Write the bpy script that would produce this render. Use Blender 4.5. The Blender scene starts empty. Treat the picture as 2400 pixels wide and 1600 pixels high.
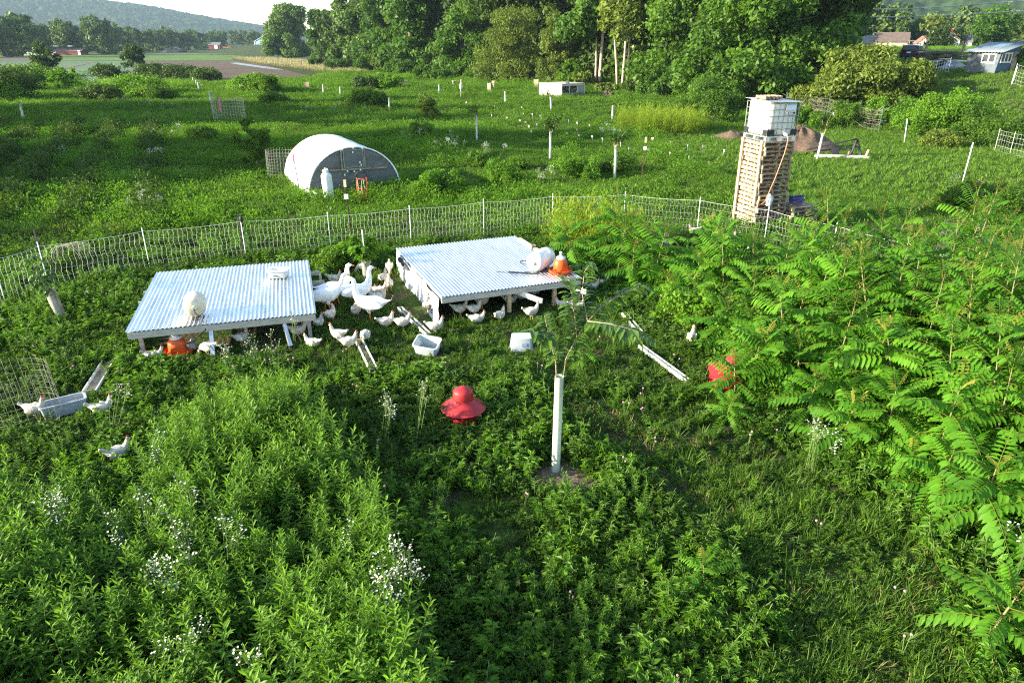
import bpy, bmesh, math, random
import numpy as np
from mathutils import Vector, Matrix
from mathutils.bvhtree import BVHTree
from math import sin, cos, pi, radians as R, sqrt, atan2

SC = bpy.context.scene
COL = SC.collection
# ------------------------------------------------------------------ camera
H = 5.4; F = 1650.0; TH = R(23.08)
cd = bpy.data.cameras.new('camera'); cam = bpy.data.objects.new('camera', cd); COL.objects.link(cam)
cam.location = (0, 0, H); cam.rotation_euler = (R(90) - TH, 0, 0)
cd.sensor_width = 36; cd.lens = F / 2400 * 36; cd.clip_start = 0.1; cd.clip_end = 9000
SC.camera = cam
# ------------------------------------------------------------------ light
SUN_EL = R(16.5); SUN_AZ = R(14.0)        # the sun stands low on the left, a little on the camera's side
sdir = Vector((-cos(SUN_EL) * cos(SUN_AZ), -cos(SUN_EL) * sin(SUN_AZ), sin(SUN_EL)))
sl = bpy.data.lights.new('sun', 'SUN'); so = bpy.data.objects.new('sun', sl); COL.objects.link(so)
sl.energy = 5.0; sl.angle = R(0.6); sl.color = (1.0, 0.90, 0.69)
so.rotation_euler = sdir.to_track_quat('Z', 'Y').to_euler()
w = bpy.data.worlds.new('World'); SC.world = w; w.use_nodes = True
nt = w.node_tree
sky = nt.nodes.new('ShaderNodeTexSky'); sky.sky_type = 'NISHITA'; sky.sun_disc = False
sky.sun_elevation = SUN_EL; sky.sun_rotation = atan2(sdir.x, sdir.y)
sky.air_density = 1.0; sky.dust_density = 0.6; sky.ozone_density = 1.0
bg = nt.nodes['Background']; bg.inputs[1].default_value = 0.115
nt.links.new(sky.outputs[0], bg.inputs[0])
SC.view_settings.view_transform = 'Standard'; SC.view_settings.look = 'None'
SC.view_settings.exposure = 2.05; SC.view_settings.gamma = 1.0
try:
    SC.cycles.use_denoising = False; SC.cycles.filter_width = 1.2; SC.cycles.sample_clamp_indirect = 4.0; SC.cycles.max_bounces = 7; SC.cycles.diffuse_bounces = 3
    SC.cycles.transmission_bounces = 4; SC.cycles.transparent_max_bounces = 12; SC.cycles.volume_bounces = 0
    SC.cycles.caustics_reflective = False; SC.cycles.caustics_refractive = False
    SC.cycles.use_adaptive_sampling = True; SC.cycles.adaptive_threshold = 0.012
except Exception: pass
random.seed(7); RNG = np.random.default_rng(11)

# ------------------------------------------------------------------ places
def sstep(t):
    t = np.clip(t, 0, 1); return t * t * (3 - 2 * t)
def T(x, y):
    """height of the land: flat orchard, a bank on the right rising to a terrace"""
    d = 0.9 * (np.asarray(x, float) - 20) + 0.44 * (np.asarray(y, float) - 45)
    return 3.4 * sstep((d - 3) / 30.0)
def rdir(px, py):
    x = (px - 1200) / F; y = (800 - py) / F
    return Vector((x, cos(TH) + y * sin(TH), -sin(TH) + y * cos(TH)))
def P(px, py, z=0.0):
    d = rdir(px, py); t = (z - H) / d.z
    return Vector((d.x * t, d.y * t, z))
def G(px, py, up=0.0):
    """where the sight line through a photo point meets the land"""
    d = rdir(px, py); t = 2.0; last = t
    while t < 3000:
        if H + d.z * t <= float(T(d.x * t, d.y * t)) + up: break
        last = t; t *= 1.02
    a, b = last, t
    for _ in range(24):
        m = (a + b) / 2
        if H + d.z * m <= float(T(d.x * m, d.y * m)) + up: b = m
        else: a = m
    return Vector((d.x * b, d.y * b, float(T(d.x * b, d.y * b))))
def D(px, py, dist):
    """the point on a sight line at a ground distance"""
    d = rdir(px, py); t = dist / sqrt(d.x ** 2 + d.y ** 2)
    return Vector((d.x * t, d.y * t, H + d.z * t))
def topz(px, py, ptop):
    """height of a thing whose foot and top are seen at these photo points"""
    g = G(px, py); return D(px, ptop, sqrt(g.x ** 2 + g.y ** 2)).z - g.z
def proj(x, y, z):
    yy = y * cos(TH) + (H - z) * sin(TH); v = -y * sin(TH) * -1
    up = y * sin(TH) - (H - z) * cos(TH)
    return 1200 + F * x / yy, 800 - F * up / yy
def inpoly(px, py, poly):
    px = np.asarray(px); py = np.asarray(py); r = np.zeros(px.shape, bool); n = len(poly); j = n - 1
    for i in range(n):
        xi, yi = poly[i]; xj, yj = poly[j]
        if yi != yj:
            c = ((yi > py) != (yj > py)) & (px < (xj - xi) * (py - yi) / (yj - yi) + xi)
            r ^= c
        j = i
    return r
def vnoise(x, y, s, seed=0):
    """smooth value noise 0..1"""
    x = np.asarray(x, float) / s; y = np.asarray(y, float) / s
    xi = np.floor(x).astype(int); yi = np.floor(y).astype(int); fx = x - xi; fy = y - yi
    fx = fx * fx * (3 - 2 * fx); fy = fy * fy * (3 - 2 * fy)
    def h(a, b):
        n = (a * 374761393 + b * 668265263 + seed * 974711) & 0x7fffffff
        n = ((n ^ (n >> 13)) * 1274126177) & 0x7fffffff
        return ((n ^ (n >> 16)) & 0xffff) / 65535.0
    return (h(xi, yi) * (1 - fx) + h(xi + 1, yi) * fx) * (1 - fy) + (h(xi, yi + 1) * (1 - fx) + h(xi + 1, yi + 1) * fx) * fy

# ------------------------------------------------------------------ materials
MATS = {}
def mat(name, col, rough=0.6, metal=0.0, var=0.25, scale=6.0, bump=0.0, spec=0.4, stretch=None, trans=0.0, col2=None, detail=4):
    if name in MATS: return MATS[name]
    m = bpy.data.materials.new(name); m.use_nodes = True; n = m.node_tree.nodes; l = m.node_tree.links
    b = n['Principled BSDF']; b.inputs['Roughness'].default_value = rough; b.inputs['Metallic'].default_value = metal
    b.inputs['Specular IOR Level'].default_value = spec
    tc = n.new('ShaderNodeTexCoord'); mp = n.new('ShaderNodeMapping'); nz = n.new('ShaderNodeTexNoise'); rp = n.new('ShaderNodeValToRGB')
    l.new(tc.outputs['Object'], mp.inputs[0]); l.new(mp.outputs[0], nz.inputs['Vector'])
    if stretch: mp.inputs['Scale'].default_value = stretch
    nz.inputs['Scale'].default_value = scale; nz.inputs['Detail'].default_value = detail; nz.inputs['Roughness'].default_value = 0.65
    c2 = col2 or tuple(c * (1 - var) for c in col); c1 = col if col2 else tuple(min(1, c * (1 + var * 0.5)) for c in col)
    rp.color_ramp.elements[0].position = 0.32; rp.color_ramp.elements[1].position = 0.68
    rp.color_ramp.elements[0].color = (*c2, 1); rp.color_ramp.elements[1].color = (*c1, 1)
    l.new(nz.outputs['Fac'], rp.inputs[0]); l.new(rp.outputs[0], b.inputs['Base Color'])
    if bump:
        bp = n.new('ShaderNodeBump'); bp.inputs['Strength'].default_value = bump; bp.inputs['Distance'].default_value = 0.02
        l.new(nz.outputs['Fac'], bp.inputs['Height']); l.new(bp.outputs[0], b.inputs['Normal'])
    if trans:
        tb = n.new('ShaderNodeBsdfTranslucent'); mx = n.new('ShaderNodeMixShader'); mx.inputs[0].default_value = trans
        l.new(rp.outputs[0], tb.inputs[0]); l.new(b.outputs[0], mx.inputs[1]); l.new(tb.outputs[0], mx.inputs[2])
        l.new(mx.outputs[0], n['Material Output'].inputs[0])
    MATS[name] = m; return m
def leafmat(name, dark, light, trans=0.42, rough=0.55, spec=0.22, tr_gain=1.7):
    """leaf: the face attribute 'tint' runs from old dark leaf (0) to young light leaf (1)"""
    m = bpy.data.materials.new(name); m.use_nodes = True; n = m.node_tree.nodes; l = m.node_tree.links
    b = n['Principled BSDF']; b.inputs['Roughness'].default_value = rough; b.inputs['Specular IOR Level'].default_value = spec
    at = n.new('ShaderNodeAttribute'); at.attribute_name = 'tint'
    oi = n.new('ShaderNodeObjectInfo')
    ad = n.new('ShaderNodeMath'); ad.operation = 'MULTIPLY_ADD'; ad.inputs[1].default_value = 0.35; ad.inputs[2].default_value = -0.17
    l.new(oi.outputs['Random'], ad.inputs[0])
    su = n.new('ShaderNodeMath'); su.operation = 'ADD'; su.use_clamp = True
    l.new(at.outputs['Fac'], su.inputs[0]); l.new(ad.outputs[0], su.inputs[1])
    rp = n.new('ShaderNodeValToRGB'); rp.color_ramp.elements[0].color = (*dark, 1); rp.color_ramp.elements[1].color = (*light, 1)
    l.new(su.outputs[0], rp.inputs[0]); l.new(rp.outputs[0], b.inputs['Base Color'])
    tb = n.new('ShaderNodeBsdfTranslucent'); mg = n.new('ShaderNodeMixRGB'); mg.blend_type = 'MULTIPLY'; mg.inputs[0].default_value = 1
    mg.inputs[2].default_value = (tr_gain * 0.98, tr_gain, tr_gain * 0.45, 1); l.new(rp.outputs[0], mg.inputs[1]); l.new(mg.outputs[0], tb.inputs[0])
    mx = n.new('ShaderNodeMixShader'); mx.inputs[0].default_value = trans
    l.new(b.outputs[0], mx.inputs[1]); l.new(tb.outputs[0], mx.inputs[2]); l.new(mx.outputs[0], n['Material Output'].inputs[0])
    MATS[name] = m; return m
M_WEED = leafmat('weed_leaf', (0.036, 0.105, 0.008), (0.148, 0.285, 0.022))
M_LOW = leafmat('low_leaf', (0.022, 0.066, 0.007), (0.110, 0.205, 0.017))
M_GRASS = leafmat('grass_blade', (0.038, 0.098, 0.012), (0.155, 0.265, 0.032))
M_SUMAC = leafmat('sumac_leaf', (0.036, 0.130, 0.007), (0.125, 0.295, 0.018), trans=0.42)
M_YEL = leafmat('yellow_weed_leaf', (0.10, 0.17, 0.012), (0.26, 0.34, 0.025))
M_TREE = leafmat('tree_leaf', (0.022, 0.066, 0.009), (0.092, 0.185, 0.020), trans=0.35)
M_TREE2 = leafmat('poplar_leaf', (0.040, 0.085, 0.020), (0.12, 0.20, 0.045), trans=0.3)
M_WILLOW = leafmat('willow_leaf', (0.055, 0.095, 0.014), (0.16, 0.21, 0.03), trans=0.3)
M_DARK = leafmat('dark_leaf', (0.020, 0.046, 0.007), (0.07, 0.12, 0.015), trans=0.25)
M_FAR = leafmat('far_leaf', (0.034, 0.072, 0.018), (0.11, 0.17, 0.035), trans=0.25)
M_NUT = leafmat('chestnut_leaf', (0.035, 0.085, 0.014), (0.13, 0.24, 0.03), trans=0.3, rough=0.35, spec=0.6)
M_CROP = leafmat('crop_leaf', (0.03, 0.085, 0.03), (0.10, 0.19, 0.07), trans=0.3)
M_DRYG = leafmat('straw_grass', (0.09, 0.10, 0.03), (0.26, 0.23, 0.09), trans=0.3, tr_gain=1.1)
M_TAN = leafmat('dry_grass', (0.26, 0.24, 0.13), (0.42, 0.38, 0.23), trans=0.3, tr_gain=1.0)
M_APEX = leafmat('young_leaf', (0.13, 0.15, 0.02), (0.26, 0.25, 0.04), trans=0.4)
M_STEM = mat('green_stem', (0.10, 0.16, 0.04), 0.7, var=0.3, scale=20)
M_WSTEM = mat('sapling_stem', (0.30, 0.24, 0.14), 0.8, var=0.3, scale=30)
M_BARK = mat('bark', (0.16, 0.13, 0.10), 0.9, var=0.5, scale=4, bump=0.6, stretch=(3, 3, 0.6))
M_PALEBARK = mat('pale_bark', (0.46, 0.39, 0.29), 0.9, var=0.45, scale=3, bump=0.4)
M_PETAL = mat('white_petal', (0.82, 0.82, 0.78), 0.6, var=0.05, trans=0.3)
M_PINK = mat('pink_clover', (0.62, 0.25, 0.42), 0.7, var=0.2)
M_SEED = mat('flower_centre', (0.6, 0.42, 0.04), 0.7, var=0.2)

# ------------------------------------------------------------------ mesh building
class MB:
    def __init__(s): s.v = []; s.f = []; s.m = []; s.t = []
    def add(s, verts, faces, m=0, t=0.5):
        o = len(s.v); s.v += [tuple(p) for p in verts]
        for f in faces: s.f.append([o + i for i in f]); s.m.append(m); s.t.append(t)
    def box(s, c, size, rot=None, m=0, taper=1.0):
        hx, hy, hz = size[0] / 2, size[1] / 2, size[2] / 2; q = []
        for z in (-1, 1):
            k = taper if z > 0 else 1
            for x, y in ((-1, -1), (1, -1), (1, 1), (-1, 1)): q.append(Vector((x * hx * k, y * hy * k, z * hz)))
        if rot is not None: q = [rot @ p for p in q]
        c = Vector(c)
        s.add([p + c for p in q], [(3, 2, 1, 0), (4, 5, 6, 7), (0, 1, 5, 4), (1, 2, 6, 5), (2, 3, 7, 6), (3, 0, 4, 7)], m); return s
    def beam(s, a, b, w, h, m=0, up=(0, 0, 1)):
        a = Vector(a); b = Vector(b); d = (b - a); L = d.length; d.normalize(); u = Vector(up)
        sdv = d.cross(u)
        if sdv.length < 1e-4: sdv = d.cross(Vector((0, 1, 0)))
        sdv.normalize(); u = sdv.cross(d)
        rot = Matrix((d, -sdv, u)).transposed()
        return s.box((a + b) / 2, (L, w, h), rot, m)
    def tube(s, path, r, n=6, m=0, caps=True, t=0.5):
        path = [Vector(p) for p in path]; k = len(path); rr = r if isinstance(r, (list, tuple)) else [r] * k
        vs = []; ref = Vector((0, 0, 1)); d0 = (path[1] - path[0]).normalized()
        if abs(d0.z) > 0.9: ref = Vector((1, 0, 0))
        for i, p in enumerate(path):
            d = (path[min(i + 1, k - 1)] - path[max(i - 1, 0)])
            d = d.normalized() if d.length > 1e-9 else d0
            a = d.cross(ref)
            if a.length < 1e-3: a = d.cross(Vector((0, 1, 0)))
            a.normalize(); b = d.cross(a); ref = a.cross(d)
            for j in range(n):
                g = 2 * pi * j / n; vs.append(p + (a * cos(g) + b * sin(g)) * rr[i])
        fs = [(i * n + j, i * n + (j + 1) % n, (i + 1) * n + (j + 1) % n, (i + 1) * n + j) for i in range(k - 1) for j in range(n)]
        if caps: fs += [tuple(range(n))[::-1], tuple((k - 1) * n + j for j in range(n))]
        s.add(vs, fs, m, t); return s
    def lathe(s, prof, n=24, c=(0, 0, 0), rot=None, m=0, caps=True):
        vs = []; c = Vector(c)
        for r, z in prof:
            for j in range(n):
                g = 2 * pi * j / n; p = Vector((r * cos(g), r * sin(g), z)); vs.append((rot @ p if rot is not None else p) + c)
        k = len(prof)
        fs = [(i * n + j, i * n + (j + 1) % n, (i + 1) * n + (j + 1) % n, (i + 1) * n + j) for i in range(k - 1) for j in range(n)]
        if caps: fs += [tuple(range(n))[::-1], tuple((k - 1) * n + j for j in range(n))]
        s.add(vs, fs, m); return s
    def ell(s, c, r, rot=None, m=0, n=14, k=9):
        prof = []
        vs = []; c = Vector(c)
        for i in range(k + 1):
            a = -pi / 2 + pi * i / k; rr = max(cos(a), 0.02)
            for j in range(n):
                g = 2 * pi * j / n; p = Vector((r[0] * rr * cos(g), r[1] * rr * sin(g), r[2] * sin(a)))
                vs.append((rot @ p if rot is not None else p) + c)
        fs = [(i * n + j, i * n + (j + 1) % n, (i + 1) * n + (j + 1) % n, (i + 1) * n + j) for i in range(k) for j in range(n)]
        fs += [tuple(range(n))[::-1], tuple(k * n + j for j in range(n))]
        s.add(vs, fs, m); return s
    def loft(s, rings, n=14, m=0):
        """rings: (centre, half-width, half-height); cross-sections square to the path"""
        k = len(rings); vs = []; pts = [Vector(r[0]) for r in rings]
        for i in range(k):
            d = (pts[min(i + 1, k - 1)] - pts[max(i - 1, 0)]).normalized()
            sd = Vector((-d.y, d.x, 0)) if abs(d.z) < 0.98 else Vector((0, 1, 0))
            if sd.y < 0: sd = -sd
            sd.normalize(); u = d.cross(sd)
            if u.z < 0 and abs(d.z) < 0.9: u = -u
            for j in range(n):
                g = 2 * pi * j / n; vs.append(pts[i] + sd * cos(g) * rings[i][1] + u * sin(g) * rings[i][2])
        fs = [(i * n + j, i * n + (j + 1) % n, (i + 1) * n + (j + 1) % n, (i + 1) * n + j) for i in range(k - 1) for j in range(n)]
        fs += [tuple(range(n))[::-1], tuple((k - 1) * n + j for j in range(n))]
        s.add(vs, fs, m); return s
    def leaf(s, p, d, L, W, droop=0.25, t=0.5, m=0, fold=0.2, up=None, segs=2):
        """a bent blade: two or more quads from base to tip"""
        p = Vector(p); d = Vector(d).normalized(); u = Vector(up) if up else Vector((0, 0, 1))
        sd = d.cross(u)
        if sd.length < 1e-3: sd = Vector((1, 0, 0))
        sd.normalize(); nn = sd.cross(d)
        if segs == 1:
            a = p; b = p + d * L * 0.42 + sd * W / 2 + nn * W * fold; c = p + d * L - Vector((0, 0, 1)) * droop * L; e = p + d * L * 0.42 - sd * W / 2 + nn * W * fold
            s.add([a, b, c, e], [(0, 1, 2, 3)], m, t); return
        q1 = p + d * L * 0.35 - Vector((0, 0, droop * L * 0.12)); q2 = p + d * L * 0.7 - Vector((0, 0, droop * L * 0.5)); q3 = p + d * L * 0.98 - Vector((0, 0, droop * L))
        s.add([p, q1 + sd * W / 2 + nn * W * fold, q1 - sd * W / 2 + nn * W * fold, q2 + sd * W * .38 + nn * W * fold, q2 - sd * W * .38 + nn * W * fold, q3, q1, q2],
              [(0, 1, 6), (0, 6, 2), (1, 3, 7, 6), (6, 7, 4, 2), (3, 5, 7), (7, 5, 4)], m, t)
    def mesh(s, name, mats, smooth=False, sharp=None):
        me = bpy.data.meshes.new(name); me.from_pydata(s.v, [], s.f)
        for mm in mats: me.materials.append(mm)
        me.polygons.foreach_set('material_index', s.m)
        a = me.attributes.new('tint', 'FLOAT', 'FACE'); a.data.foreach_set('value', s.t)
        if smooth:
            me.polygons.foreach_set('use_smooth', [True] * len(s.f))
            if sharp: me.set_sharp_from_angle(angle=R(sharp))
        me.update(); return me
    def build(s, name, mats, parent=None, loc=(0, 0, 0), rz=0, smooth=False, sharp=None, rot=None, label=None):
        o = bpy.data.objects.new(name, s.mesh(name, mats if isinstance(mats, list) else [mats], smooth, sharp)); COL.objects.link(o)
        if parent is not None: o.parent = parent
        o.location = loc; o.rotation_euler = rot if rot is not None else (0, 0, rz)
        if label: o['label'] = label
        return o
def tag(o, label, cat, group=None, kind=None):
    o['label'] = label
    if cat: o['category'] = cat
    if group: o['group'] = group
    if kind: o['kind'] = kind
    return o
def thing(name, label, cat, loc=(0, 0, 0), rz=0, group=None, rot=None):
    o = bpy.data.objects.new(name, None); COL.objects.link(o); o.location = loc; o.rotation_euler = rot if rot is not None else (0, 0, rz)
    o.empty_display_size = 0.2
    return tag(o, label, cat, group)
def copytree(o, parent=None):
    c = o.copy(); COL.objects.link(c); c.parent = parent
    for ch in list(o.children): copytree(ch, c)
    return c
def npmesh(name, verts, faces, mats, tint=None, tri=False):
    """fast mesh from numpy arrays (all quads or all triangles)"""
    me = bpy.data.meshes.new(name); k = faces.shape[1]
    me.vertices.add(len(verts)); me.vertices.foreach_set('co', np.ascontiguousarray(verts, np.float32).ravel())
    me.loops.add(faces.size); me.loops.foreach_set('vertex_index', np.ascontiguousarray(faces, np.int32).ravel())
    me.polygons.add(len(faces)); me.polygons.foreach_set('loop_start', np.arange(0, faces.size, k, dtype=np.int32))
    for mm in mats: me.materials.append(mm)
    if tint is not None:
        a = me.attributes.new('tint', 'FLOAT', 'FACE'); a.data.foreach_set('value', np.ascontiguousarray(tint, np.float32))
    me.update(calc_edges=True); return me
def link(name, me, parent=None, loc=(0, 0, 0), rz=0):
    o = bpy.data.objects.new(name, me); COL.objects.link(o); o.parent = parent; o.location = loc; o.rotation_euler = (0, 0, rz); return o
def gridmesh(name, xs, ys, zf, mats, smooth=True):
    X, Y = np.meshgrid(xs, ys); Z = zf(X, Y); nx, ny = len(xs), len(ys)
    v = np.stack([X, Y, Z], -1).reshape(-1, 3); i = np.arange(ny - 1)[:, None] * nx + np.arange(nx - 1)[None, :]
    f = np.stack([i, i + 1, i + nx + 1, i + nx], -1).reshape(-1, 4)
    me = npmesh(name, v, f, mats)
    if smooth: me.polygons.foreach_set('use_smooth', np.ones(len(f), bool))
    return me
def organic(name, mb, mats, voxel, smooth=3):
    """joins overlapping closed shapes into one continuous skin and keeps their materials"""
    me = mb.mesh(name, mats); o = bpy.data.objects.new(name, me); COL.objects.link(o)
    r = o.modifiers.new('r', 'REMESH'); r.mode = 'VOXEL'; r.voxel_size = voxel
    if smooth:
        sm = o.modifiers.new('s', 'SMOOTH'); sm.iterations = smooth; sm.factor = 0.5
    dg = bpy.context.evaluated_depsgraph_get(); ev = o.evaluated_get(dg)
    nm = bpy.data.meshes.new_from_object(ev)
    bv = BVHTree.FromPolygons([v.co.copy() for v in me.vertices], [tuple(p.vertices) for p in me.polygons])
    src = [p.material_index for p in me.polygons]
    while len(nm.materials): nm.materials.pop()
    for mm in mats: nm.materials.append(mm)
    mi = []
    for p in nm.polygons:
        h = bv.find_nearest(p.center); mi.append(src[h[2]] if h[2] is not None else 0)
    nm.polygons.foreach_set('material_index', mi); nm.polygons.foreach_set('use_smooth', [True] * len(nm.polygons)); nm.update()
    bpy.data.objects.remove(o); nm.name = name
    return nm

# ================================================================== the land
def groundmat():
    m = bpy.data.materials.new('weedy_ground'); m.use_nodes = True; n = m.node_tree.nodes; l = m.node_tree.links
    b = n['Principled BSDF']; b.inputs['Roughness'].default_value = 0.95; b.inputs['Specular IOR Level'].default_value = 0.1
    g = n.new('ShaderNodeNewGeometry')
    def noise(s, d=5):
        z = n.new('ShaderNodeTexNoise'); z.inputs['Scale'].default_value = s; z.inputs['Detail'].default_value = d
        l.new(g.outputs['Position'], z.inputs['Vector']); return z
    def ramp(a, p0, c0, p1, c1):
        r = n.new('ShaderNodeValToRGB'); e = r.color_ramp.elements; e[0].position = p0; e[1].position = p1
        e[0].color = (*c0, 1); e[1].color = (*c1, 1); l.new(a.outputs['Fac'], r.inputs[0]); return r
    fine = ramp(noise(9.0), 0.35, (0.022, 0.045, 0.010), 0.7, (0.075, 0.125, 0.022))
    mid = ramp(noise(0.5), 0.3, (0.45, 0.55, 0.5), 0.75, (1.25, 1.2, 1.0))
    mx = n.new('ShaderNodeMixRGB'); mx.blend_type = 'MULTIPLY'; mx.inputs[0].default_value = 1
    l.new(fine.outputs[0], mx.inputs[1]); l.new(mid.outputs[0], mx.inputs[2])
    soil = ramp(noise(1.6, 8), 0.47, (0, 0, 0), 0.60, (1, 1, 1))
    m2 = n.new('ShaderNodeMixRGB'); m2.inputs[2].default_value = (0.070, 0.055, 0.034, 1)
    l.new(soil.outputs[0], m2.inputs[0]); l.new(mx.outputs[0], m2.inputs[1]); l.new(m2.outputs[0], b.inputs['Base Color'])
    bp = n.new('ShaderNodeBump'); bp.inputs['Strength'].default_value = 0.8; bp.inputs['Distance'].default_value = 0.05
    nb = noise(14.0, 6); l.new(nb.outputs['Fac'], bp.inputs['Height']); l.new(bp.outputs[0], b.inputs['Normal'])
    return m
def spaced(a, b, n, k):
    t = np.linspace(-1, 1, n); s = np.sinh(k * t) / np.sinh(k); return (a + b) / 2 + s * (b - a) / 2
xs = spaced(-2400, 2400, 161, 4.2); ys = np.concatenate([np.linspace(-40, 140, 91), 140 + (np.linspace(0, 1, 40)[1:] ** 2.2) * 2900])
ground = link('ground', gridmesh('ground', xs, ys, lambda X, Y: T(X, Y), [groundmat()]))
ground['kind'] = 'structure'

def hillmat(name, c1, c2, s):
    return mat(name, c1, 1.0, col2=c2, scale=s, spec=0.05, detail=6)
def hill(name, pxs, ridge, d0, d1, d2, step, amp, m):
    us = np.arange(pxs[0], pxs[1], step); ds = np.linspace(d0, d2, int((d2 - d0) / 9))
    rp = np.interp(us, [r[0] for r in ridge], [r[1] for r in ridge])
    hr = np.array([max(D(u, p, d1).z, 1.0) for u, p in zip(us, rp)])
    az = np.array([atan2(*(rdir(u, 97).xy)) for u in us])
    U, V = np.meshgrid(az, ds); X = V * np.sin(U); Y = V * np.cos(U)
    pr = np.where(V < d1, sstep((V - d0) / (d1 - d0)), 1 - 0.4 * (V - d1) / (d2 - d1))
    big = vnoise(X, Y, 260, 5) - 0.5
    Z = hr[None, :] * pr * (1 + 0.35 * big * (1 - np.abs(pr - 0.5) * 2)) - 1.0
    crowns = np.abs(vnoise(X, Y, 11, 3) - 0.5) * -2 + vnoise(X, Y, 5, 9) * 0.6 + vnoise(X, Y, 24, 19) * 0.8
    Z = Z + amp * crowns * np.clip(pr * 4, 0, 1)
    nx, ny = len(us), len(ds); v = np.stack([X, Y, Z], -1).reshape(-1, 3)
    i = np.arange(ny - 1)[:, None] * nx + np.arange(nx - 1)[None, :]
    f = np.stack([i, i + 1, i + nx + 1, i + nx], -1).reshape(-1, 4)
    me = npmesh(name, v, f, [m]); me.polygons.foreach_set('use_smooth', np.ones(len(f), bool))
    o = link(name, me); o['kind'] = 'structure'; return o
MH = hillmat('wooded_hill', (0.040, 0.070, 0.024), (0.014, 0.030, 0.012), 0.05)
hill('hill', (-1400, 1100), [(-1400, -120), (-200, -60), (60, -25), (200, -2), (350, 15), (470, 38), (560, 53), (620, 64), (760, 82), (1100, 96)], 1500, 2200, 2700, 2.6, 6.0, MH)
hill('hill', (1350, 3600), [(1350, 90), (1500, 40), (1700, 0), (1900, -60), (2400, -130), (3000, -160), (3600, -150)], 520, 1000, 1250, 3.0, 6.0, MH)

def fieldmat(name, c1, c2, scale, ang, noise=0.25, dist=2.0):
    """rows of plants or furrows running across a field"""
    m = bpy.data.materials.new(name); m.use_nodes = True; n = m.node_tree.nodes; l = m.node_tree.links
    b = n['Principled BSDF']; b.inputs['Roughness'].default_value = 0.95; b.inputs['Specular IOR Level'].default_value = 0.1
    g = n.new('ShaderNodeNewGeometry'); mp = n.new('ShaderNodeMapping'); mp.inputs['Rotation'].default_value = (0, 0, ang)
    wv = n.new('ShaderNodeTexWave'); wv.inputs['Scale'].default_value = scale; wv.inputs['Distortion'].default_value = dist; wv.inputs['Detail'].default_value = 3; wv.inputs['Detail Scale'].default_value = 0.4
    l.new(g.outputs['Position'], mp.inputs[0]); l.new(mp.outputs[0], wv.inputs[0])
    nz = n.new('ShaderNodeTexNoise'); nz.inputs['Scale'].default_value = 0.08; nz.inputs['Detail'].default_value = 8; l.new(g.outputs['Position'], nz.inputs['Vector'])
    ad = n.new('ShaderNodeMath'); ad.operation = 'MULTIPLY_ADD'; ad.inputs[1].default_value = 1.6; ad.inputs[2].default_value = -0.8; l.new(nz.outputs['Fac'], ad.inputs[0])
    su = n.new('ShaderNodeMath'); su.operation = 'ADD'; su.use_clamp = True; l.new(ad.outputs[0], su.inputs[0]); l.new(wv.outputs['Fac'], su.inputs[1])
    rp = n.new('ShaderNodeValToRGB'); rp.color_ramp.elements[0].color = (*c1, 1); rp.color_ramp.elements[1].color = (*c2, 1)
    l.new(su.outputs[0], rp.inputs[0]); l.new(rp.outputs[0], b.inputs['Base Color']); return m
def field(name, poly, m, z):
    mb = MB(); mb.add([P(x, y) + Vector((0, 0, z)) for x, y in poly], [tuple(range(len(poly)))])
    o = mb.build(name, m); o['kind'] = 'structure'; return o
field('crop_field', [(-500, 146), (300, 143.5), (345, 143), (300, 190), (230, 215), (-500, 215)], fieldmat('crop_rows', (0.055, 0.085, 0.055), (0.14, 0.22, 0.11), 0.16, R(74)), 0.03)
field('plowed_field', [(339, 143), (550, 143), (610, 150), (740, 183), (700, 196), (300, 200), (296, 180)], fieldmat('plowed_soil', (0.075, 0.058, 0.042), (0.135, 0.100, 0.072), 0.25, R(20)), 0.05)
field('dirt_track', [(222, 145.2), (231, 145.2), (60, 182), (20, 182)], mat('bare_soil', (0.11, 0.085, 0.06), 0.95, var=0.4, scale=0.4), 0.07)
field('puddle', [(538, 149), (556, 148), (640, 160), (668, 166), (640, 164), (560, 153)], mat('wet_soil', (0.20, 0.19, 0.18), 0.35, var=0.2, scale=0.3), 0.09)
field('dark_field', [(-400, 136), (72, 136), (70, 144), (-400, 147)], mat('dark_soil', (0.06, 0.05, 0.04), 0.95, var=0.3, scale=0.2), 0.05)
field('meadow', [(-500, 126.5), (640, 125), (690, 137), (545, 137), (548, 142), (-500, 145)], fieldmat('meadow_grass', (0.06, 0.11, 0.025), (0.13, 0.20, 0.05), 0.06, R(80)), 0.02)
HB = P(1500, 540); 

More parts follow.
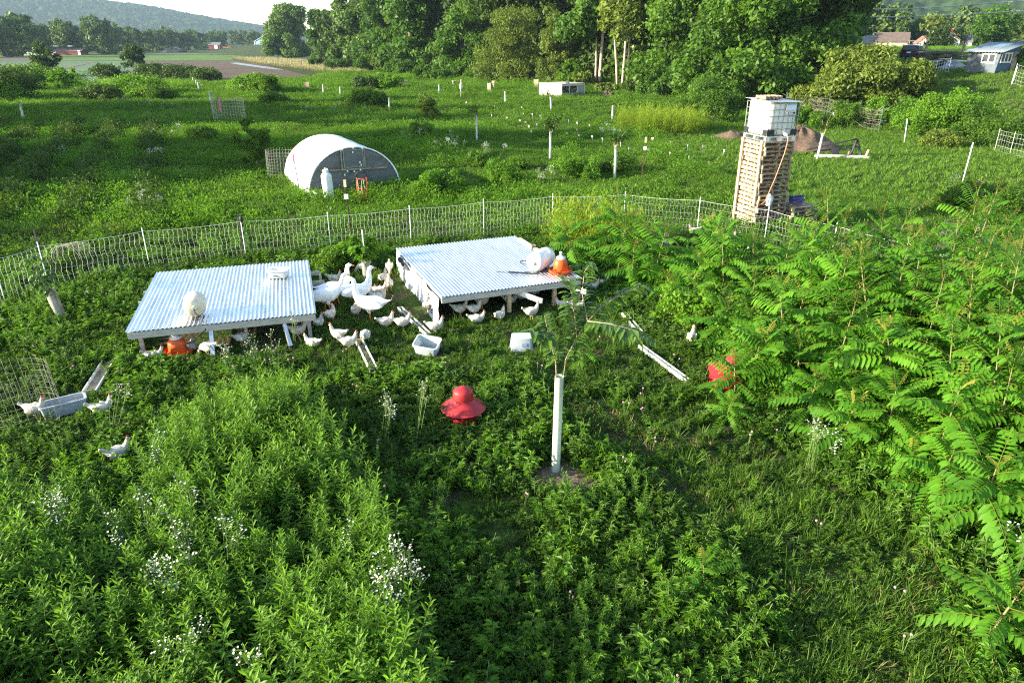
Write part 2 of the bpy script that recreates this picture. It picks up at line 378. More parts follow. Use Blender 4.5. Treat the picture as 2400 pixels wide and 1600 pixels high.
# ================================================================== trees and bushes
def cards(lobes, n, size, rng, aspect=0.62, outward=0.9, cull=0.72, down=0.0, clump=0.5):
    """leaf-sized faces spread over the outside of many small clumps"""
    L = np.array([(*c, *r) for c, r in lobes]); C = L[:, :3]; Rr = L[:, 3:]
    wgt = (Rr.prod(1)) ** (2 / 3); cnt = np.maximum((wgt / wgt.sum() * n).astype(int), 4)
    Vs = []; Ts = []; Ns = []
    for i in range(len(L)):
        k = cnt[i]; d = rng.normal(size=(k, 3)); d /= np.linalg.norm(d, axis=1, keepdims=True)
        rad = 0.40 + 0.75 * rng.random((k, 1)) ** 0.7
        p = C[i] + d * Rr[i] * rad + rng.normal(size=(k, 3)) * Rr[i] * 0.10; keep = np.ones(k, bool)
        near = np.nonzero(np.linalg.norm(C - C[i], axis=1) < (Rr[i].max() + Rr.max(1)) * 1.0)[0]
        for j in near:
            if j != i: keep &= (((p - C[j]) / Rr[j]) ** 2).sum(1) > cull ** 2 * 0.55
        p = p[keep]; d = d[keep]
        nn = d * outward * .65 + rng.normal(size=p.shape) * 0.6 + np.array([0, 0, 0.35]); nn /= np.linalg.norm(nn, axis=1, keepdims=True)
        Vs.append(p); Ns.append(nn); Ts.append(np.clip(clump * rng.random() + (1 - clump) * rng.random(len(p)) * 0.9 + 0.05, 0, 1))
    p = np.concatenate(Vs); nn = np.concatenate(Ns); t = np.concatenate(Ts); k = len(p)
    a = np.cross(nn, rng.normal(size=(k, 3)) + np.array([0, 0, -down])); a /= np.linalg.norm(a, axis=1, keepdims=True) + 1e-9
    if down:
        g = np.array([0, 0, -1.0]) * down + rng.normal(size=(k, 3)) * 0.4; a = g - nn * (g * nn).sum(1, keepdims=True); a /= np.linalg.norm(a, axis=1, keepdims=True) + 1e-9
    b = np.cross(nn, a); s = size * (0.6 + 0.8 * rng.random((k, 1)))
    v = np.stack([p - a * s, p + b * s * aspect + nn * s * 0.15, p + a * s, p - b * s * aspect + nn * s * 0.15], 1).reshape(-1, 3)
    return v, np.arange(4 * k).reshape(-1, 4), t
def crown_lobes(w, h, z0, rng, nbig=9, nsub=9, spread=1.0, top=0.8, sub=0.34, skirt=0):
    """a crown w wide, from z0 up to h, of big limbs that carry small clumps"""
    out = []; big = []
    for i in range(skirt):
        a = 6.283 * i / skirt + rng.random(); rr = w * (.24 + .14 * rng.random()); big.append(((rr * cos(a), rr * sin(a), z0 + (h - z0) * (.05 + .10 * rng.random())), w * .19))
    for i in range(nbig):
        a = 2.4 * i + rng.random() * 0.8; q = (i + 0.5) / nbig
        rr = (w / 2) * (0.25 + 0.48 * rng.random()) * spread * (1 - 0.55 * max(0, q - 0.45)); z = z0 + (h - z0) * (0.08 + 0.76 * q)
        br = (w / 2) * (0.34 + 0.2 * rng.random()); big.append(((rr * cos(a), rr * sin(a), z), br))
    big.append(((0, 0, z0 + (h - z0) * 0.5), w * 0.30))
    for c, br in big:
        bz = br * min(1.3, (h - z0) / w * top + 0.25)
        for k in range(nsub):
            d = rng.normal(size=3); d /= np.linalg.norm(d)
            if d[2] < -0.5: d[2] *= 0.4
            s = br * sub * (0.7 + 0.7 * rng.random())
            out.append(((c[0] + d[0] * br * 0.8, c[1] + d[1] * br * 0.8, min(max(c[2] + d[2] * bz * 0.8, z0 + s * 0.4), h - s * 0.6)), (s * 1.15, s * 1.15, s * 0.9)))
    return out, [b[0] for b in big]
def trunk_mb(h, r, limbs, rng, lean=(0, 0), fork=0.35, n=7):
    mb = MB(); top = Vector((lean[0], lean[1], h * 0.72))
    path = [Vector((0, 0, -0.3)), Vector((0, 0, 0.3)), top * 0.4 + Vector((rng.normal() * r, rng.normal() * r, 0)), top * 0.7, top]
    mb.tube(path, [r * 1.5, r * 1.1, r * 0.85, r * 0.6, r * 0.25], n)
    for c in limbs:
        a = top * (fork + 0.5 * rng.random()); a.z = min(a.z, max(c[2] - 0.4, 0.4)); e = Vector(c)
        mb.tube([a, (a + e) / 2 + Vector((0, 0, -0.06 * (e - a).length)), e], [r * 0.42, r * 0.25, r * 0.07], 5)
    return mb
def tree(name, label, loc, w, h, z0, cards_n, size, leaf, bark=None, r=None, seed=1, group=None, cat='tree', nbig=9, nsub=9, rz=0, lean=(0, 0), down=0.0, sub=0.34, aspect=0.62, trunk=True, spread=1.0, skirt=0):
    rng = np.random.default_rng(seed); t = thing(name, label, cat, loc, rz, group)
    lobes, limbs = crown_lobes(w, h, z0, rng, nbig, nsub, sub=sub, spread=spread, skirt=skirt)
    if lean != (0, 0): lobes = [((c[0] + lean[0] * c[2] / h, c[1] + lean[1] * c[2] / h, c[2]), q) for c, q in lobes]
    v, f, ti = cards(lobes, cards_n, size, rng, down=down, aspect=aspect)
    link('crown', npmesh('crown', v, f, [leaf], ti), t)
    if trunk: trunk_mb(h, r or max(0.03, h * 0.018), limbs, rng, lean).build('trunk', bark or M_BARK, t, smooth=True)
    return t
def bush(label, loc, w, h, n, size, leaf, seed, group=None, name='bush', nbig=7, nsub=7, down=0.0, aspect=0.5, rz=0):
    return tree(name, label, loc, w, h, 0.02 * h, n, size, leaf, M_WSTEM, 0.012 * h + 0.008, seed, group, 'bush', nbig, nsub, rz, down=down, aspect=aspect)

# ---- the wood behind the orchard, each tree where it stands
WG = 'trees of the wood behind the orchard'
def wood(px, py, w, h, z0, n, s, leaf, seed, label, **k):
    g = G(px, py); k.setdefault('skirt', 7 if z0 < 1.5 else 0); k.setdefault('sub', .40); return tree(k.pop('name', 'broadleaf_tree'), label, g, w, h, z0, int(n * 1.9), s * .72, leaf, seed=seed, group=WG, **k)
wood(674, 138, 16.0, 17.4, 0.6, 15000, 0.50, M_TREE2, 21, 'tall pale poplar standing alone at the left end of the wood', name='poplar_tree', nbig=12, sub=0.36, skirt=4)
wood(770, 151, 8.5, 13.8, 0.5, 12000, 0.46, M_TREE, 22, 'dark green tree next to the lone poplar, second along the wood edge', nbig=11)
wood(832, 159, 11, 15.8, 0.5, 14000, 0.46, M_TREE2, 23, 'tall light green tree rising above the tan meadow strip', nbig=12)
wood(905, 163, 12, 19, 0.5, 13000, 0.44, M_TREE, 24, 'tall tree with dark hollows left of the wood centre', nbig=12)
wood(968, 176, 12, 22, 0.4, 14000, 0.38, M_TREE, 25, 'broad green tree reaching low towards the weedy wood edge', nbig=11)
wood(1035, 165, 15, 26, 4, 13000, 0.42, M_TREE2, 26, 'very tall tree whose bare grey twigs show above the round trees', nbig=12)
wood(1085, 186, 9.5, 11.0, 0.2, 14000, 0.27, M_TREE, 27, 'mid-height bushy tree behind the person in white', nbig=9)
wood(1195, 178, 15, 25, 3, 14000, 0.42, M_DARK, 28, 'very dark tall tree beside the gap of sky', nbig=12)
wood(1205, 196, 9.0, 9.6, 0.2, 17000, 0.22, M_WILLOW, 29, 'round yellow-green willow at the wood edge behind the tan tree guard', name='willow_tree', nbig=10, down=0.8, aspect=0.35)
wood(1300, 198, 5.0, 9.0, 0.3, 9000, 0.21, M_WILLOW, 30, 'narrow yellow-green willow beside the white field pen', name='willow_tree', nbig=8, down=0.9, aspect=0.35)
wood(1135, 185, 6.0, 9.0, 0.3, 8000, 0.24, M_TREE, 31, 'small green tree between the round willow and the bushy tree', nbig=7)
wood(1405, 199, 11, 24, 3.2, 14000, 0.36, M_TREE, 32, 'tall leafy tree right of the sky gap with a pale trunk', bark=M_PALEBARK, r=.2, nbig=11)
wood(1535, 198, 13, 25, 3.6, 15000, 0.34, M_WILLOW, 33, 'tall yellow-green tree above the pale bare trunks', bark=M_PALEBARK, r=.2, nbig=11, down=0.4)
wood(1590, 205, 11, 12.0, 0.5, 13000, 0.26, M_TREE, 34, 'lower tree crowding the left side of the big near tree', nbig=9)
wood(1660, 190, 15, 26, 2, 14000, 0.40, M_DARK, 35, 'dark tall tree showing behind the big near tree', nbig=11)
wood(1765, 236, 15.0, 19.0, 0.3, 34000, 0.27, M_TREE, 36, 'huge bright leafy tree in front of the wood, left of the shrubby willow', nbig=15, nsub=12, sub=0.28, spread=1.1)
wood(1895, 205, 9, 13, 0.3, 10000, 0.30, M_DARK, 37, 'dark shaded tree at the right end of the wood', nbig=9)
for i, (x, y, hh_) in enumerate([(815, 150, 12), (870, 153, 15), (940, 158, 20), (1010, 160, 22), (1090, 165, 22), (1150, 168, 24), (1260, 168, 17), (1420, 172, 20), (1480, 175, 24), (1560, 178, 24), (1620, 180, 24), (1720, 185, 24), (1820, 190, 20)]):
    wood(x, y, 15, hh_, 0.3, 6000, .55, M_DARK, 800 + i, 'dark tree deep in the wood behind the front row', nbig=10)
# pale bare stems under the yellow-green tree
for i, (x, y, dx, hh) in enumerate([(1448, 214, -1.0, 9), (1457, 218, 0.2, 8), (1459, 207, 0.1, 11), (1471, 210, -0.3, 12), (1484, 206, -0.5, 10), (1396, 199, -0.2, 9)]):
    g = G(x, y); rng = np.random.default_rng(400 + i)
    t = thing('slender_tree', 'slender pale bare trunk in the clump under the yellow-green tree', 'tree', g, 0, 'slender pale trunks under the wood')
    MB().tube([(0, 0, -0.2), (dx * 0.3, 0, hh * 0.3), (dx * 0.7, 0.1, hh * 0.65), (dx, 0.2, hh)], [0.17, 0.14, 0.10, 0.05], 7).build('trunk', M_PALEBARK, t, smooth=True)
    v, f, ti = cards([((dx, 0.2, hh - 0.4), (1.4, 1.4, 1.3)), ((dx + 0.8, 0, hh - 1.6), (0.9, 0.9, 0.8)), ((dx - 0.7, 0.3, hh - 2.2), (0.8, 0.8, 0.7))], 900, 0.24, rng)
    link('crown', npmesh('crown', v, f, [M_WILLOW], ti), t)
# shrubby willow on the bank
g = G(1998, 252)
tree('willow_bush', 'large round yellow-green shrubby willow at the foot of the bank', g, 8.6, topz(1998, 252, 112), 0.1, 30000, 0.15, M_WILLOW, seed=41, nbig=11, nsub=11, down=0.3, aspect=0.4, cat='bush', sub=0.30)
tree('willow_bush', 'darker shrubby willow behind the round one, below the parked car', G(2095, 240), 6.4, topz(2095, 240, 145), 0.1, 18000, 0.16, M_WILLOW, seed=42, nbig=9, nsub=9, cat='bush', aspect=0.4)

# understory in front of the wood
UG = 'weedy shrubs along the wood edge'
k = 0
for px, py, ww, hh, lf in [(800, 168, 6, 2.2, M_TREE), (868, 172, 7, 3.0, M_LOW), (935, 183, 6, 2.6, M_LOW), (1000, 190, 5, 2.2, M_LOW), (1040, 192, 5, 1.8, M_TREE), (1120, 195, 5, 1.8, M_LOW),
                           (1345, 203, 4.5, 3.0, M_LOW), (1372, 206, 3, 1.8, M_WILLOW), (1512, 219, 4, 2.4, M_DARK), (1545, 222, 5, 2.4, M_TREE), (1600, 226, 6, 3.0, M_TREE), (1420, 220, 2.5, 1.0, M_WILLOW),
                           (1845, 240, 4, 3.2, M_TREE), (890, 178, 3, 3.6, M_WILLOW), (742, 158, 4, 2.0, M_LOW)]:
    bush('leafy shrub in the weedy fringe at the foot of the wood', G(px, py), ww, hh, int(1200 * ww), 0.15, lf, 60 + k, UG, 'shrub'); k += 1

# ---- far left tree line, beyond the fields
FG = 'far trees below the hill'
proto = []
for i in range(5):
    rng = np.random.default_rng(500 + i); lobes, limbs = crown_lobes(15, 15 + i % 3, 0.2, rng, 10, 8, sub=0.32)
    v, f, ti = cards(lobes, 4200, 0.62, rng); proto.append((npmesh('crown', v, f, [M_FAR], ti), trunk_mb(14, 0.3, limbs, rng).mesh('trunk', [M_BARK])))
def fartree(px, dist, scale, i, label, group=FG):
    d = rdir(px, 97); az = atan2(d.x, d.y); x, y = dist * sin(az), dist * cos(az)
    t = thing('far_tree', label, 'tree', (x, y, float(T(x, y))), random.random() * 6, group); t.scale = (scale * 1.0, scale * 1.0, scale)
    link('crown', proto[i % 5][0], t); link('trunk', proto[i % 5][1], t); return t
for i, (px, dist, s) in enumerate([(-60, 330, 1.0), (8, 330, .93), (45, 345, 1.02), (82, 380, 0.85), (112, 400, 0.82), (140, 395, 0.78), (165, 385, 0.9), (196, 420, 0.8), (232, 370, 1.0), (262, 430, 0.85), (292, 450, 0.82),
                                  (318, 470, 0.82), (345, 480, 0.78), (368, 495, 0.75), (392, 510, 0.86), (415, 540, 0.78), (440, 540, 0.8), (466, 560, 0.78), (490, 600, 0.75), (520, 640, 0.7), (548, 690, 0.75), (575, 720, 0.72), (600, 740, 0.74), (628, 760, 0.8), (655, 740, 0.85)]):
    fartree(px, dist, s, i, 'dark rounded tree in the far line below the blue hill')
for i in range(34):
    px = -200 + i * 26 + random.uniform(-8, 8); dist = 410 + max(0, px) * 0.6 + random.uniform(0, 60)
    fartree(px, dist, random.uniform(0.5, 0.78), i + 2, 'dark rounded tree in the far line below the blue hill')
fartree(513, 560, 0.62, 1, 'pale small tree beside the far red shed'); fartree(563, 600, 0.5, 2, 'slim pale tree in the middle of the far farmyard'); fartree(590, 610, 0.62, 0, 'dark small tree just left of the far blue barn')
# ---- trees round the far houses on the terrace, right
RG = 'trees around the far farmhouses'
for i, (px, dist, s, lb) in enumerate([(1990, 235, 0.86, 'big round dark tree behind the stone barn'), (2040, 240, 0.82, 'second round dark tree behind the stone barn roof'), (2085, 235, 0.74, 'dark rounded tree at the right end of the stone barn'),
        (1950, 210, 0.72, 'pale green tree left of the stone barn'), (2135, 245, 0.55, 'small tree behind the barn lean-to'), (2165, 250, 0.6, 'green tree before the tall bare-limbed one'), (2265, 290, 0.85, 'tree rising behind the white house'),
        (2225, 300, 0.7, 'pale tree on the skyline left of the white house'), (2380, 260, 0.62, 'tree at the far right edge by the pale buildings'), (1915, 190, 0.6, 'dark low tree at the end of the wood')]):
    fartree(px, dist, s, i + 1, lb, RG)
tree('maple_tree', 'broad layered green tree right of the white house', (lambda p: (p.x, p.y, float(T(p.x, p.y))))(D(2318, 108, 205)), 11.5, 9.6, 0.6, 6000, 0.36, M_TREE, seed=71, group=RG, aspect=0.4)
tree('bare_tree', 'half-dead tree with bare pale limbs before the hill', (lambda p: (p.x, p.y, float(T(p.x, p.y))))(D(2180, 108, 222)), 7, 8.2, 4.4, 700, 0.40, M_WILLOW, bark=M_PALEBARK, r=0.32, seed=72, group=RG)
mbv = MB(); e = D(2203, 109, 200); lob = [((dx, 0.3 * (j % 2), z), (1.8, 1.8, 1.6)) for j, (dx, z) in enumerate([(-2, 1.4), (0, 1.4), (2, 1.4), (-1.5, 3.4), (0.6, 3.9), (2, 3.2), (1, 2.4), (-0.5, 2.3), (3.2, 1.3), (3.3, 3.0)])]
v, f, ti = cards(lob, 5000, 0.26, np.random.default_rng(73)); t = thing('hedge', 'dense dark clipped hedge between the two white houses', 'hedge', (e.x, e.y, float(T(e.x, e.y)) - 0.2), 0, RG)
link('foliage', npmesh('foliage', v, f, [M_DARK], ti), t)
# conifer boughs reaching in at the right edge
t = thing('spruce_tree', 'dark spruce whose drooping boughs reach in beside the shed', 'tree', (lambda p: (p.x, p.y, float(T(p.x, p.y))))(D(2452, 120, 78)), 0, None)
rng = np.random.default_rng(74); mb = MB(); mb.tube([(0, 0, -.2), (0, 0, 5), (0, 0, 10)], [0.22, 0.15, 0.03], 7); lob = []
for kk in range(46):
    z = 0.9 + 8.6 * kk / 46; a = kk * 2.4; L = 3.4 * (1 - z / 10.5); mb.tube([(0, 0, z), (L * cos(a), L * sin(a), z - 0.25 * L)], [0.05, 0.01], 4)
    for q in (0.35, 0.6, 0.85, 1.0): lob.append(((L * q * cos(a), L * q * sin(a), z - 0.25 * L * q - 0.1), (0.42, 0.42, 0.22)))
mb.build('trunk', M_BARK, t); v, f, ti = cards(lob, 9000, 0.16, rng, aspect=0.3, down=0.7); link('foliage', npmesh('foliage', v, f, [M_DARK], ti), t)

# ---- a row of tall trees just left of the picture: their long shadows cross the orchard
SG = 'tall trees left of the orchard'
protoS = []
for i in range(2):
    rng = np.random.default_rng(600 + i); lobes, limbs = crown_lobes(10, 17, 1.0, rng, 11, 9, sub=0.36)
    v, f, ti = cards(lobes, 7500, 0.36, rng); protoS.append((npmesh('crown', v, f, [M_TREE], ti), trunk_mb(17, 0.28, limbs, rng).mesh('trunk', [M_BARK])))
for i, (x, y, s) in enumerate([(-47, 14, .60), (-46, 20, .62), (-47, 25, .95), (-50, 30, 1.1), (-66, 41, 1.15), (-67, 48, 1.2), (-68, 55, 1.1)]):
    t = thing('shade_tree', 'tall tree beside the orchard, casting its long shadow across it', 'tree', (x, y, 0), i * 1.3, SG); t.scale = (s, s, s)
    link('crown', protoS[i % 2][0], t); link('trunk', protoS[i % 2][1], t)

# ================================================================== weeds, grass and ground cover
def vec(az, el): return Vector((cos(az) * cos(el), sin(az) * cos(el), sin(el)))
PROTO_N = [0]
def protos(meshes):
    c = bpy.data.collections.new('plants_%d' % PROTO_N[0]); PROTO_N[0] += 1
    for i, me in enumerate(meshes):
        o = bpy.data.objects.new('sprig_%d_%02d' % (PROTO_N[0], i), me); c.objects.link(o)
    return c, len(meshes)
def scatter(name, coll, pts, label, cat, scale, tilt=0.12, seed=1, idx=None):
    c, n = coll; rng = np.random.default_rng(seed); k = len(pts)
    me = bpy.data.meshes.new(name); me.vertices.add(k); me.vertices.foreach_set('co', np.ascontiguousarray(pts, np.float32).ravel())
    rot = np.stack([rng.normal(size=k) * tilt, rng.normal(size=k) * tilt, rng.random(k) * 6.283], -1).astype(np.float32)
    a = me.attributes.new('rot', 'FLOAT_VECTOR', 'POINT'); a.data.foreach_set('vector', rot.ravel())
    a = me.attributes.new('scl', 'FLOAT', 'POINT'); a.data.foreach_set('value', np.ascontiguousarray(scale, np.float32))
    a = me.attributes.new('idx', 'INT', 'POINT'); a.data.foreach_set('value', (rng.integers(0, n, k) if idx is None else idx).astype(np.int32))
    o = bpy.data.objects.new(name, me); COL.objects.link(o)
    ng = bpy.data.node_groups.new(name, 'GeometryNodeTree')
    ng.interface.new_socket('Geometry', in_out='INPUT', socket_type='NodeSocketGeometry'); ng.interface.new_socket('Geometry', in_out='OUTPUT', socket_type='NodeSocketGeometry')
    gi = ng.nodes.new('NodeGroupInput'); go = ng.nodes.new('NodeGroupOutput'); ip = ng.nodes.new('GeometryNodeInstanceOnPoints')
    ci = ng.nodes.new('GeometryNodeCollectionInfo'); ci.inputs[0].default_value = c; ci.inputs[1].default_value = True; ci.inputs[2].default_value = True
    def na(nm, ty):
        q = ng.nodes.new('GeometryNodeInputNamedAttribute'); q.data_type = ty; q.inputs[0].default_value = nm; return q.outputs[0]
    L = ng.links.new
    e2r = ng.nodes.new('FunctionNodeEulerToRotation'); L(na('rot', 'FLOAT_VECTOR'), e2r.inputs[0])
    L(gi.outputs[0], ip.inputs['Points']); L(ci.outputs[0], ip.inputs['Instance']); ip.inputs['Pick Instance'].default_value = True
    L(na('idx', 'INT'), ip.inputs['Instance Index']); L(e2r.outputs[0], ip.inputs['Rotation']); L(na('scl', 'FLOAT'), ip.inputs['Scale'])
    L(ip.outputs[0], go.inputs[0])
    md = o.modifiers.new('scatter', 'NODES'); md.node_group = ng
    return tag(o, label, cat, kind='stuff')

def p_lance(seed):
    """upright weed with narrow leaves all up the stem"""
    r = random.Random(seed); mb = MB()
    for s in range(r.choice((1, 2, 2, 3))):
        a = r.random() * 6.28; b = Vector((cos(a), sin(a), 0)) * r.uniform(0, .07); hgt = r.uniform(0.75, 1.05); ln = vec(r.random() * 6.28, 0) * r.uniform(0.02, .14)
        path = [b, b + ln * .3 + Vector((0, 0, hgt * .5)), b + ln + Vector((0, 0, hgt))]; mb.tube(path, [.006, .005, .002], 4, 1, False)
        n = 30
        for i in range(n):
            q = 0.18 + 0.82 * (i / n) ** 0.85; p = path[0].lerp(path[1], q * 2) if q < .5 else path[1].lerp(path[2], q * 2 - 1)
            az = i * 2.4 + r.uniform(-.3, .3); el = R(0 + 52 * max(0, q - .45) / .55 + r.uniform(-12, 12)); L = (.15 - .07 * max(0, q - .6) / .4) * r.uniform(.75, 1.15)
            mb.leaf(p, vec(az, el), L, L * r.uniform(.19, .27), .32 * (1 - q) + .08, min(1, .08 + .72 * q ** 2 + r.uniform(0, .25)), 0, .12)
    return mb.mesh('lance_weed', [M_WEED, M_STEM])
def p_broad(seed, lf=None):
    """bushy low herb with broader, toothed-looking leaflets"""
    r = random.Random(seed); mb = MB()
    for s in range(r.randint(4, 7)):
        az = r.random() * 6.28; el = R(r.uniform(35, 80)); L0 = r.uniform(.12, .3); d = vec(az, el); e = d * L0; mb.tube([(0, 0, 0), e], [.004, .002], 3, 1, False)
        for k in range(r.randint(4, 7)):
            q = .4 + .6 * k / 6; p = e * q; a2 = az + (1 if k % 2 else -1) * r.uniform(.5, 1.3)
            for j in (-.5, 0, .5):
                L = r.uniform(.045, .085); mb.leaf(p, vec(a2 + j, R(r.uniform(-5, 45))), L, L * .36, .3, min(1, .15 + .5 * q * r.random() + .15), 0, .1, segs=1)
    return mb.mesh('broad_herb', [lf or M_LOW, M_STEM])
def p_clover(seed):
    r = random.Random(seed); mb = MB()
    for s in range(24):
        a = r.random() * 6.28; rr = .17 * sqrt(r.random()); p = Vector((rr * cos(a), rr * sin(a), r.uniform(.03, .13)))
        for j in range(3):
            L = r.uniform(.022, .042); mb.leaf(p, vec(a + 2.1 * j, R(r.uniform(-10, 30))), L, L * .75, .15, r.uniform(.1, .75), 0, .1, segs=1)
    return mb.mesh('clover', [M_LOW])
def p_grass(seed, n=26, h=.28, lf=None, w=.006):
    r = random.Random(seed); mb = MB()
    for s in range(n):
        a = r.random() * 6.28; p = Vector((cos(a), sin(a), 0)) * r.uniform(0, .08); L = h * r.uniform(.5, 1.1)
        mb.leaf(p, vec(r.random() * 6.28, R(r.uniform(35, 82))), L, w * r.uniform(.8, 1.6), r.uniform(.1, .55), r.uniform(.1, .9), 0, 0)
    return mb.mesh('grass_tuft', [lf or M_GRASS])
def p_dock(seed):
    r = random.Random(seed); mb = MB()
    for s in range(r.randint(6, 9)):
        L = r.uniform(.12, .24); mb.leaf((0, 0, .02), vec(s * 2.4 + r.random(), R(r.uniform(20, 60))), L, L * r.uniform(.32, .5), .5, r.uniform(.15, .8), 0, .1)
    return mb.mesh('dock', [M_LOW])
def p_daisy(seed, pet=.0095):
    r = random.Random(seed); mb = MB()
    for s in range(4):
        a = r.random() * 6.28; b = Vector((cos(a), sin(a), 0)) * r.uniform(.0, .08); top = b * 2.2 + Vector((0, 0, r.uniform(.7, 1.0))); mb.tube([b, (b + top) / 2, top], .003, 3, 1, False)
        for i in range(8): mb.leaf(b.lerp(top, .1 + .08 * i), vec(i * 2.4, R(35)), .07, .014, .3, .4, 0, .1)
        for k in range(9):
            e = top + Vector((r.uniform(-.08, .08), r.uniform(-.08, .08), r.uniform(-.08, .06))); mb.tube([top - Vector((0, 0, .1)), e], .0018, 3, 1, False)
            n = 7; pr = pet * r.uniform(.8, 1.25); tl = Vector((r.uniform(-.5, .5), r.uniform(-.5, .5), 1)).normalized().to_track_quat('Z', 'Y').to_matrix()
            mb.add([e] + [e + tl @ Vector((pr * cos(6.28 * j / n), pr * sin(6.28 * j / n), .003)) for j in range(n)], [(0, j + 1, (j + 1) % n + 1) for j in range(n)], 2)
            mb.add([e + tl @ Vector((.35 * pr * cos(6.28 * j / 5), .35 * pr * sin(6.28 * j / 5), .006)) for j in range(5)], [(0, 1, 2, 3, 4)], 3)
    return mb.mesh('daisy', [M_WEED, M_STEM, M_PETAL, M_SEED])
def p_pink(seed):
    r = random.Random(seed); mb = MB()
    for s in range(2):
        e = Vector((r.uniform(-.06, .06), r.uniform(-.06, .06), r.uniform(.2, .3))); mb.tube([(0, 0, 0), e], .003, 3, 1, False); mb.ell(e, (.014, .014, .013), m=0, n=6, k=4)
    return mb.mesh('clover_flower', [M_PINK, M_STEM])
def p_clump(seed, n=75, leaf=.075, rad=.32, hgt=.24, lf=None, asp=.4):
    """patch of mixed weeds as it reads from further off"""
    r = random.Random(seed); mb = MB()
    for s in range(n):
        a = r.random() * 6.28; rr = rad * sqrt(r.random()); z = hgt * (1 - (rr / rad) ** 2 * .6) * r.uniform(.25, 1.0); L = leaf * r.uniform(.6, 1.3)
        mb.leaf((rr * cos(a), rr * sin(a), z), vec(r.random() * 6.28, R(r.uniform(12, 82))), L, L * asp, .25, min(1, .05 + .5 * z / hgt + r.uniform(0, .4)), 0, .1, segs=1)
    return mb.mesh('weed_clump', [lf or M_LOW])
C_LANCE = protos([p_lance(i) for i in range(9)])
C_LOW = protos([p_broad(10 + i) for i in range(4)] + [p_clover(20 + i) for i in range(4)] + [p_grass(30 + i, 22, .2) for i in range(2)] + [p_dock(40)])
C_BROAD = protos([p_broad(50 + i, M_WEED) for i in range(5)])
C_GRASS = protos([p_grass(60 + i, 34, .30) for i in range(4)])
C_DAISY = protos([p_daisy(70 + i) for i in range(4)])
C_PINK = protos([p_pink(80 + i) for i in range(3)])
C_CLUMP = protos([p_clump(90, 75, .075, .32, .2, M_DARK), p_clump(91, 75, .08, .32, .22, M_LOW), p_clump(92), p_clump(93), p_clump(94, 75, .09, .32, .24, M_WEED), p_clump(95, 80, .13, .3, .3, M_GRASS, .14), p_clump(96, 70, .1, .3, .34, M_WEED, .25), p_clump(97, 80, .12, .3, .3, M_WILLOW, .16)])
def species(p, s, seed):
    """plants of a kind grow together: the kind follows slow noise"""
    q = .55 * vnoise(p[:, 0], p[:, 1], s, seed) + .30 * vnoise(p[:, 0], p[:, 1], s * .3, seed + 1) + .35 * np.random.default_rng(seed).random(len(p)) - .1
    return np.clip((q * 8.6), 0, 7).astype(int)
C_LUSH = protos([p_clump(100 + i, 90, .09, .34, .45, M_WEED, .3) for i in range(4)])
C_MOWN = protos([p_grass(110 + i, 30, .13, None, .009) for i in range(4)])
C_TANG = protos([p_grass(120 + i, 40, .9, M_TAN, .03) for i in range(3)])
C_DAISYBIG = protos([p_daisy(130 + i, .016) for i in range(3)])
C_GOLD = protos([p_clump(140 + i, 120, .11, .12, .95, M_YEL, .16) for i in range(4)])

# where things stand and nothing grows
def rectin(X, Y, c, rz, hx, hy):
    dx, dy = X - c[0], Y - c[1]; u = dx * cos(rz) + dy * sin(rz); v = -dx * sin(rz) + dy * cos(rz); return (np.abs(u) < hx) & (np.abs(v) < hy)
COOP1 = ((-5.87, 13.89), R(17)); COOP2 = ((-0.69, 15.95), R(22))
HOOP = ((-7.0, 28.9), atan2(1.66, 3.08)); TOWER = ((7.5, 21.46), R(15.5))
def clear(X, Y):
    k = ~(rectin(X, Y, COOP1[0], COOP1[1], 1.5, 1.85) | rectin(X, Y, COOP2[0], COOP2[1], 1.55, 1.95) | rectin(X, Y, HOOP[0], HOOP[1], 1.8, 2.2))
    k &= ~rectin(X, Y, (TOWER[0][0] + .15, TOWER[0][1] + .75), TOWER[1], .6, .8)
    for cx, cy, rr in CLEAR: k &= (X - cx) ** 2 + (Y - cy) ** 2 > rr * rr
    return k
CLEAR = [*[(-.69 - 1.82 * cos(R(22)) - q * sin(R(22)), 15.95 - 1.82 * sin(R(22)) + q * cos(R(22)), .30) for q in (-1.7, -1.2, -.7, -.2, .3, .8, 1.3)], (*P(237, 890).xy, .28), (*P(222, 915).xy, .28), (*P(252, 868).xy, .26), (*G(1313, 228).xy, 3.0), (*G(1081, 233).xy, 1.0), (*P(1087, 990).xy, .30), (*P(1690, 912).xy, .30), (*P(1005, 828).xy, .30), (*P(1222, 815).xy, .30), (*P(420, 833).xy, .26), (*P(1305, 1125).xy, .42), (*P(1345, 1140).xy, .35), (*P(150, 975).xy, .34), (*P(110, 985).xy, .25), (*P(195, 965).xy, .25)]
def field_pts(y0, y1, dens, seed, margin=1.06, poly=None, noise=None):
    """random points over the part of the land the camera looks at; density per square metre"""
    rng = np.random.default_rng(seed); W = 0.76 * y1 + 3; n = int(2 * W * (y1 - y0) * dens)
    X = (rng.random(n) * 2 - 1) * W; Y = y0 + rng.random(n) * (y1 - y0); k = np.abs(X) < (0.73 * (Y * .92 + 2.1)) * margin + .4
    X, Y = X[k], Y[k]
    if poly is not None:
        px, py = proj(X, Y, 0.0); k = inpoly(px, py, poly); X, Y = X[k], Y[k]
    if noise is not None:
        s, th, sd = noise; k = vnoise(X, Y, s, sd) + (rng.random(len(X)) - .5) * .35 > th; X, Y = X[k], Y[k]
    k = clear(X, Y); X, Y = X[k], Y[k]
    return np.stack([X, Y, T(X, Y)], -1)
rs = np.random.default_rng(5)
def sc(n, a, b): return a + (b - a) * rs.random(n)
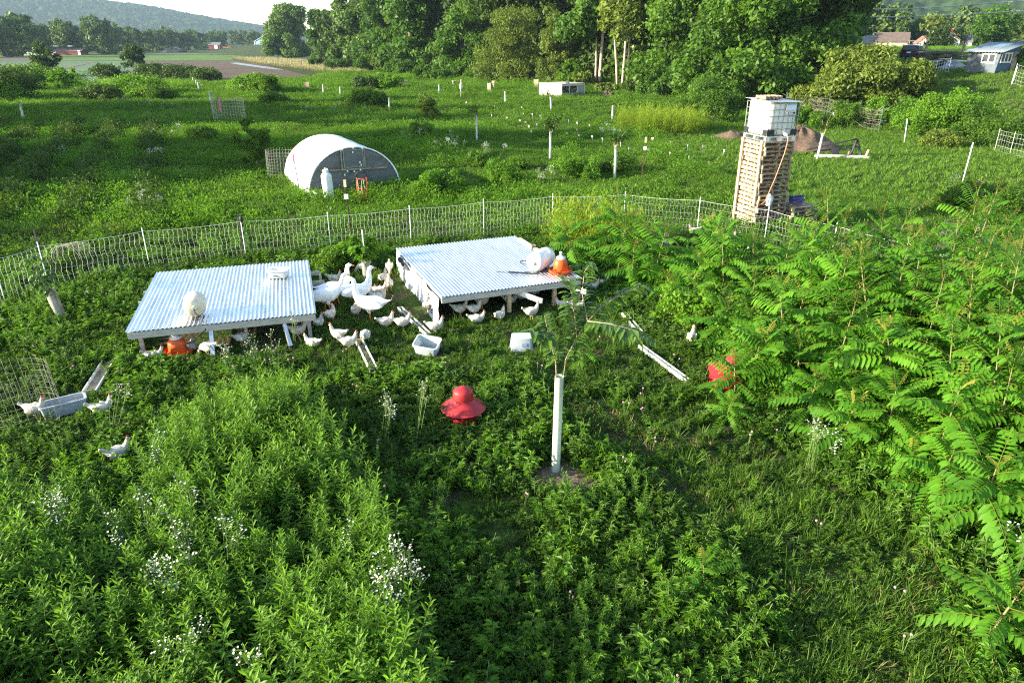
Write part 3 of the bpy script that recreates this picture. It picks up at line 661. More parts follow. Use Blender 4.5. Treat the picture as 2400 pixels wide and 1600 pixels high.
# tall lance-leaved weeds in the left foreground
TALL = [(-900, 1150), (120, 1200), (300, 1260), (400, 1090), (450, 1010), (520, 965), (660, 950), (760, 1030), (830, 1150), (900, 1290), (980, 1500), (1080, 2000), (1080, 4000), (-3000, 4000), (-3000, 1300)]
GAPS = (1.3, .34, 3)
p = field_pts(2.6, 12, 74, 1, 1.15, TALL, (1.1, .42, 3))
def tallh(p, a, b):
    q = vnoise(p[:, 0], p[:, 1], 1.1, 8); return (a + (b - a) * q) * sc(len(p), .82, 1.12)
scatter('tall_weeds', C_LANCE, p, 'tall lance-leaved weeds filling the left foreground', 'weeds', tallh(p, .62, 1.12), .16, 2)
p = np.concatenate([field_pts(4.5, 9.5, 40, 3, 1.1, [(1200, 1170), (1480, 1160), (1560, 1350), (1850, 1560), (1950, 2100), (1300, 2100), (1300, 1400)], (.9, .48, 4)),
                    field_pts(8, 13, 30, 5, 1.1, [(-200, 1010), (60, 1030), (240, 1020), (300, 1130), (120, 1180), (-400, 1120)], (.8, .4, 6)),
                    field_pts(11, 16, 26, 7, 1.1, [(-300, 700), (200, 690), (270, 760), (180, 850), (-300, 880)], (.9, .35, 7)),
                    field_pts(7, 11.5, 22, 9, 1.1, [(800, 1010), (1280, 1000), (1280, 1120), (1000, 1250), (850, 1200)], (.8, .55, 9))])
scatter('weeds', C_LANCE, p, 'knee-high leafy weeds in scattered patches of the pen', 'weeds', tallh(p, .28, .55), .2, 4)
def trample(p):
    a, b = proj(p[:, 0], p[:, 1], p[:, 2]); return np.where(inpoly(a, b, [(1250, 930), (1640, 950), (1850, 1060), (2080, 1230), (2280, 1480), (2300, 1700), (1900, 1700), (1780, 1450), (1650, 1250), (1450, 1080)]), .6, 1.0) * np.where(inpoly(a, b, [(320, 790), (700, 690), (880, 600), (960, 690), (1330, 700), (1640, 860), (1600, 940), (1200, 860), (1000, 870), (800, 900), (700, 850), (330, 870)]), .5, 1.0)
p = field_pts(3, 20.5, 105, 11, 1.1, None, (.9, .38, 11)); p = p[(trample(p) > .9) | (rs.random(len(p)) < .55)]
scatter('ground_cover', C_LOW, p, 'low clover and broad herbs carpeting the poultry pen', 'ground cover', sc(len(p), .7, 1.35) * trample(p), .25, 6)
p = field_pts(3, 15, 60, 19, 1.1); scatter('seedlings', protos([p_clover(170), p_clover(171), p_grass(172, 16, .12), p_broad(173)]), p, 'tiny seedlings and clover over the thin bare soil of the pen', 'ground cover', sc(len(p), .4, .8), .3, 24)
p = field_pts(4, 20, 30, 13, 1.1, None, (.9, .52, 12)); p = p[(trample(p) > .9) | (rs.random(len(p)) < .3)]
scatter('leafy_herbs', C_BROAD, p, 'brighter bushy herbs standing in clumps in the pen', 'weeds', sc(len(p), .8, 1.7) * trample(p), .2, 7)
p = field_pts(3, 9, 110, 15, 1.1, [(1500, 1150), (1900, 1080), (2150, 1250), (2330, 1500), (2500, 2200), (1700, 2200), (1750, 1500)], (.7, .35, 13))
p = np.concatenate([p, field_pts(4, 20, 10, 16, 1.1)])
scatter('grass', C_GRASS, p, 'fine grass tufts, thickest in the lower right of the pen', 'grass', sc(len(p), .6, 1.15), .3, 8)
def patch(n, px, py, rad, seed, z=0):
    r = np.random.default_rng(seed); c = P(px, py); a = r.random(n) * 6.283; q = rad * np.sqrt(r.random(n)); return np.stack([c.x + q * np.cos(a), c.y + q * np.sin(a), np.zeros(n)], -1)
p = np.concatenate([patch(26, 240, 1310, .55, 1), patch(30, 460, 1390, .6, 2), patch(20, 330, 1510, .6, 3), patch(22, 560, 1690, .5, 4), patch(30, 915, 1490, .22, 5), patch(14, 880, 1400, .3, 6), patch(10, 270, 1015, .25, 7), patch(24, 600, 930, .6, 8), patch(12, 690, 830, .3, 9),
                    patch(16, 1930, 1120, .35, 10), patch(10, 380, 1170, .3, 11), patch(8, 590, 1720, .3, 12), patch(12, 860, 1040, .8, 13), patch(9, 2290, 1380, .3, 14)])
p = p[rs.random(len(p)) < .13]
scatter('daisies', C_DAISY, p, 'small white fleabane flowers among the tall weeds', 'flowers', sc(len(p), .75, 1.1), .15, 9)
p = field_pts(4, 16, .35, 17); p[:, 2] += .05
scatter('clover_flowers', C_PINK, p, 'pink clover heads dotted through the pen', 'flowers', sc(len(p), .8, 1.2), .2, 10)
# orchard beyond the netting
p = field_pts(20.5, 48, 22, 21, 1.06)
px, py = proj(p[:, 0], p[:, 1], 0 * p[:, 0])
# rows in the left half: crop lines run away from the camera, mown paths along the netting
ru = p[:, 0] * .905 + p[:, 1] * .425 + 1.06 + .35 * (vnoise(p[:, 0], p[:, 1], 4, 77) - .5); rowd = np.abs((ru + 1.1) % 2.2 - 1.1); left = (ru < .6) & (p[:, 1] > 22.5) & (p[:, 1] < 50)
strip = (np.abs(p[:, 1] - (20.9 - .05 * p[:, 0])) < .35) | (np.abs(p[:, 1] - (22.3 - .05 * p[:, 0])) < .4)
keep = (~(left & (rowd > .42)) | (rs.random(len(p)) < .80)) & ~(left & (np.abs(rowd - .55) < .10) & (rs.random(len(p)) < .85)) & ~(strip & (rs.random(len(p)) < .8))
p = p[keep]; rowk = (left & (rowd < .28))[keep]; low = (left & (rowd >= .42))[keep]; hh = .7 + .9 * vnoise(p[:, 0], p[:, 1], 2.5, 31); hh = np.where(low, hh * .5, hh); hh = np.where((p[:, 0] > -3) & (p[:, 1] > 27), hh * .72, hh); hh = np.where((p[:, 2] > .05) | ((p[:, 0] > 9) & (p[:, 1] < 48)), hh * .5, hh)
hh = np.where(rowk, hh * 1.2, hh)
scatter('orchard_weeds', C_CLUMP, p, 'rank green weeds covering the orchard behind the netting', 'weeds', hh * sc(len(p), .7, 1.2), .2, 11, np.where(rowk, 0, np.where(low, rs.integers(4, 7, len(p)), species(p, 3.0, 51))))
p = field_pts(21, 48, 9, 23, 1.06, None, (2.6, .58, 33)); p = p[~((p[:, 0] > 9) | ((p[:, 0] > -3) & (p[:, 1] > 27) & (rs.random(len(p)) < .6)))]
scatter('lush_weeds', C_LUSH, p, 'taller bright weeds standing in drifts across the orchard', 'weeds', sc(len(p), .8, 1.6), .2, 12)
p = field_pts(48, 128, 4.6, 25, 1.03); px, py = proj(p[:, 0], p[:, 1], p[:, 2])
k = ~inpoly(px, py, [(-900, 120), (340, 130), (560, 130), (760, 175), (735, 186), (600, 196), (320, 196), (-900, 250)]) & (p[:, 2] < .9)
p = p[k]; s = (1.0 + 1.0 * vnoise(p[:, 0], p[:, 1], 4, 35) ** 1.5) * (1 + (p[:, 1] - 48) / 110)
scatter('meadow_weeds', C_CLUMP, p, 'distant weedy growth of the orchard up to the wood', 'weeds', s * sc(len(p), .7, 1.2), .2, 13, species(p, 6.0, 53))
p = field_pts(50, 125, 1.3, 27, 1.03, None, (5.0, .55, 37)); px, py = proj(p[:, 0], p[:, 1], p[:, 2])
k = ~inpoly(px, py, [(-900, 120), (340, 130), (560, 130), (800, 175), (735, 190), (600, 196), (320, 196), (-900, 250)]) & (p[:, 2] < .9)
p = p[k]; scatter('tall_meadow_weeds', C_LUSH, p, 'banks of tall yellow-green weeds near the wood', 'weeds', sc(len(p), 1.0, 1.9) * np.where(p[:, 1] > 84, 1.45, .75), .2, 14)
# short grass on the bank and along the pale tracks
p = field_pts(22, 100, 16, 29, 1.03); k = (p[:, 2] > .05) | ((p[:, 0] > 9) & (p[:, 1] < 48)); p = p[k]
scatter('bank_grass', C_MOWN, p, 'short grazed grass on the bank below the blue shed', 'grass', sc(len(p), 1.2, 2.4), .3, 15)
# tan grass strip by the ploughed field
tp = [(545, 139), (640, 140), (760, 150), (870, 178), (800, 174), (700, 162), (600, 150)]
p = field_pts(95, 300, 2.2, 31, 1.0, tp); scatter('dry_grass', C_TANG, p, 'tan seeding grass beside the brown field', 'grass', sc(len(p), 1.0, 1.6), .2, 16)
p = field_pts(4, 16, 34, 33, 1.1, [(1250, 900), (1640, 940), (1900, 1060), (2130, 1230), (2330, 1500), (2300, 1700), (1850, 1700), (1700, 1300), (1450, 1080)], (.8, .5, 61))
scatter('straw_grass', protos([p_grass(150 + i, 30, .2, M_DRYG, .006) for i in range(3)]), p, 'dry straw-coloured grass along the open path through the pen', 'grass', sc(len(p), .6, 1.2), .4, 22)
rows = []
for u0 in (-9.95, -7.75, -5.5, -3.3, -1.06):
    for s_ in np.arange(21.8, 50, .27):
        if vnoise(np.array([s_]), np.array([u0]), 2.2, 5)[0] < .30: continue
        yy = s_; xx = (u0 - .425 * yy) / .905; rows.append((xx + random.gauss(0, .16), yy + random.gauss(0, .12), 0))
rows = np.array(rows)
scatter('row_shrubs', protos([p_clump(160 + i, 120, .10, .34, .5, M_DARK, .42) for i in range(4)]), rows, 'dark leafy berry plants in long rows left of the hoop house', 'shrubs', sc(len(rows), 1.0, 2.0), .2, 23)
# white umbels and daisies in the orchard rows
p = np.concatenate([patch(14, 400, 260, 1.8, 21), patch(12, 390, 330, 1.2, 22), patch(12, 370, 390, .9, 23), patch(16, 350, 510, .9, 24), patch(10, 90, 390, 1.6, 25), patch(14, 1020, 345, 1.6, 26), patch(12, 1060, 360, 1.2, 27), patch(20, 1280, 448, .35, 28), patch(10, 700, 275, 1.5, 29), patch(8, 820, 270, 1.5, 30), patch(10, 115, 230, 2.5, 31), patch(8, 1150, 385, .6, 32), patch(8, 300, 250, 2, 33), patch(10, 2240, 470, .6, 34), patch(10, 1420, 330, .8, 35)])
p = p[rs.random(len(p)) < .40]
scatter('umbels', C_DAISYBIG, p, 'white flower heads scattered among the orchard weeds', 'flowers', sc(len(p), .7, 1.1), .2, 17)
# pale feathery goldenrod left of the stacked pallets
p = np.concatenate([patch(90, 1385, 590, 1.0, 41), patch(26, 1330, 580, .6, 42), patch(30, 1460, 610, .7, 44)]); scatter('goldenrod', C_GOLD, p, 'pale green feathery goldenrod stand behind the right coop', 'weeds', sc(len(p), 1.15, 1.8), .14, 18)
p = patch(230, 1548, 308, 2.9, 43) * np.array([1, 1, 1]); p[:, 1] += (p[:, 1] - p[:, 1].mean()) * .1
scatter('bright_weeds', C_GOLD, p, 'tall yellow-green weeds standing in the sun before the big tree', 'weeds', sc(len(p), 1.3, 1.9), .12, 19)

M_SSTEM = mat('thicket_stem', (.17, .17, .07), .8, var=.3, scale=20)
# ---- the thicket of winged-leaf saplings on the right
def sumac(seed, h):
    r = random.Random(seed); st = MB(); lv = MB(); ln = Vector((r.uniform(-.12, .12), r.uniform(-.12, .12), 0))
    path = [Vector((0, 0, -.05)), ln * .4 + Vector((0, 0, h * .5)), ln + Vector((0, 0, h))]; st.tube(path, [.017, .012, .006], 6)
    n = int(13 + h * 6)
    for i in range(n):
        q = .22 + .78 * ((i + .5) / n) ** .8; p = path[0].lerp(path[1], q * 2) if q < .5 else path[1].lerp(path[2], q * 2 - 1)
        lt = r.uniform(-.12, .3); roll = r.uniform(-.35, .35); az = i * 2.4 + r.uniform(-.35, .35); tip = q > .93; el = R(12 + 62 * max(0, q - .6) / .4 + r.uniform(-8, 8)); L = r.uniform(.6, .85) * (1 - .5 * max(0, q - .72) / .28)
        if h < 1: L *= .8
        d = vec(az, el); dr = r.uniform(.2, .6); pts = [p + d * L * u + Vector((0, 0, -dr * L * u * u * (1.15 - q * .5))) for u in (0, .25, .5, .75, 1)]
        st.tube(pts, [.005, .004, .003, .002, .0015], 4, 1, False); pairs = 9 if not tip else 7; sd = Vector((-sin(az), cos(az), 0))
        for k in range(pairs):
            u = .17 + .80 * k / (pairs - 1); x = u * 4; j = min(3, int(x)); b = pts[j].lerp(pts[j + 1], x - j); dd = (pts[j + 1] - pts[j]).normalized()
            ll = L * (.27 - .10 * abs(u - .5) * 1.5) * (1 if not tip else .75)
            for sg in (-1, 1):
                e = (sd * sg + dd * .45 + Vector((0, 0, -.25 + roll * sg + r.uniform(-.18, .18)))).normalized()
                lv.leaf(b, e, ll * r.uniform(.9, 1.1), ll * .40, .25, min(1, max(0, lt + .62 * q + r.uniform(-.15, .2))), 1 if tip and u > .4 else 0, .06, up=(0, 0, 1))
        lv.leaf(pts[4], (pts[4] - pts[3]), L * .16, L * .06, .2, .6, 1 if tip else 0, .06)
    return st.mesh('stem', [M_SSTEM, M_APEX], True), lv.mesh('foliage', [M_SUMAC, M_APEX])
SUM = [(sumac(200 + i, hh), hh) for i, hh in enumerate([1.9, 2.1, 1.75, 2.0, 2.3, 1.6, 1.3, 1.15, 1.4, .75, .85, 1.0])]
def put_sumac(x, y, want, lab, grp='winged-leaf saplings of the thicket'):
    c = sorted(range(len(SUM)), key=lambda i: abs(SUM[i][1] - want) + random.random() * .25)[0]; (sm, lm), hh = SUM[c]
    t = thing('thicket_sapling', lab, 'sapling', (x, y, 0), random.random() * 6.28, grp); s = max(.45, min(1.3, want / hh)); t.scale = (s, s, s * random.uniform(.9, 1.15)); t.rotation_euler = (random.gauss(0, .13), random.gauss(0, .13), random.random() * 6.28); link('stem', sm, t); link('foliage', lm, t)
TH_POLY = [(1490, 640), (1640, 668), (1760, 690), (1960, 720), (2230, 735), (2480, 770), (2900, 850), (2900, 1480), (2560, 1420), (2400, 1370), (2270, 1290), (2100, 1150), (1900, 1040), (1800, 965), (1735, 880), (1650, 810), (1560, 740)]
got = []; rng = random.Random(99); tries = 0
while tries < 9000 and len(got) < 125:
    tries += 1; x = rng.uniform(1, 14); y = rng.uniform(5, 19); a, b = proj(x, y, 0)
    if not bool(inpoly(np.array([a]), np.array([b]), TH_POLY)[0]): continue
    if any((x - u) ** 2 + (y - v) ** 2 < .56 ** 2 for u, v in got): continue
    got.append((x, y))
def edge_d(x, y):
    a, b = proj(x, y, 0); return min(abs(complex(a - (p0[0] + (p1[0] - p0[0]) * k / 6), b - (p0[1] + (p1[1] - p0[1]) * k / 6))) for p0, p1 in zip(TH_POLY[8:], TH_POLY[9:] + TH_POLY[:1]) for k in range(7))
for x, y in got:
    e = edge_d(x, y); want = .8 + min(1.5, e / 170.0); a, b = proj(x, y, 0)
    if y > 14.2: want = min(want, 1.45)
    if rng.random() < .25: want *= .6
    put_sumac(x, y, want + rng.uniform(-.15, .2), 'bright green winged-leaf sapling in the dense thicket on the right')
for a, b, hh, lb in [(1402, 628, 1.75, 'lone winged-leaf sapling rising above the goldenrod behind the right coop'), (1700, 668, 2.0, 'tall winged-leaf sapling in front of the pallet stack'), (1950, 690, 1.5, 'winged-leaf sapling just in front of the netting, right of the pallet stack'), (1650, 1400, .42, 'small lone winged-leaf sapling low in the grass below the thicket'), (2300, 1520, .8, 'winged-leaf sapling at the lower right corner of the pen'), (1370, 860, .5, 'knee-high winged-leaf seedling by the upturned white tub'), (1480, 690, 1.2, 'winged-leaf sapling at the left end of the thicket near the coop corner'), (1560, 650, 1.3, 'winged-leaf sapling between the coop and the pallet stack'), (1445, 655, 1.5, 'winged-leaf sapling right of the goldenrod behind the right coop'), (1340, 640, 1.2, 'winged-leaf sapling at the goldenrod just off the right coop corner'), (1520, 690, 1.5, 'winged-leaf sapling beside the gap behind the thicket'), (1620, 690, 1.5, 'winged-leaf sapling left of the pallet stack foot')]:
    q = P(a, b); put_sumac(q.x, q.y, hh, lb)
# low filler shrubs under and between the saplings
p = field_pts(5, 19, 22, 51, 1.2, TH_POLY, (.9, .33, 41)); scatter('undergrowth', C_LUSH, p, 'tangled green undergrowth beneath the thicket', 'undergrowth', sc(len(p), .8, 1.7), .25, 20)

# ---- bushes of the orchard
OG = 'bushes dotted over the orchard'
k = 0
for px, py, ww, hh, lf, lb in [(605, 400, 1.9, 2.3, M_LOW, 'dark upright bush left of the hoop house'), (1030, 470, 2.0, 1.25, M_WEED, 'leafy bush right of the hoop house'), (1180, 440, 1.7, 1.1, M_WEED, 'second leafy bush, further right of the hoop house'),
        (1120, 395, 1.6, .8, M_LOW, 'low dark bush in the orchard shade, right of the hoop house'), (985, 330, 2.2, 1.0, M_LOW, 'dark low bush behind the hoop house'), (1210, 400, 1.3, .6, M_LOW, 'small low bush beside a tree tube'),
        (320, 165, 5.5, 5.5, M_DARK, 'tallest dark bush standing before the brown field'), (355, 182, 7, 1.9, M_DARK, 'dark bush in the hedge line below the crop rows'), (420, 187, 7, 1.9, M_DARK, 'dark bush at the edge of the brown field'), (480, 190, 6, 1.8, M_DARK, 'dark bush in the middle of the brown field edge'), (250, 184, 6, 2.0, M_DARK, 'dark low bush left of the tall dark bush'),
        (108, 180, 5, 5.4, M_DARK, 'tall dark bush standing before the bluish crop rows'), (135, 195, 5, 2.0, M_DARK, 'dark bush at the foot of the tall left bush'), (20, 220, 8, 2.4, M_DARK, 'broad dark bush at the left edge of the orchard'), (60, 205, 7, 2.6, M_LOW, 'round bush behind the left tree tube'), (-40, 240, 8, 3.0, M_DARK, 'dark bush at the left frame edge'),
        (320, 226, 7, 2.0, M_WEED, 'sunlit yellow-green bush in the left orchard'), (370, 236, 5, 1.4, M_LOW, 'greyish bush right of the sunlit one'), (240, 240, 4, 1.6, M_DARK, 'dark bush left of the sunlit one'),
        (590, 219, 7, 1.9, M_WEED, 'broad sunlit yellow-green bush mid orchard'), (625, 222, 4, 2.2, M_LOW, 'darker bush leaning on the broad sunlit one'), (860, 258, 3.5, 1.8, M_LOW, 'dark bush beside a tree tube in the shaded band'), (895, 262, 2.5, 1.6, M_LOW, 'small dark bush close to a tree tube in the shaded band'), (1000, 280, 2.0, 1.8, M_WILLOW, 'thin yellowish bush in the middle of the orchard'),
        (860, 216, 4, 1.8, M_DARK, 'dark bush in the weeds left of the tree guards'), (905, 216, 4, 2.0, M_WEED, 'yellow-green bush right of the dark one, by the tree guards'), (650, 250, 3, 1.2, M_LOW, 'low dark bush in the shade, mid orchard'), (1680, 290, 3.2, 2.4, M_LOW, 'dark sapling bush at the right of the yellow weeds'), (1660, 265, 5, 2.6, M_TREE, 'leafy bush below the big tree'),
        (1870, 300, 2.4, 1.6, M_WEED, 'leafy bush right of the water tank'), (1985, 300, 3, 1.7, M_LOW, 'grey-green bush inside the brush fence'), (2060, 300, 3, 1.9, M_WEED, 'bush at the right end of the brush fence'), (2130, 305, 3.4, 2.0, M_WEED, 'bright bush right of the brush fence'), (2185, 318, 4, 2.4, M_WEED, 'broad bright bush in the middle of the bank foot'), (2245, 318, 4, 2.6, M_WEED, 'tallest bright bush at the bank foot'), (2300, 330, 3.4, 1.9, M_LOW, 'bush at the right of the bank foot'), (2360, 345, 4, 1.5, M_LOW, 'low bush by the right frame edge'), (2200, 345, 2.4, .9, M_WILLOW, 'yellowish low plant in front of the bank bushes'),
        (2260, 490, 2.4, .9, M_LOW, 'dark flowering weed mound by the leaning stake'), (2350, 500, 2.8, .9, M_LOW, 'dark weed mound at the right edge'), (1440, 410, 1.8, .8, M_LOW, 'bushy weeds at the foot of the tree tube'), (1350, 420, 2.2, 1.0, M_WEED, 'leafy weeds between the tree tubes'),
        (820, 625, 1.1, .75, M_WEED, 'weedy green clump between the two coops'), (770, 640, 1.2, .55, M_LOW, 'low herb clump behind the left coop'), (1675, 790, 1.2, 1.1, M_WEED, 'small-leaved shrub in front of the thicket'), (1600, 770, 1.2, .9, M_WEED, 'pale leafy shrub left of the hidden hen'), (1730, 820, 1.1, .8, M_WEED, 'vine-covered shrub behind the tilted feeder'), (160, 640, 1.1, .7, M_LOW, 'tangled weeds behind the fruit sapling'), (480, 330, 2.4, .8, M_LOW, 'low bush at the end of the crop rows'), (155, 215, 3, 2.8, M_WEED, 'small sunlit tree in the left orchard')]:
    g = G(px, py); dist = sqrt(g.x ** 2 + g.y ** 2); s = max(.04, .0013 * dist); n = int(min(12000, 3.8 * (ww * hh + ww * ww * .4) / (s * s)))
    bush(lb, g, ww, hh, n, s, lf, 300 + k, OG); k += 1

# ================================================================== things in and around the pen
W_OLD = mat('weathered_board', (0.50, 0.46, 0.40), 0.85, var=0.35, scale=5, stretch=(1, 9, 9), bump=0.3)
W_NEW = mat('pale_lumber', (0.62, 0.47, 0.28), 0.8, var=0.3, scale=4, stretch=(6, 6, 1), bump=0.2)
W_GREY = mat('grey_pallet_wood', (0.35, 0.275, 0.19), 0.9, var=0.65, scale=5, bump=0.3)
W_WHITE = mat('white_painted_wood', (0.74, 0.72, 0.66), 0.7, var=0.25, scale=8, bump=0.15)
GALV = mat('galvanised_steel', (0.80, 0.83, 0.86), 0.36, metal=0.85, var=0.32, scale=1.6, spec=0.5, stretch=(7, .7, 1), detail=7)
SCREW = mat('screw_head', (0.10, 0.09, 0.08), 0.6)
TARP = mat('white_tarp', (0.74, 0.74, 0.72), 0.6, var=0.12, scale=3, bump=0.5)
FILM = mat('white_poly_film', (0.86, 0.87, 0.88), 0.35, var=0.06, scale=2.2, bump=0.35)
FILMD = mat('dark_poly_film', (0.13, 0.137, 0.145), 0.32, var=0.25, scale=2.5, bump=0.5, stretch=(.6, 1, 2.2))
PLA = mat('white_plastic', (0.82, 0.82, 0.78), 0.45, var=0.06, scale=5)
CLOUDY = mat('cloudy_plastic', (0.62, 0.68, 0.70), 0.35, var=0.12, scale=8, trans=0.3)
CREAM = mat('cream_plastic', (0.80, 0.72, 0.56), 0.4, var=0.1, scale=4, trans=0.15)
ORANGE = mat('orange_plastic', (0.75, 0.10, 0.015), 0.38, var=0.12, scale=6)
RED = mat('red_plastic', (0.46, 0.028, 0.032), 0.5, scale=3.5, col2=(.33, .018, .022), detail=8, bump=.15)
REDP = mat('red_paint', (0.52, 0.06, 0.035), 0.5, var=0.3, scale=20)
BLK = mat('black_rubber', (0.018, 0.018, 0.02), 0.6, var=0.2)
IRON = mat('dark_iron', (0.035, 0.035, 0.04), 0.6, metal=0.4, var=0.3, scale=12)
RUST = mat('rusty_steel', (0.10, 0.055, 0.035), 0.85, var=0.5, scale=20)
GREENP = mat('green_paint_post', (0.03, 0.085, 0.06), 0.6, var=0.3)
TUBE = mat('tree_tube_plastic', (0.66, 0.71, 0.58), 0.5, var=0.12, scale=4, trans=0.2)
TUBEG = mat('grey_tree_tube_plastic', (0.62, 0.64, 0.62), 0.5, var=0.15, scale=4, trans=0.2)
STRING = mat('white_poly_string', (0.85, 0.86, 0.82), 0.6, var=0.05)
FPOST = mat('white_fibre_post', (0.83, 0.85, 0.86), 0.5, var=0.08)
WIRE = mat('wire_mesh', (0.40, 0.38, 0.33), 0.5, metal=0.6, var=0.3)
FEATH = mat('white_feather', (0.76, 0.71, 0.62), 0.85, scale=11, bump=0.6, col2=(0.40, 0.32, 0.23), detail=8)
GOOSE = mat('goose_feather', (0.85, 0.85, 0.83), 0.75, var=0.08, scale=10, bump=0.15)
TANF = mat('tan_feather', (0.36, 0.21, 0.09), 0.8, var=0.45, scale=18)
COMB = mat('red_comb', (0.60, 0.05, 0.05), 0.6, var=0.2)
BILL = mat('orange_bill', (0.80, 0.28, 0.03), 0.5, var=0.15)
SHANK = mat('yellow_shank', (0.62, 0.42, 0.16), 0.6, var=0.2)
MULCH = mat('wood_chips', (0.17, 0.12, 0.085), 0.95, var=0.6, scale=30, bump=0.8)

# ---- coops
def corrugated(w, d, pitch=0.076, amp=0.011, over=0.05):
    n = int(w / pitch) * 8; xs_ = np.linspace(-w / 2, w / 2, n); ys_ = np.array([-d / 2 - over, -d / 4, 0, d / 4, d / 2 + over])
    me = gridmesh('roof', xs_, ys_, lambda X, Y: amp * np.sin(2 * pi * X / pitch), [GALV, SCREW]); return me
def coop(c, rz, w, d, z, label, tall):
    t = thing('chicken_coop', label, 'coop', (c[0], c[1], 0), rz)
    o = link('roof', corrugated(w + .06, d), t, (0, 0, z))
    mb = MB(); r = random.Random(3)
    for yy in (-d / 2 + .06, -d / 4, 0, d / 4, d / 2 - .08):
        for i in range(int(w / .30) + 1):
            mb.ell((-w / 2 + .1 + i * .304, yy + r.uniform(-.02, .02), z + .012), (.010, .010, .007), n=6, k=3)
    mb.build('screws', SCREW, t)
    # boards under the roof
    MB().box((0, -d / 2 - .015, z - .085), (w + .02, .04, .125)).build('front_board', W_OLD, t)
    MB().box((0, d / 2 + .015, z - .085), (w + .02, .04, .125)).build('back_board', W_OLD, t)
    for sx in (-1, 1): MB().box((sx * (w / 2 - .02), 0, z - .085), (.04, d - .02, .12)).build('side_board', W_OLD, t)
    for yy in (-d / 6, d / 6): MB().box((0, yy, z - .07), (w - .1, .04, .09)).build('rafter', W_OLD, t)
    return t
c1 = COOP1; t = coop((c1[0][0], c1[0][1]), c1[1], 3.25, 3.62, .62, 'low corrugated coop on the left with a cream jug and white tub on its roof', False)
MB().box((-1.66, 1.05, .40), (.36, .05, .09)).box((-1.62, .55, .34), (.5, .06, .09)).box((-1.80, .8, .22), (.06, .5, .30)).build('skid_rail', W_OLD, t)
MB().box((1.68, 1.15, .50), (.36, .05, .09)).box((1.70, .72, .40), (.46, .06, .09)).box((1.86, .95, .30), (.05, .05, .5)).build('skid_rail', W_OLD, t)
MB().beam((-.25, -1.72, .56), (-.25, -2.12, .06), .07, .09).build('leg', GALV, t); MB().beam((1.02, -1.72, .56), (1.12, -2.05, .08), .06, .08).build('leg', GALV, t)
for x, y in ((-1.5, 1.6), (1.5, 1.6), (-1.5, -1.55), (1.5, -1.55)): MB().box((x, y, .26), (.07, .07, .52)).build('leg', W_OLD, t)
mb = MB(); r = random.Random(1)
for i in range(5): mb.add([(-.35 + .05 * i, .9 + .1 * i, .640), (-.32 + .05 * i, .9 + .1 * i, .640), (-.30 + .05 * i, 1.25 + .12 * i, .640), (-.34 + .05 * i, 1.22 + .12 * i, .640)], [(0, 1, 2, 3)])
c2 = COOP2; t = coop((c2[0][0], c2[0][1]), c2[1], 3.16, 3.86, .62, 'low corrugated coop with a white tarp side, front open on dark hens inside', True)
def wrinkled(w, h, nx, nz, amp, seed):
    xs_ = np.linspace(-w / 2, w / 2, nx); zs = np.linspace(0, h, nz); X, Z = np.meshgrid(xs_, zs)
    Yv = amp * (vnoise(X + 50, Z * 1.5 + 9, .25, seed) - .5) + amp * 1.6 * (vnoise(X + 7, Z + 3, .7, seed + 1) - .5) - (h - Z) ** 2 * .12
    v = np.stack([X, Yv, Z], -1).reshape(-1, 3); i = np.arange(nz - 1)[:, None] * nx + np.arange(nx - 1)[None, :]
    f = np.stack([i, i + 1, i + nx + 1, i + nx], -1).reshape(-1, 4); return v, f
v, f = wrinkled(3.8, .56, 70, 14, .05, 5)
me = npmesh('tarp_wall', v, f, [TARP]); me.polygons.foreach_set('use_smooth', np.ones(len(f), bool)); o = link('tarp_wall', me, t, (-1.64, 0, 0), R(-90)); o['label'] = 'white tarp side, torn and stained near the front'
o.modifiers.new('thick', 'SOLIDIFY').thickness = .01
mb = MB(); r = random.Random(5)
for i in range(16): q = r.random(); mb.box((-1.70, -1.32 + r.uniform(-.08, .08) - .2 * q, .50 - .40 * q), (.012, r.uniform(.01, .05), r.uniform(.015, .05)))
mb.build('stain', mat('dark_stain', (.10, .07, .05), .9), t)
mb = MB(); mb.ell((-1.68, 1.25, .52), (.05, .14, .07)); mb.ell((-1.69, .95, .50), (.04, .12, .05)); mb.ell((-1.67, .6, .50), (.04, .16, .05)); mb.build('torn_flap', mat('dark_rag', (.045, .045, .05), .9), t)
v, f = wrinkled(3.8, .56, 50, 10, .03, 9); me = npmesh('dark_wall', v, f, [BLK]); o = link('dark_wall', me, t, (1.62, 0, 0), R(90)); o.modifiers.new('thick', 'SOLIDIFY').thickness = .01
v, f = wrinkled(3.1, .56, 50, 10, .03, 11); me = npmesh('dark_wall', v, f, [BLK]); o = link('dark_wall', me, t, (0, 1.95, 0), R(180)); o.modifiers.new('thick', 'SOLIDIFY').thickness = .01
for x in (-.05, 1.02): MB().box((x, -1.80, .27), (.07, .09, .5)).build('leg', W_NEW, t)
for x, y in ((-1.52, 1.8), (1.52, 1.8), (1.53, -1.8)): MB().box((x, y, .27), (.07, .07, .52)).build('leg', W_OLD, t)
MB().beam((.0, -1.55, .47), (.45, -2.42, .40), .04, .10).build('pull_handle', W_WHITE, t); MB().beam((1.12, -1.5, .47), (1.55, -2.30, .42), .04, .10).build('pull_handle', W_WHITE, t)
MB().box((1.60, .15, .635), (.09, 2.9, .05)).build('edge_board', W_WHITE, t)
MB().box((1.56, .62, .68), (.12, .09, .10)).build('wood_block', W_GREY, t)

def local(c, rz, x, y, z): return (c[0] + x * cos(rz) - y * sin(rz), c[1] + x * sin(rz) + y * cos(rz), z)
ZR = .634
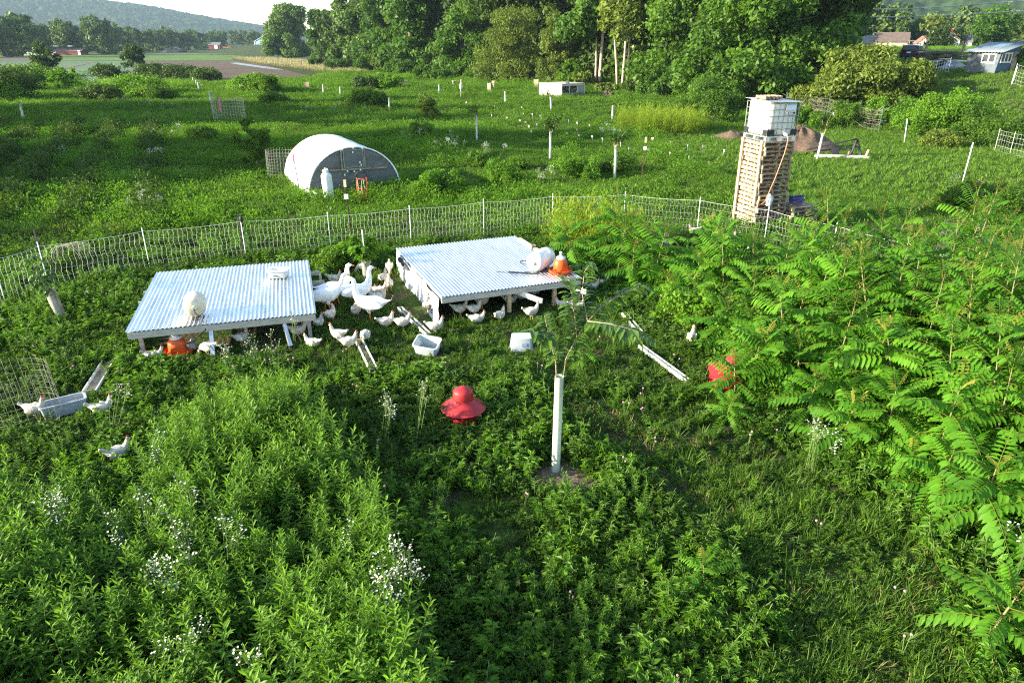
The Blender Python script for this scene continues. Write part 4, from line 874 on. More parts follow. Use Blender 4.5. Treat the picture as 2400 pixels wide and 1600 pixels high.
# ---- things on the roofs
def jug(name, label, loc, rz, L, r, m, neck=True):
    t = thing(name, label, 'water jug', loc, rz, None); ro = Matrix.Rotation(R(90), 3, 'X')   # axis along -y
    prof = [(.02, -L / 2), (r * .75, -L / 2), (r * .95, -L / 2 + .05), (r, -L / 2 + .12)]
    for k in range(5): z = -L / 2 + .15 + k * (L - .3) / 5; prof += [(r, z), (r * .965, z + .02), (r, z + .04)]
    prof += [(r, L / 2 - .12), (r * .93, L / 2 - .05), (r * .7, L / 2), (.03, L / 2 + .005)]
    MB().lathe(prof, 28, (0, 0, r), ro).build('body', m, t, smooth=True, sharp=50)
    MB().lathe([(.045, 0), (.045, .05), (.03, .055)], 14, (0, -L / 2 - .01, r + .01), ro).build('cap', CREAM, t, smooth=True, sharp=40)
    MB().box((.01, -L / 2 + .012, r * 1.62), (.12, .02, .018)).build('handle_slot', BLK, t)
    return t
loc = local(*COOP1, -.52, -1.28, ZR); t = jug('water_jug', 'cream round jug lying on the left coop roof, spout with a black hose facing out', loc, COOP1[1] + R(4), .50, .205, CREAM)
MB().tube([(0, -.30, .22), (.0, -.34, .15), (.06, -.36, .08), (.13, -.34, .10), (.14, -.37, .04), (.10, -.42, .01), (.12, -.52, .0), (.15, -.58, -.12), (.02, -.60, -.22)], .010, 6).tube([(.06, -.36, .08), (-.06, -.36, .03), (-.05, -.36, -.04 + .06), (.05, -.37, .01), (.12, -.36, .07)], .007, 5).build('hose', BLK, t)
loc = local(*COOP2, 1.05, -1.00, ZR); t = jug('water_jug', 'big white barrel lying on the right coop roof beside the orange waterer', loc, COOP2[1] + R(-52), .72, .22, PLA)
MB().lathe([(.05, 0), (.05, .02), (.02, .025)], 14, (.16, .12, .40), Matrix.Rotation(R(35), 3, 'Y')).build('bung', PLA, t, smooth=True, sharp=40)
t = thing('wire_coil', 'thin black wire lying in loops beside the white barrel on the roof', 'wire', local(*COOP2, .55, -1.15, ZR), COOP2[1])
mb = MB(); r = random.Random(8)
mb.tube([(-.55, .25, .02), (-.3, .05, .03), (0, -.05, .03), (.3, -.05, .03)], .008, 5).tube([(.30 + .10 * cos(a / 4), .62 + .13 * sin(a / 4), .03 + .012 * (a % 3)) for a in range(40)], .006, 5)
mb.tube([(.62 + .11 * cos(a / 4), -.42 + .08 * sin(a / 4), .05 + .02 * (a % 4)) for a in range(34)] + [(.85, -.60, .03), (.90, -.78, -.02), (.88, -.84, -.25)], .007, 5); mb.build('strand', BLK, t)
o = MB().beam((-.30, .13, .02), (.25, -.28, .03), .03, .03).build('bent_bar', IRON, t)
t = thing('plastic_tub', 'white tub standing on the left coop roof', 'tub', local(*COOP1, .98, .68, ZR), COOP1[1] + R(-14))
def tub_mb(l, wd, h, k=.86, th=.012, n=4):
    mb = MB()
    def ring(l_, w_, z, rad):
        out = []
        for cx, cy, a0 in ((1, 1, 0), (-1, 1, 90), (-1, -1, 180), (1, -1, 270)):
            for i in range(n): a = R(a0 + 90 * i / (n - 1)); out.append((cx * (l_ / 2 - rad) + rad * cos(a), cy * (w_ / 2 - rad) + rad * sin(a), z))
        return out
    N = 4 * n; rr = [ring(l * k, wd * k, 0, .04), ring(l, wd, h, .05), ring(l + .03, wd + .03, h, .06), ring(l + .03, wd + .03, h - .02, .06), ring(l + .028, wd + .028, h + .006, .06), ring(l - 2 * th, wd - 2 * th, h + .006, .05), ring((l - 2 * th) * k, (wd - 2 * th) * k, th, .04)]
    vs = [p for q in (rr[0], rr[1], rr[3], rr[4], rr[5], rr[6]) for p in q]; fs = [(i * N + j, i * N + (j + 1) % N, (i + 1) * N + (j + 1) % N, (i + 1) * N + j) for i in range(5) for j in range(N)]
    fs += [tuple(range(N))[::-1], tuple(5 * N + j for j in range(N))]; mb.add(vs, fs); return mb
tub_mb(.42, .30, .17).build('body', PLA, t, smooth=True, sharp=35)
MB().box((-.05, -.148, .06), (.06, .006, .05), Matrix.Rotation(R(-7), 3, 'X')).build('sticker', mat('blue_sticker', (.10, .30, .40), .5), t)
# ---- bell waterers
def waterer(loc, label, rz=0, hang=0):
    t = thing('bell_waterer', label, 'waterer', loc, rz)
    MB().lathe([(.02, .05), (.20, .03), (.245, .0), (.262, .03), (.265, .075), (.255, .08), (.245, .03), (.20, .05), (.155, .07)], 32).build('trough', ORANGE, t, smooth=True, sharp=50)
    MB().lathe([(.155, .05), (.165, .10), (.16, .20), (.145, .27), (.11, .315), (.085, .33), (.02, .332)], 32).build('bell', ORANGE, t, smooth=True, sharp=60)
    MB().lathe([(.105, .318), (.10, .345), (.05, .385), (.022, .40), (.02, .45), (.03, .455), (.03, .475), (.008, .48)], 20).build('cap', PLA, t, smooth=True, sharp=40)
    if hang: MB().tube([(0, 0, .47), (.0, .02, .55), (.0, .05, hang)], .006, 5).build('cord', STRING, t)
    return t
p = P(420, 832); waterer((p.x, p.y, .03), 'orange bell waterer hanging at the front of the left coop', 0, .58)
p = local(*COOP2, 1.34, -1.42, ZR); waterer(p, 'orange bell waterer standing on the right coop roof corner', .3)
# ---- range feeders
def feeder(loc, label, rot=(0, 0, 0), rz=0):
    t = thing('range_feeder', label, 'feeder', loc, 0, None, rot)
    MB().lathe([(.02, .0), (.25, .0), (.265, .03), (.27, .13), (.262, .135), (.255, .05), (.22, .02), (.02, .02)], 32).build('pan', RED, t, smooth=True, sharp=45)
    mb = MB()
    for i in range(12): a = 2 * pi * i / 12; mb.box((.262 * cos(a), .262 * sin(a), .165), (.02, .035, .09), Matrix.Rotation(a, 3, 'Z'))
    mb.lathe([(.255, .195), (.275, .195), (.275, .215), (.255, .215), (.255, .195)], 32, caps=False).build('grille', RED, t, smooth=True, sharp=35)
    MB().lathe([(.325, .19), (.347, .20), (.350, .215), (.32, .24), (.25, .29), (.20, .325), (.168, .35), (.160, .365)], 40, caps=False).build('brim', RED, t, smooth=True, sharp=60)
    MB().lathe([(.162, .35), (.160, .40), (.154, .485), (.150, .50), (.10, .535), (.03, .562), (.004, .565)], 32).build('hat', RED, t, smooth=True, sharp=50)
    return t
p = P(1087, 985); feeder((p.x, p.y, .02), 'hat-shaped red feeder standing upright in the open grass')
p = P(1692, 908); feeder((p.x, p.y, .06), 'hat-shaped red feeder tilted over against the thicket', (R(10), R(17), 0))
# ---- loose tubs
p = P(1003, 826); t = thing('plastic_tub', 'cloudy open tub tilted in the grass, some water in it', 'tub', (p.x, p.y, .02), R(-12), None, (R(17), R(5), R(-14)))
tub_mb(.46, .34, .24, .84).build('body', CLOUDY, t, smooth=True, sharp=35); MB().box((0, -.03, .06), (.36, .22, .006)).build('water', mat('murky_water', (.25, .30, .30), .1), t)
p = P(1222, 815); t = thing('plastic_tub', 'white tub turned upside down in the grass', 'tub', (p.x, p.y, .25), 0, None, (R(180), R(0), R(4)))
tub_mb(.42, .36, .24, .86).build('body', CLOUDY, t, smooth=True, sharp=35); MB().box((0.04, .174, .12), (.09, .008, .07), Matrix.Rotation(R(-6), 3, 'X')).build('sticker', mat('tub_sticker', (.25, .28, .45), .5), t)
a, b = P(100, 985), P(208, 958); c = (a + b) / 2; t = thing('water_trough', 'long pale grey trough on the ground by the wire cage', 'trough', (c.x, c.y, .05), atan2(b.y - a.y, b.x - a.x))
tub_mb((b - a).length, .27, .20, .9).build('body', mat('grey_plastic', (.42, .46, .48), .45, var=.2, scale=6), t, smooth=True, sharp=35); MB().box((0, 0, .07), ((b - a).length * .9, .22, .01)).build('inner_slab', mat('dark_slab', (.10, .09, .08), .9, var=.5, scale=25), t)  # dark slab added so the inside of the trough looks dark
# ---- wooden feed troughs and planks
def trough(a, b, label, wd=.13, h=.09, gap=True, z0=.04, z1=.04, m=W_WHITE, name='feed_trough', cat='trough'):
    a = P(*a); b = P(*b); d = b - a; L = d.length; c = (a + b) / 2
    t = thing(name, label, cat, (c.x, c.y, (z0 + z1) / 2 + .02), 0, None, (0, -math.asin((z1 - z0) / L), atan2(d.y, d.x)))
    MB().box((0, 0, 0), (L, wd, .02)).build('floor_board', W_GREY, t)
    for s in (-1, 1): MB().box((0, s * wd / 2, .035), (L, .018, h)).build('side_board', m, t)
    for s in (-1, 1): MB().box((s * (L / 2 - .01), 0, .035), (.02, wd - .02, h)).build('end_board', W_GREY, t)
    return t
trough((1500, 822), (1612, 905), 'long weathered white trough pointing at the tilted feeder', .075, .07)
trough((842, 808), (878, 880), 'short wooden trough beside the hen pair below the left coop', .13, .07)
trough((938, 732), (1005, 795), 'narrow wooden trough between the left coop and the tilted tub', .09, .07)
trough((1462, 745), (1500, 790), 'white trough half buried in leaves behind the large chestnut sapling', .09, .07)
trough((1372, 672), (1452, 690), 'wooden trough lying beside the right coop corner', .09, .07)
t = trough((212, 930), (262, 848), 'weathered plank trough beside the pale grey water trough', .2, .05)

# ---- netting fences
def zig(p, q, n, amp, ph):
    out = []
    for i in range(n + 1):
        u = i / n; out.append(p.lerp(q, u) + Vector((amp * (1 if (i + ph) % 2 else -1) if 0 < i < n else 0, 0, 0)))
    return out
def netting(tops, label, name='netting_fence', hz=1.08, extra=None, step=.105, rad=.0027, post_r=.011, lean=None, group=None, z=True):
    pts = []
    for i, q in enumerate(tops):
        p = P(q[0], q[1], hz + .10) if z else q
        pts.append(Vector((p.x, p.y, 0)))
    t = thing(name, label, 'fence', tuple(pts[0]), 0, group); o0 = pts[0]; mb = MB(); r = random.Random(4)
    for i in range(len(pts) - 1):
        a = pts[i] - o0; b = pts[i + 1] - o0; d = b - a; L = d.length; n = max(2, int(L / step)); sag = .035
        lv = [hz * q for q in (.03, .15, .30, .47, .64, .82, 1.0)]
        for z_ in lv:
            mb.tube([a.lerp(b, u) + Vector((0, 0, z_ - sag * 4 * u * (1 - u) * (z_ / hz))) for u in (0, .25, .5, .75, 1)], rad * (1.3 if z_ == lv[-1] else .45), 3, 0, False)
        dn = d.normalized()
        for k in range(1, n):
            u = k / n; b0 = a.lerp(b, u); s = sag * 4 * u * (1 - u); am = r.uniform(.006, .018); ph = k; pr = []
            for j, z_ in enumerate(lv):
                pr.append(b0 + dn * r.uniform(-.006, .006) + Vector((0, 0, z_ - s * z_ / hz)))
                if j < len(lv) - 1 and j > 1: zz = (z_ + lv[j + 1]) / 2; pr.append(b0 + dn * am * (1 if j % 2 else -1) * 1.3 + Vector((0, 0, zz - s * zz / hz)))
            mb.tube(pr, rad * .8, 3, 0, False)
    mb.build('net', STRING, t)
    for i, p in enumerate(pts):
        p = p - o0; q = MB().tube([p + Vector((0, 0, -.1)), p + Vector((0, 0, hz + .10))], post_r, 6); q.build('fence_post', FPOST, t, smooth=True)
        if i in (extra or ()): MB().ell(p + Vector((.02, 0, hz + .06)), (.05, .05, .09)).build('post_cap', BLK, t, smooth=True)
    return t
netting([(-130, 640), (-20, 598), (87, 567), (332, 533), (563, 510), (767, 497), (959, 481), (1133, 466), (1296, 453), (1466, 449), (1642, 462), (1803, 484), (1963, 521), (2158, 567), (2310, 612), (2460, 660)], 'white electric netting running right across behind the coops', extra=(4,))
# the black steel post with a cap at the netting
def steelpost(base, label, h=1.35, m=IRON, ins=(), flag=False, lean=(0, 0)):
    p = P(*base) if len(base) == 2 else Vector(base); t = thing('steel_post', label, 'post', (p.x, p.y, p.z))
    MB().beam((0, 0, -.1), (lean[0], lean[1], h), .045, .012).beam((0, .016, -.1), (lean[0], lean[1] + .016, h), .010, .035).build('shaft', m, t)
    for z in ins: MB().box((lean[0] * z / h, -.03, z), (.11, .05, .13)).build('insulator', PLA, t)
    return t
t = steelpost((826, 572), 'rusty steel post with a white insulator beside the hoop house and hand truck', 1.75, RUST, (1.38,), lean=(-.06, 0)); MB().box((-.055, 0, 1.74), (.07, .05, .20)).build('wooden_cap', W_NEW, t)
steelpost((575, 610), 'black steel post behind the netting with a dark cap', 1.25, IRON)
steelpost((112, 660), 'black steel post by the fruit sapling at the left netting', 1.30, IRON)
t = steelpost((1502, 430), 'brown steel post with a white insulator in the open orchard', 1.75, RUST, (1.42,), lean=(.08, 0)); MB().box((.08, 0, 1.74), (.07, .05, .22)).build('wooden_cap', W_NEW, t)
t = steelpost((706, 468), 'dark steel post with a pink top against the hoop house', 1.45, IRON, lean=(-.1, 0)); MB().box((-.1, 0, 1.5), (.06, .05, .28)).build('pink_tape', mat('pink_tape', (.75, .15, .30), .6), t)

# ---- tree tubes and their saplings
def tubeguard(top, bot, label, dia=None, m=TUBEG, grp='tree tubes of the orchard', hmin=None):
    g = G(*bot); d = rdir(*top); k = sqrt(g.x ** 2 + g.y ** 2) / sqrt(d.x ** 2 + d.y ** 2); hgt = H + d.z * k - g.z; hgt = max(.5, min(2.2, hgt)); tx = d.x * k
    dia = dia or max(.11, min(.17, .0026 * g.length)); t = thing('tree_tube', label, 'tree tube', tuple(g), 0, grp)
    lean = max(-.12, min(.12, (tx - g.x)))
    mb = MB(); pr = []; n = 14; ro = Vector((lean, 0, hgt)).to_track_quat('Z', 'Y').to_matrix()
    mb.lathe([(dia / 2, -.05), (dia / 2, hgt * .5), (dia / 2, hgt), (dia / 2 + .004, hgt + .005), (dia / 2 - .006, hgt + .002), (dia / 2 - .006, hgt - .25)], n, rot=ro, caps=False); mb.build('body', m, t, smooth=True, sharp=60)
    return t, g + Vector((lean, 0, hgt))
def sapling(base, w, h, label, seed, lf=M_TREE, leaf=.10, n=120, grp='saplings in tree tubes'):
    r = random.Random(seed); t = thing('sapling', label, 'sapling', tuple(base), 0, grp); st = MB(); lv = MB()
    for b in range(r.randint(4, 6)):
        az = r.random() * 6.28; e = Vector((cos(az) * w / 2 * r.uniform(.5, 1), sin(az) * w / 2 * r.uniform(.5, 1), h * r.uniform(.4, 1))); mid = e * .5 + Vector((0, 0, h * .12)); st.tube([(0, 0, -.35), mid, e], [.012, .009, .004], 5)
        for k in range(n // 2):
            q = r.uniform(.25, 1.02); p = Vector((0, 0, 0)).lerp(mid, q * 2) if q < .5 else mid.lerp(e, q * 2 - 1); lv.leaf(p + Vector((r.uniform(-.1, .1), r.uniform(-.1, .1), r.uniform(-.06, .06))) * w, vec(az + r.uniform(-1.7, 1.7), R(r.uniform(-35, 30))), leaf * r.uniform(.8, 1.5), leaf * .5, .35, r.uniform(.1, .8), 0, .12, segs=1)
    st.build('stem', M_WSTEM, t); lv.build('foliage', lf, t); return t
NEAR, ntop = tubeguard((1311, 882), (1302, 1108), 'pale tree tube standing in the mulch in the middle of the pen', .115, TUBE)
TL = [((47, 243), (56, 284), 'cream tree tube with a leafy sapling at the left edge of the orchard'), ((757, 198), (758.6, 223), 'tree tube left of a pair near the tan tree guards'), ((797, 204), (799, 232), 'tree tube right of a pair near the tan tree guards'), ((912, 229), (913, 266), 'lone tree tube in the shaded band beside a dark bush'),
      ((1029, 199), (1029.5, 223), 'tree tube just left of the person in white'), ((1184, 215), (1184.5, 248), 'tree tube between the person and the white field pen'), ((1291, 228), (1292, 265), 'tree tube in front of the white field pen'), ((1117, 272), (1117.6, 330), 'tall tree tube among the pink flags, midway to the person'), ((1290.5, 309.5), (1289, 379.5), 'tree tube with dark drooping sapling, in the shade'),
      ((1444, 341), (1440, 423), 'tallest tree tube of the orchard, leafy sapling on top, beside the brown post'), ((1436.6, 248), (1435, 286), 'thin pale tube in the sun before the pale trunks'), ((1930, 312.5), (1914, 377), 'leaning tree tube beside the compost heap right of the pallet stack'), ((491, 215), (495.5, 248.5), 'nearest tube of the left row of tree tubes'),
      ((452, 182), (455, 199), 'farthest tube of the left row of tree tubes'), ((460, 188), (461, 208), 'second farthest tube of the left row of tree tubes'), ((464, 193), (467, 216), 'middle tube of the left row of tree tubes'), ((472.6, 199), (473, 210), 'shortest tube of the left row of tree tubes'), ((206, 190), (208, 207), 'tiny tree tube left of a pair before the crop rows'), ((221, 186), (223, 206), 'tiny tree tube right of a pair before the crop rows'), ((1954, 264), (1954, 283), 'short white tube inside the brush fence')]
tops = []
for i, (a, b, lb) in enumerate(TL): tops.append(tubeguard(a, b, lb, None, TUBE if i in (0, 9, 11) else TUBEG)[1])
sapling(tops[0], 2.6, 1.5, 'spreading leafy sapling out of the cream tree tube at the left edge', 1, M_WEED, .20, 130)
sapling(tops[8], 1.3, .8, 'dark drooping sapling on top of a shaded tree tube', 2, M_DARK, .20, 60); sapling(tops[9], 1.2, .75, 'leafy sapling on the tallest tree tube', 3, M_TREE, .13, 110)
sapling(tops[7], 1.0, .7, 'small sapling on the tube among the pink flags', 4, M_LOW, .13, 60); sapling(tops[6], .9, .8, 'thin sapling before the white field pen', 5, M_LOW, .13, 30); sapling(tops[11], .9, .9, 'leafy sapling on the leaning tree tube', 6, M_LOW, .12, 90)
sapling(G(178, 232) + Vector((0, 0, 1.0)), 4.4, 1.6, 'sunlit young tree in the left orchard', 7, M_WEED, .32, 160)
# large chestnut sapling from the near tube
t = thing('chestnut_sapling', 'large-leaved sapling spreading from the near tree tube', 'sapling', tuple(ntop), 0); st = MB(); lv = MB(); r = random.Random(12)
BR = [[(0, 0, -.5), (-.05, .02, .20), (-.12, .05, .46), (-.20, .12, .78)], [(0, 0, -.5), (.08, .05, .22), (.22, .15, .48), (.36, .25, .66)], [(.36, .25, .66), (.55, .22, .62), (.80, .15, .56), (1.12, .05, .52)], [(.36, .25, .66), (.55, .45, .78), (.85, .6, .92), (1.1, .7, 1.0)],
      [(.22, .15, .48), (.18, .3, .80), (.14, .35, 1.05), (.06, .3, 1.22)], [(.36, .25, .66), (.30, .5, .95), (.33, .6, 1.2), (.40, .6, 1.32)], [(-.12, .05, .46), (-.25, -.05, .60), (-.34, -.1, .66)], [(.36, .25, .66), (.62, .0, .72), (.9, -.15, .70)]]
for b in BR:
    b = [Vector(q) for q in b]; st.tube(b, [.013, .010, .007, .004][:len(b)] if b[0].z < 0 else [.009, .007, .005, .003][:len(b)], 6)
    n = 40
    for k in range(n):
        q = (.32 if b[0].z < 0 else .08) + (.68 if b[0].z < 0 else .94) * k / n; x = q * (len(b) - 1); j = min(len(b) - 2, int(x)); p = b[j].lerp(b[j + 1], x - j); dd = (b[j + 1] - b[j]).normalized()
        sd = dd.cross(Vector((0, 0, 1))); sd = sd.normalized() if sd.length > .05 else Vector((1, 0, 0)); sg = 1 if k % 2 else -1
        lv.leaf(p, sd * sg * .9 + dd * .45 + Vector((r.uniform(-.3, .3), r.uniform(-.3, .3), r.uniform(-.25, .25))), r.uniform(.15, .25), r.uniform(.065, .095), .4, r.uniform(.1, .7), 0, .12)
st.build('stem', M_WSTEM, t, smooth=True); lv.build('foliage', M_NUT, t)
# fruit sapling in a mesh sleeve, left
p = P(150, 755); t = thing('fruit_sapling', 'fruit sapling with broad dark leaves by the left netting', 'sapling', (p.x, p.y, 0)); st = MB(); lv = MB(); r = random.Random(14)
st.tube([(0, 0, 0), (-.12, 0, .6), (-.25, 0, 1.0), (-.32, 0, 1.35)], [.02, .016, .01, .005], 6)
for k in range(170):
    a = r.random() * 6.28; z = r.uniform(.65, 1.45); q = Vector((-.2 - .12 * (z - .65) / .7 + r.uniform(-.28, .28) * (1.5 - z), r.uniform(-.22, .22), z)); lv.leaf(q, vec(a, R(r.uniform(-50, 15))), r.uniform(.10, .16), .07, .3, r.uniform(0, .6), 0, .1)
st.build('stem', M_WSTEM, t, smooth=True); lv.build('foliage', M_NUT, t)
t = thing('mesh_sleeve', 'grey mesh sleeve round the fruit sapling stem', 'tree guard', (p.x, p.y, 0)); ro = Vector((-.16, 0, .75)).to_track_quat('Z', 'Y').to_matrix(); MB().lathe([(.085, 0), (.085, .36), (.085, .72), (.078, .72), (.078, .4)], 14, rot=ro, caps=False).build('sleeve', mat('grey_sleeve', (.38, .35, .28), .8, var=.35, scale=20), t, smooth=True)
MB().beam((.10, 0, -.05), (-.04, 0, .75), .04, .04).build('stake', W_GREY, t)
p = P(862, 668); t = thing('mesh_sleeve', 'clear mesh sleeve round the bush between the coops', 'tree guard', (p.x, p.y, 0)); MB().lathe([(.10, 0), (.10, .3), (.10, .62), (.094, .62), (.094, .3)], 14, caps=False).build('sleeve', mat('clear_sleeve', (.42, .45, .36), .5, var=.2, trans=.5), t, smooth=True)
MB().tube([(0, .02, 0), (-.03, .02, 1.35)], .012, 6).build('stake', FPOST, t)
sapling(P(862, 668) + Vector((0, 0, .5)), .9, .7, 'bright narrow-leaved sapling in the clear sleeve between the coops', 21, M_WEED, .16, 190, None)
# mulch at the near tube
t = thing('mulch_patch', 'dark wood-chip mulch spread round the near tree tube', 'mulch', tuple(P(1325, 1130))); mb = MB(); r = random.Random(3)
prof = [(sqrt(.0) + .02, .05), (.2, .045), (.36, .02), (.46, -.01)]; mb.lathe([(q, z) for q, z in prof[::-1]], 22)
for k in range(420):
    a = r.random() * 6.28; q = .5 * sqrt(r.random()); mb.box((q * cos(a), q * sin(a), .052 - .09 * q), (r.uniform(.02, .05), r.uniform(.006, .016), .005), Matrix.Rotation(r.random() * 6, 3, 'Z') @ Matrix.Rotation(r.uniform(-.4, .4), 3, 'X'))
mb.build('chips', MULCH, t); t['kind'] = 'stuff'
# stakes
def stake(a, b, label, r_=.018, m=FPOST):
    g = G(*b); d = rdir(*a); k = sqrt(g.x ** 2 + g.y ** 2) / sqrt(d.x ** 2 + d.y ** 2); e = D(*a, sqrt(g.x ** 2 + g.y ** 2)); o = MB().tube([(0, 0, -.1), e - g], r_, 6).build('stake', m, None, tuple(g), smooth=True); tag(o, label, 'stake', 'stakes in the orchard')
stake((2281, 334), (2255, 430), 'tall leaning pale stake in the mown grass on the right', .022); stake((2127, 279), (2119, 337), 'pale stake in a clear sleeve before the bank bushes', .022)
stake((2384, 157), (2371, 199), 'white slanting stake by the bank netting right of the shed', .05)

# ---- hoop house
hw, hl, hh = 1.78, 4.15, 1.78
t = thing('hoop_house', 'small white plastic hoop house with a dark front sheet', 'hoop house', (-5.95, 26.95, 0), HOOP[1])
def arch(u): a = pi * u; return Vector((-hw * cos(a), 0, hh * (sin(a) ** .88 if sin(a) > 0 else 0)))
n = 36; m_ = 26; vs = []; fs = []; rng = np.random.default_rng(3)
for j in range(m_ + 1):
    for i in range(n + 1):
        p = arch(i / n); y = hl * j / m_; bulge = 1 + .012 * cos(2 * pi * j / m_ * 3) + .018 * (float(vnoise(i * .35, j * .5, 1, 4)) - .5)
        vs.append((p.x * bulge, y, max(p.z * bulge, -.05 if p.z < .01 else 0)))
fs = [(j * (n + 1) + i, j * (n + 1) + i + 1, (j + 1) * (n + 1) + i + 1, (j + 1) * (n + 1) + i) for j in range(m_) for i in range(n)]
mb = MB(); mb.add(vs, fs); o = mb.build('cover', FILM, t, smooth=True); o.modifiers.new('thick', 'SOLIDIFY').thickness = .012
def endwall(y, m, nm):
    mb = MB(); vs = []; nz = 12; nx = 30
    for k in range(nz + 1):
        for i in range(nx + 1):
            u = i / nx; p = arch(u); z = p.z * k / nz; vs.append((p.x * .995, y + .05 * (float(vnoise(p.x * 3 + 5, z * 5 + 2, 1, 6)) - .5), z * .995))
    mb.add(vs, [(k * (nx + 1) + i, k * (nx + 1) + i + 1, (k + 1) * (nx + 1) + i + 1, (k + 1) * (nx + 1) + i) for k in range(nz) for i in range(nx)]); o = mb.build(nm, m, t, smooth=True); o.modifiers.new('thick', 'SOLIDIFY').thickness = .01
endwall(.02, FILMD, 'front_sheet'); endwall(hl - .02, FILM, 'back_sheet')
for y in (-.01, hl): MB().tube([arch(i / 24) + Vector((0, y, 0)) for i in range(25)], .028, 6).build('hoop', FILM if y < 0 else W_NEW, t, smooth=True)
MB().box((0, -.055, .98), (2.55, .03, .055), Matrix.Rotation(R(1.5), 3, 'Y')).build('cross_bar', W_GREY, t); MB().box((.55, -.055, .26), (2.4, .03, .05), Matrix.Rotation(R(-1), 3, 'Y')).build('cross_bar', W_GREY, t)
for x in (-.46, .42): MB().box((x, -.06, 1.36), (.05, .03, .70)).build('upright', W_GREY, t)
mb = MB()
for i in range(4): p, q = [((-.38, 1.68), (.36, 1.68)), ((.36, 1.68), (.36, 1.05)), ((.36, 1.05), (-.38, 1.05)), ((-.38, 1.05), (-.38, 1.68))][i]; mb.tube([(p[0], -.075, p[1]), (q[0], -.075, q[1])], .02, 6)
mb.build('vent_frame', mat('grey_green_pipe', (.20, .26, .24), .5), t)
MB().box((-.01, -.062, 1.37), (.70, .012, .6)).build('vent_flap', FILMD, t)
mb = MB()
for x, z in ((.22, 1.22), (.26, 1.12), (-.28, .93), (.22, .94), (-.02, .90), (-.40, .80), (-.4, 1.72), (.02, 1.76), (.36, 1.72), (-.02, 1.60)): mb.box((x, -.085, z), (.05, .02, .06))
mb.build('clips', PLA, t)
# white rails and lumber leaning by the hoop house
p0 = P(676, 415); p1 = P(728, 478)
t = thing('white_rail_stack', 'white rails stacked along the foot of the hoop house', 'rails', (p0.x, p0.y, 0)); mb = MB(); d = p1 - p0
for i in range(3): MB().beam((0 + .06 * i, .1 * i, .12 + .16 * i), (d.x + .10 * i, d.y + .1 * i, .06 + .10 * i), .05, .10).build('rail', W_WHITE, t)
p0 = P(705, 318); o = MB().beam((0, 0, .06), (1.6, -.5, .10), .05, .09).build('lumber_offcut', W_NEW, None, (p0.x, p0.y, 0)); tag(o, 'pale board sticking out behind the hoop house', 'board')
# propane tank
p = P(773, 474); t = thing('propane_cylinder', 'tall white propane cylinder before the hoop house', 'gas cylinder', (p.x, p.y, 0), 0, None, (0, R(-2), 0)); PT = mat('tank_paint', (.70, .72, .68), .45, var=.1, scale=6)
MB().lathe([(.155, 0), (.165, .03), (.165, .05), (.185, .07), (.19, .10), (.19, .92), (.185, .97), (.15, 1.03), (.10, 1.055), (.02, 1.06)], 32).build('body', PT, t, smooth=True, sharp=50)
MB().lathe([(.10, 1.04), (.10, 1.17), (.094, 1.18), (.09, 1.17), (.09, 1.04)], 24, caps=False).build('collar', PT, t, smooth=True, sharp=40)
MB().lathe([(.035, 1.05), (.035, 1.12), (.02, 1.13), (.02, 1.19), (.05, 1.20), (.05, 1.23), (.01, 1.235)], 14).box((.06, -.06, 1.12), (.05, .05, .05)).build('valve', GALV, t, smooth=True, sharp=40)
# hand truck
p = P(852, 481); t = thing('hand_truck', 'red two-wheeled hand truck leaning before the hoop house', 'hand truck', (p.x, p.y, 0), R(8), None, (R(-8), 0, R(8)))
for s in (-1, 1): MB().tube([(s * .17, 0, .08), (s * .17, 0, 1.0)], .020, 8).build('upright', REDP, t, smooth=True)
MB().tube([(-.17, 0, .98), (-.17, -.01, 1.10), (-.13, -.02, 1.15), (.13, -.02, 1.15), (.17, -.01, 1.10), (.17, 0, .98)], .024, 8).build('handle', BLK, t, smooth=True)
mb = MB()
for z in (.30, .58, .92): mb.tube([(-.17, 0, z), (.17, 0, z)], .017, 6)
mb.build('cross_bars', REDP, t, smooth=True); MB().tube([(0, 0, .10), (0, 0, .58)], .015, 6).build('centre_bar', REDP, t)
MB().box((0, -.12, .03), (.36, .24, .012)).build('toe_plate', REDP, t)
for s in (-1, 1): w_ = MB().lathe([(.045, -.03), (.12, -.03), (.13, -.015), (.13, .015), (.12, .03), (.045, .03)], 18, (s * .22, .09, .13), Matrix.Rotation(R(90), 3, 'Y')).build('wheel', BLK, t, smooth=True, sharp=40)
MB().tube([(-.15, -.03, .90), (-.12, -.05, .5), (-.10, -.05, .38), (-.02, -.05, .55), (.0, -.04, .88), (.05, -.04, .92), (.09, -.05, .62), (.16, -.03, .55)], .009, 5).build('rope', mat('tan_rope', (.55, .45, .28), .9), t)
t = thing('clear_bottle', 'small clear plastic bottles lying at the hoop house foot', 'plastic litter', tuple(P(890, 470)), .6); MB().tube([(0, 0, .06), (.2, .1, .07), (.32, .16, .07)], [.05, .05, .02], 8).tube([(.3, -.2, .05), (.5, .1, .3)], [.03, .012], 6).tube([(.55, .1, .05), (.75, .3, .3)], [.03, .012], 6).build('body', CLOUDY, t)

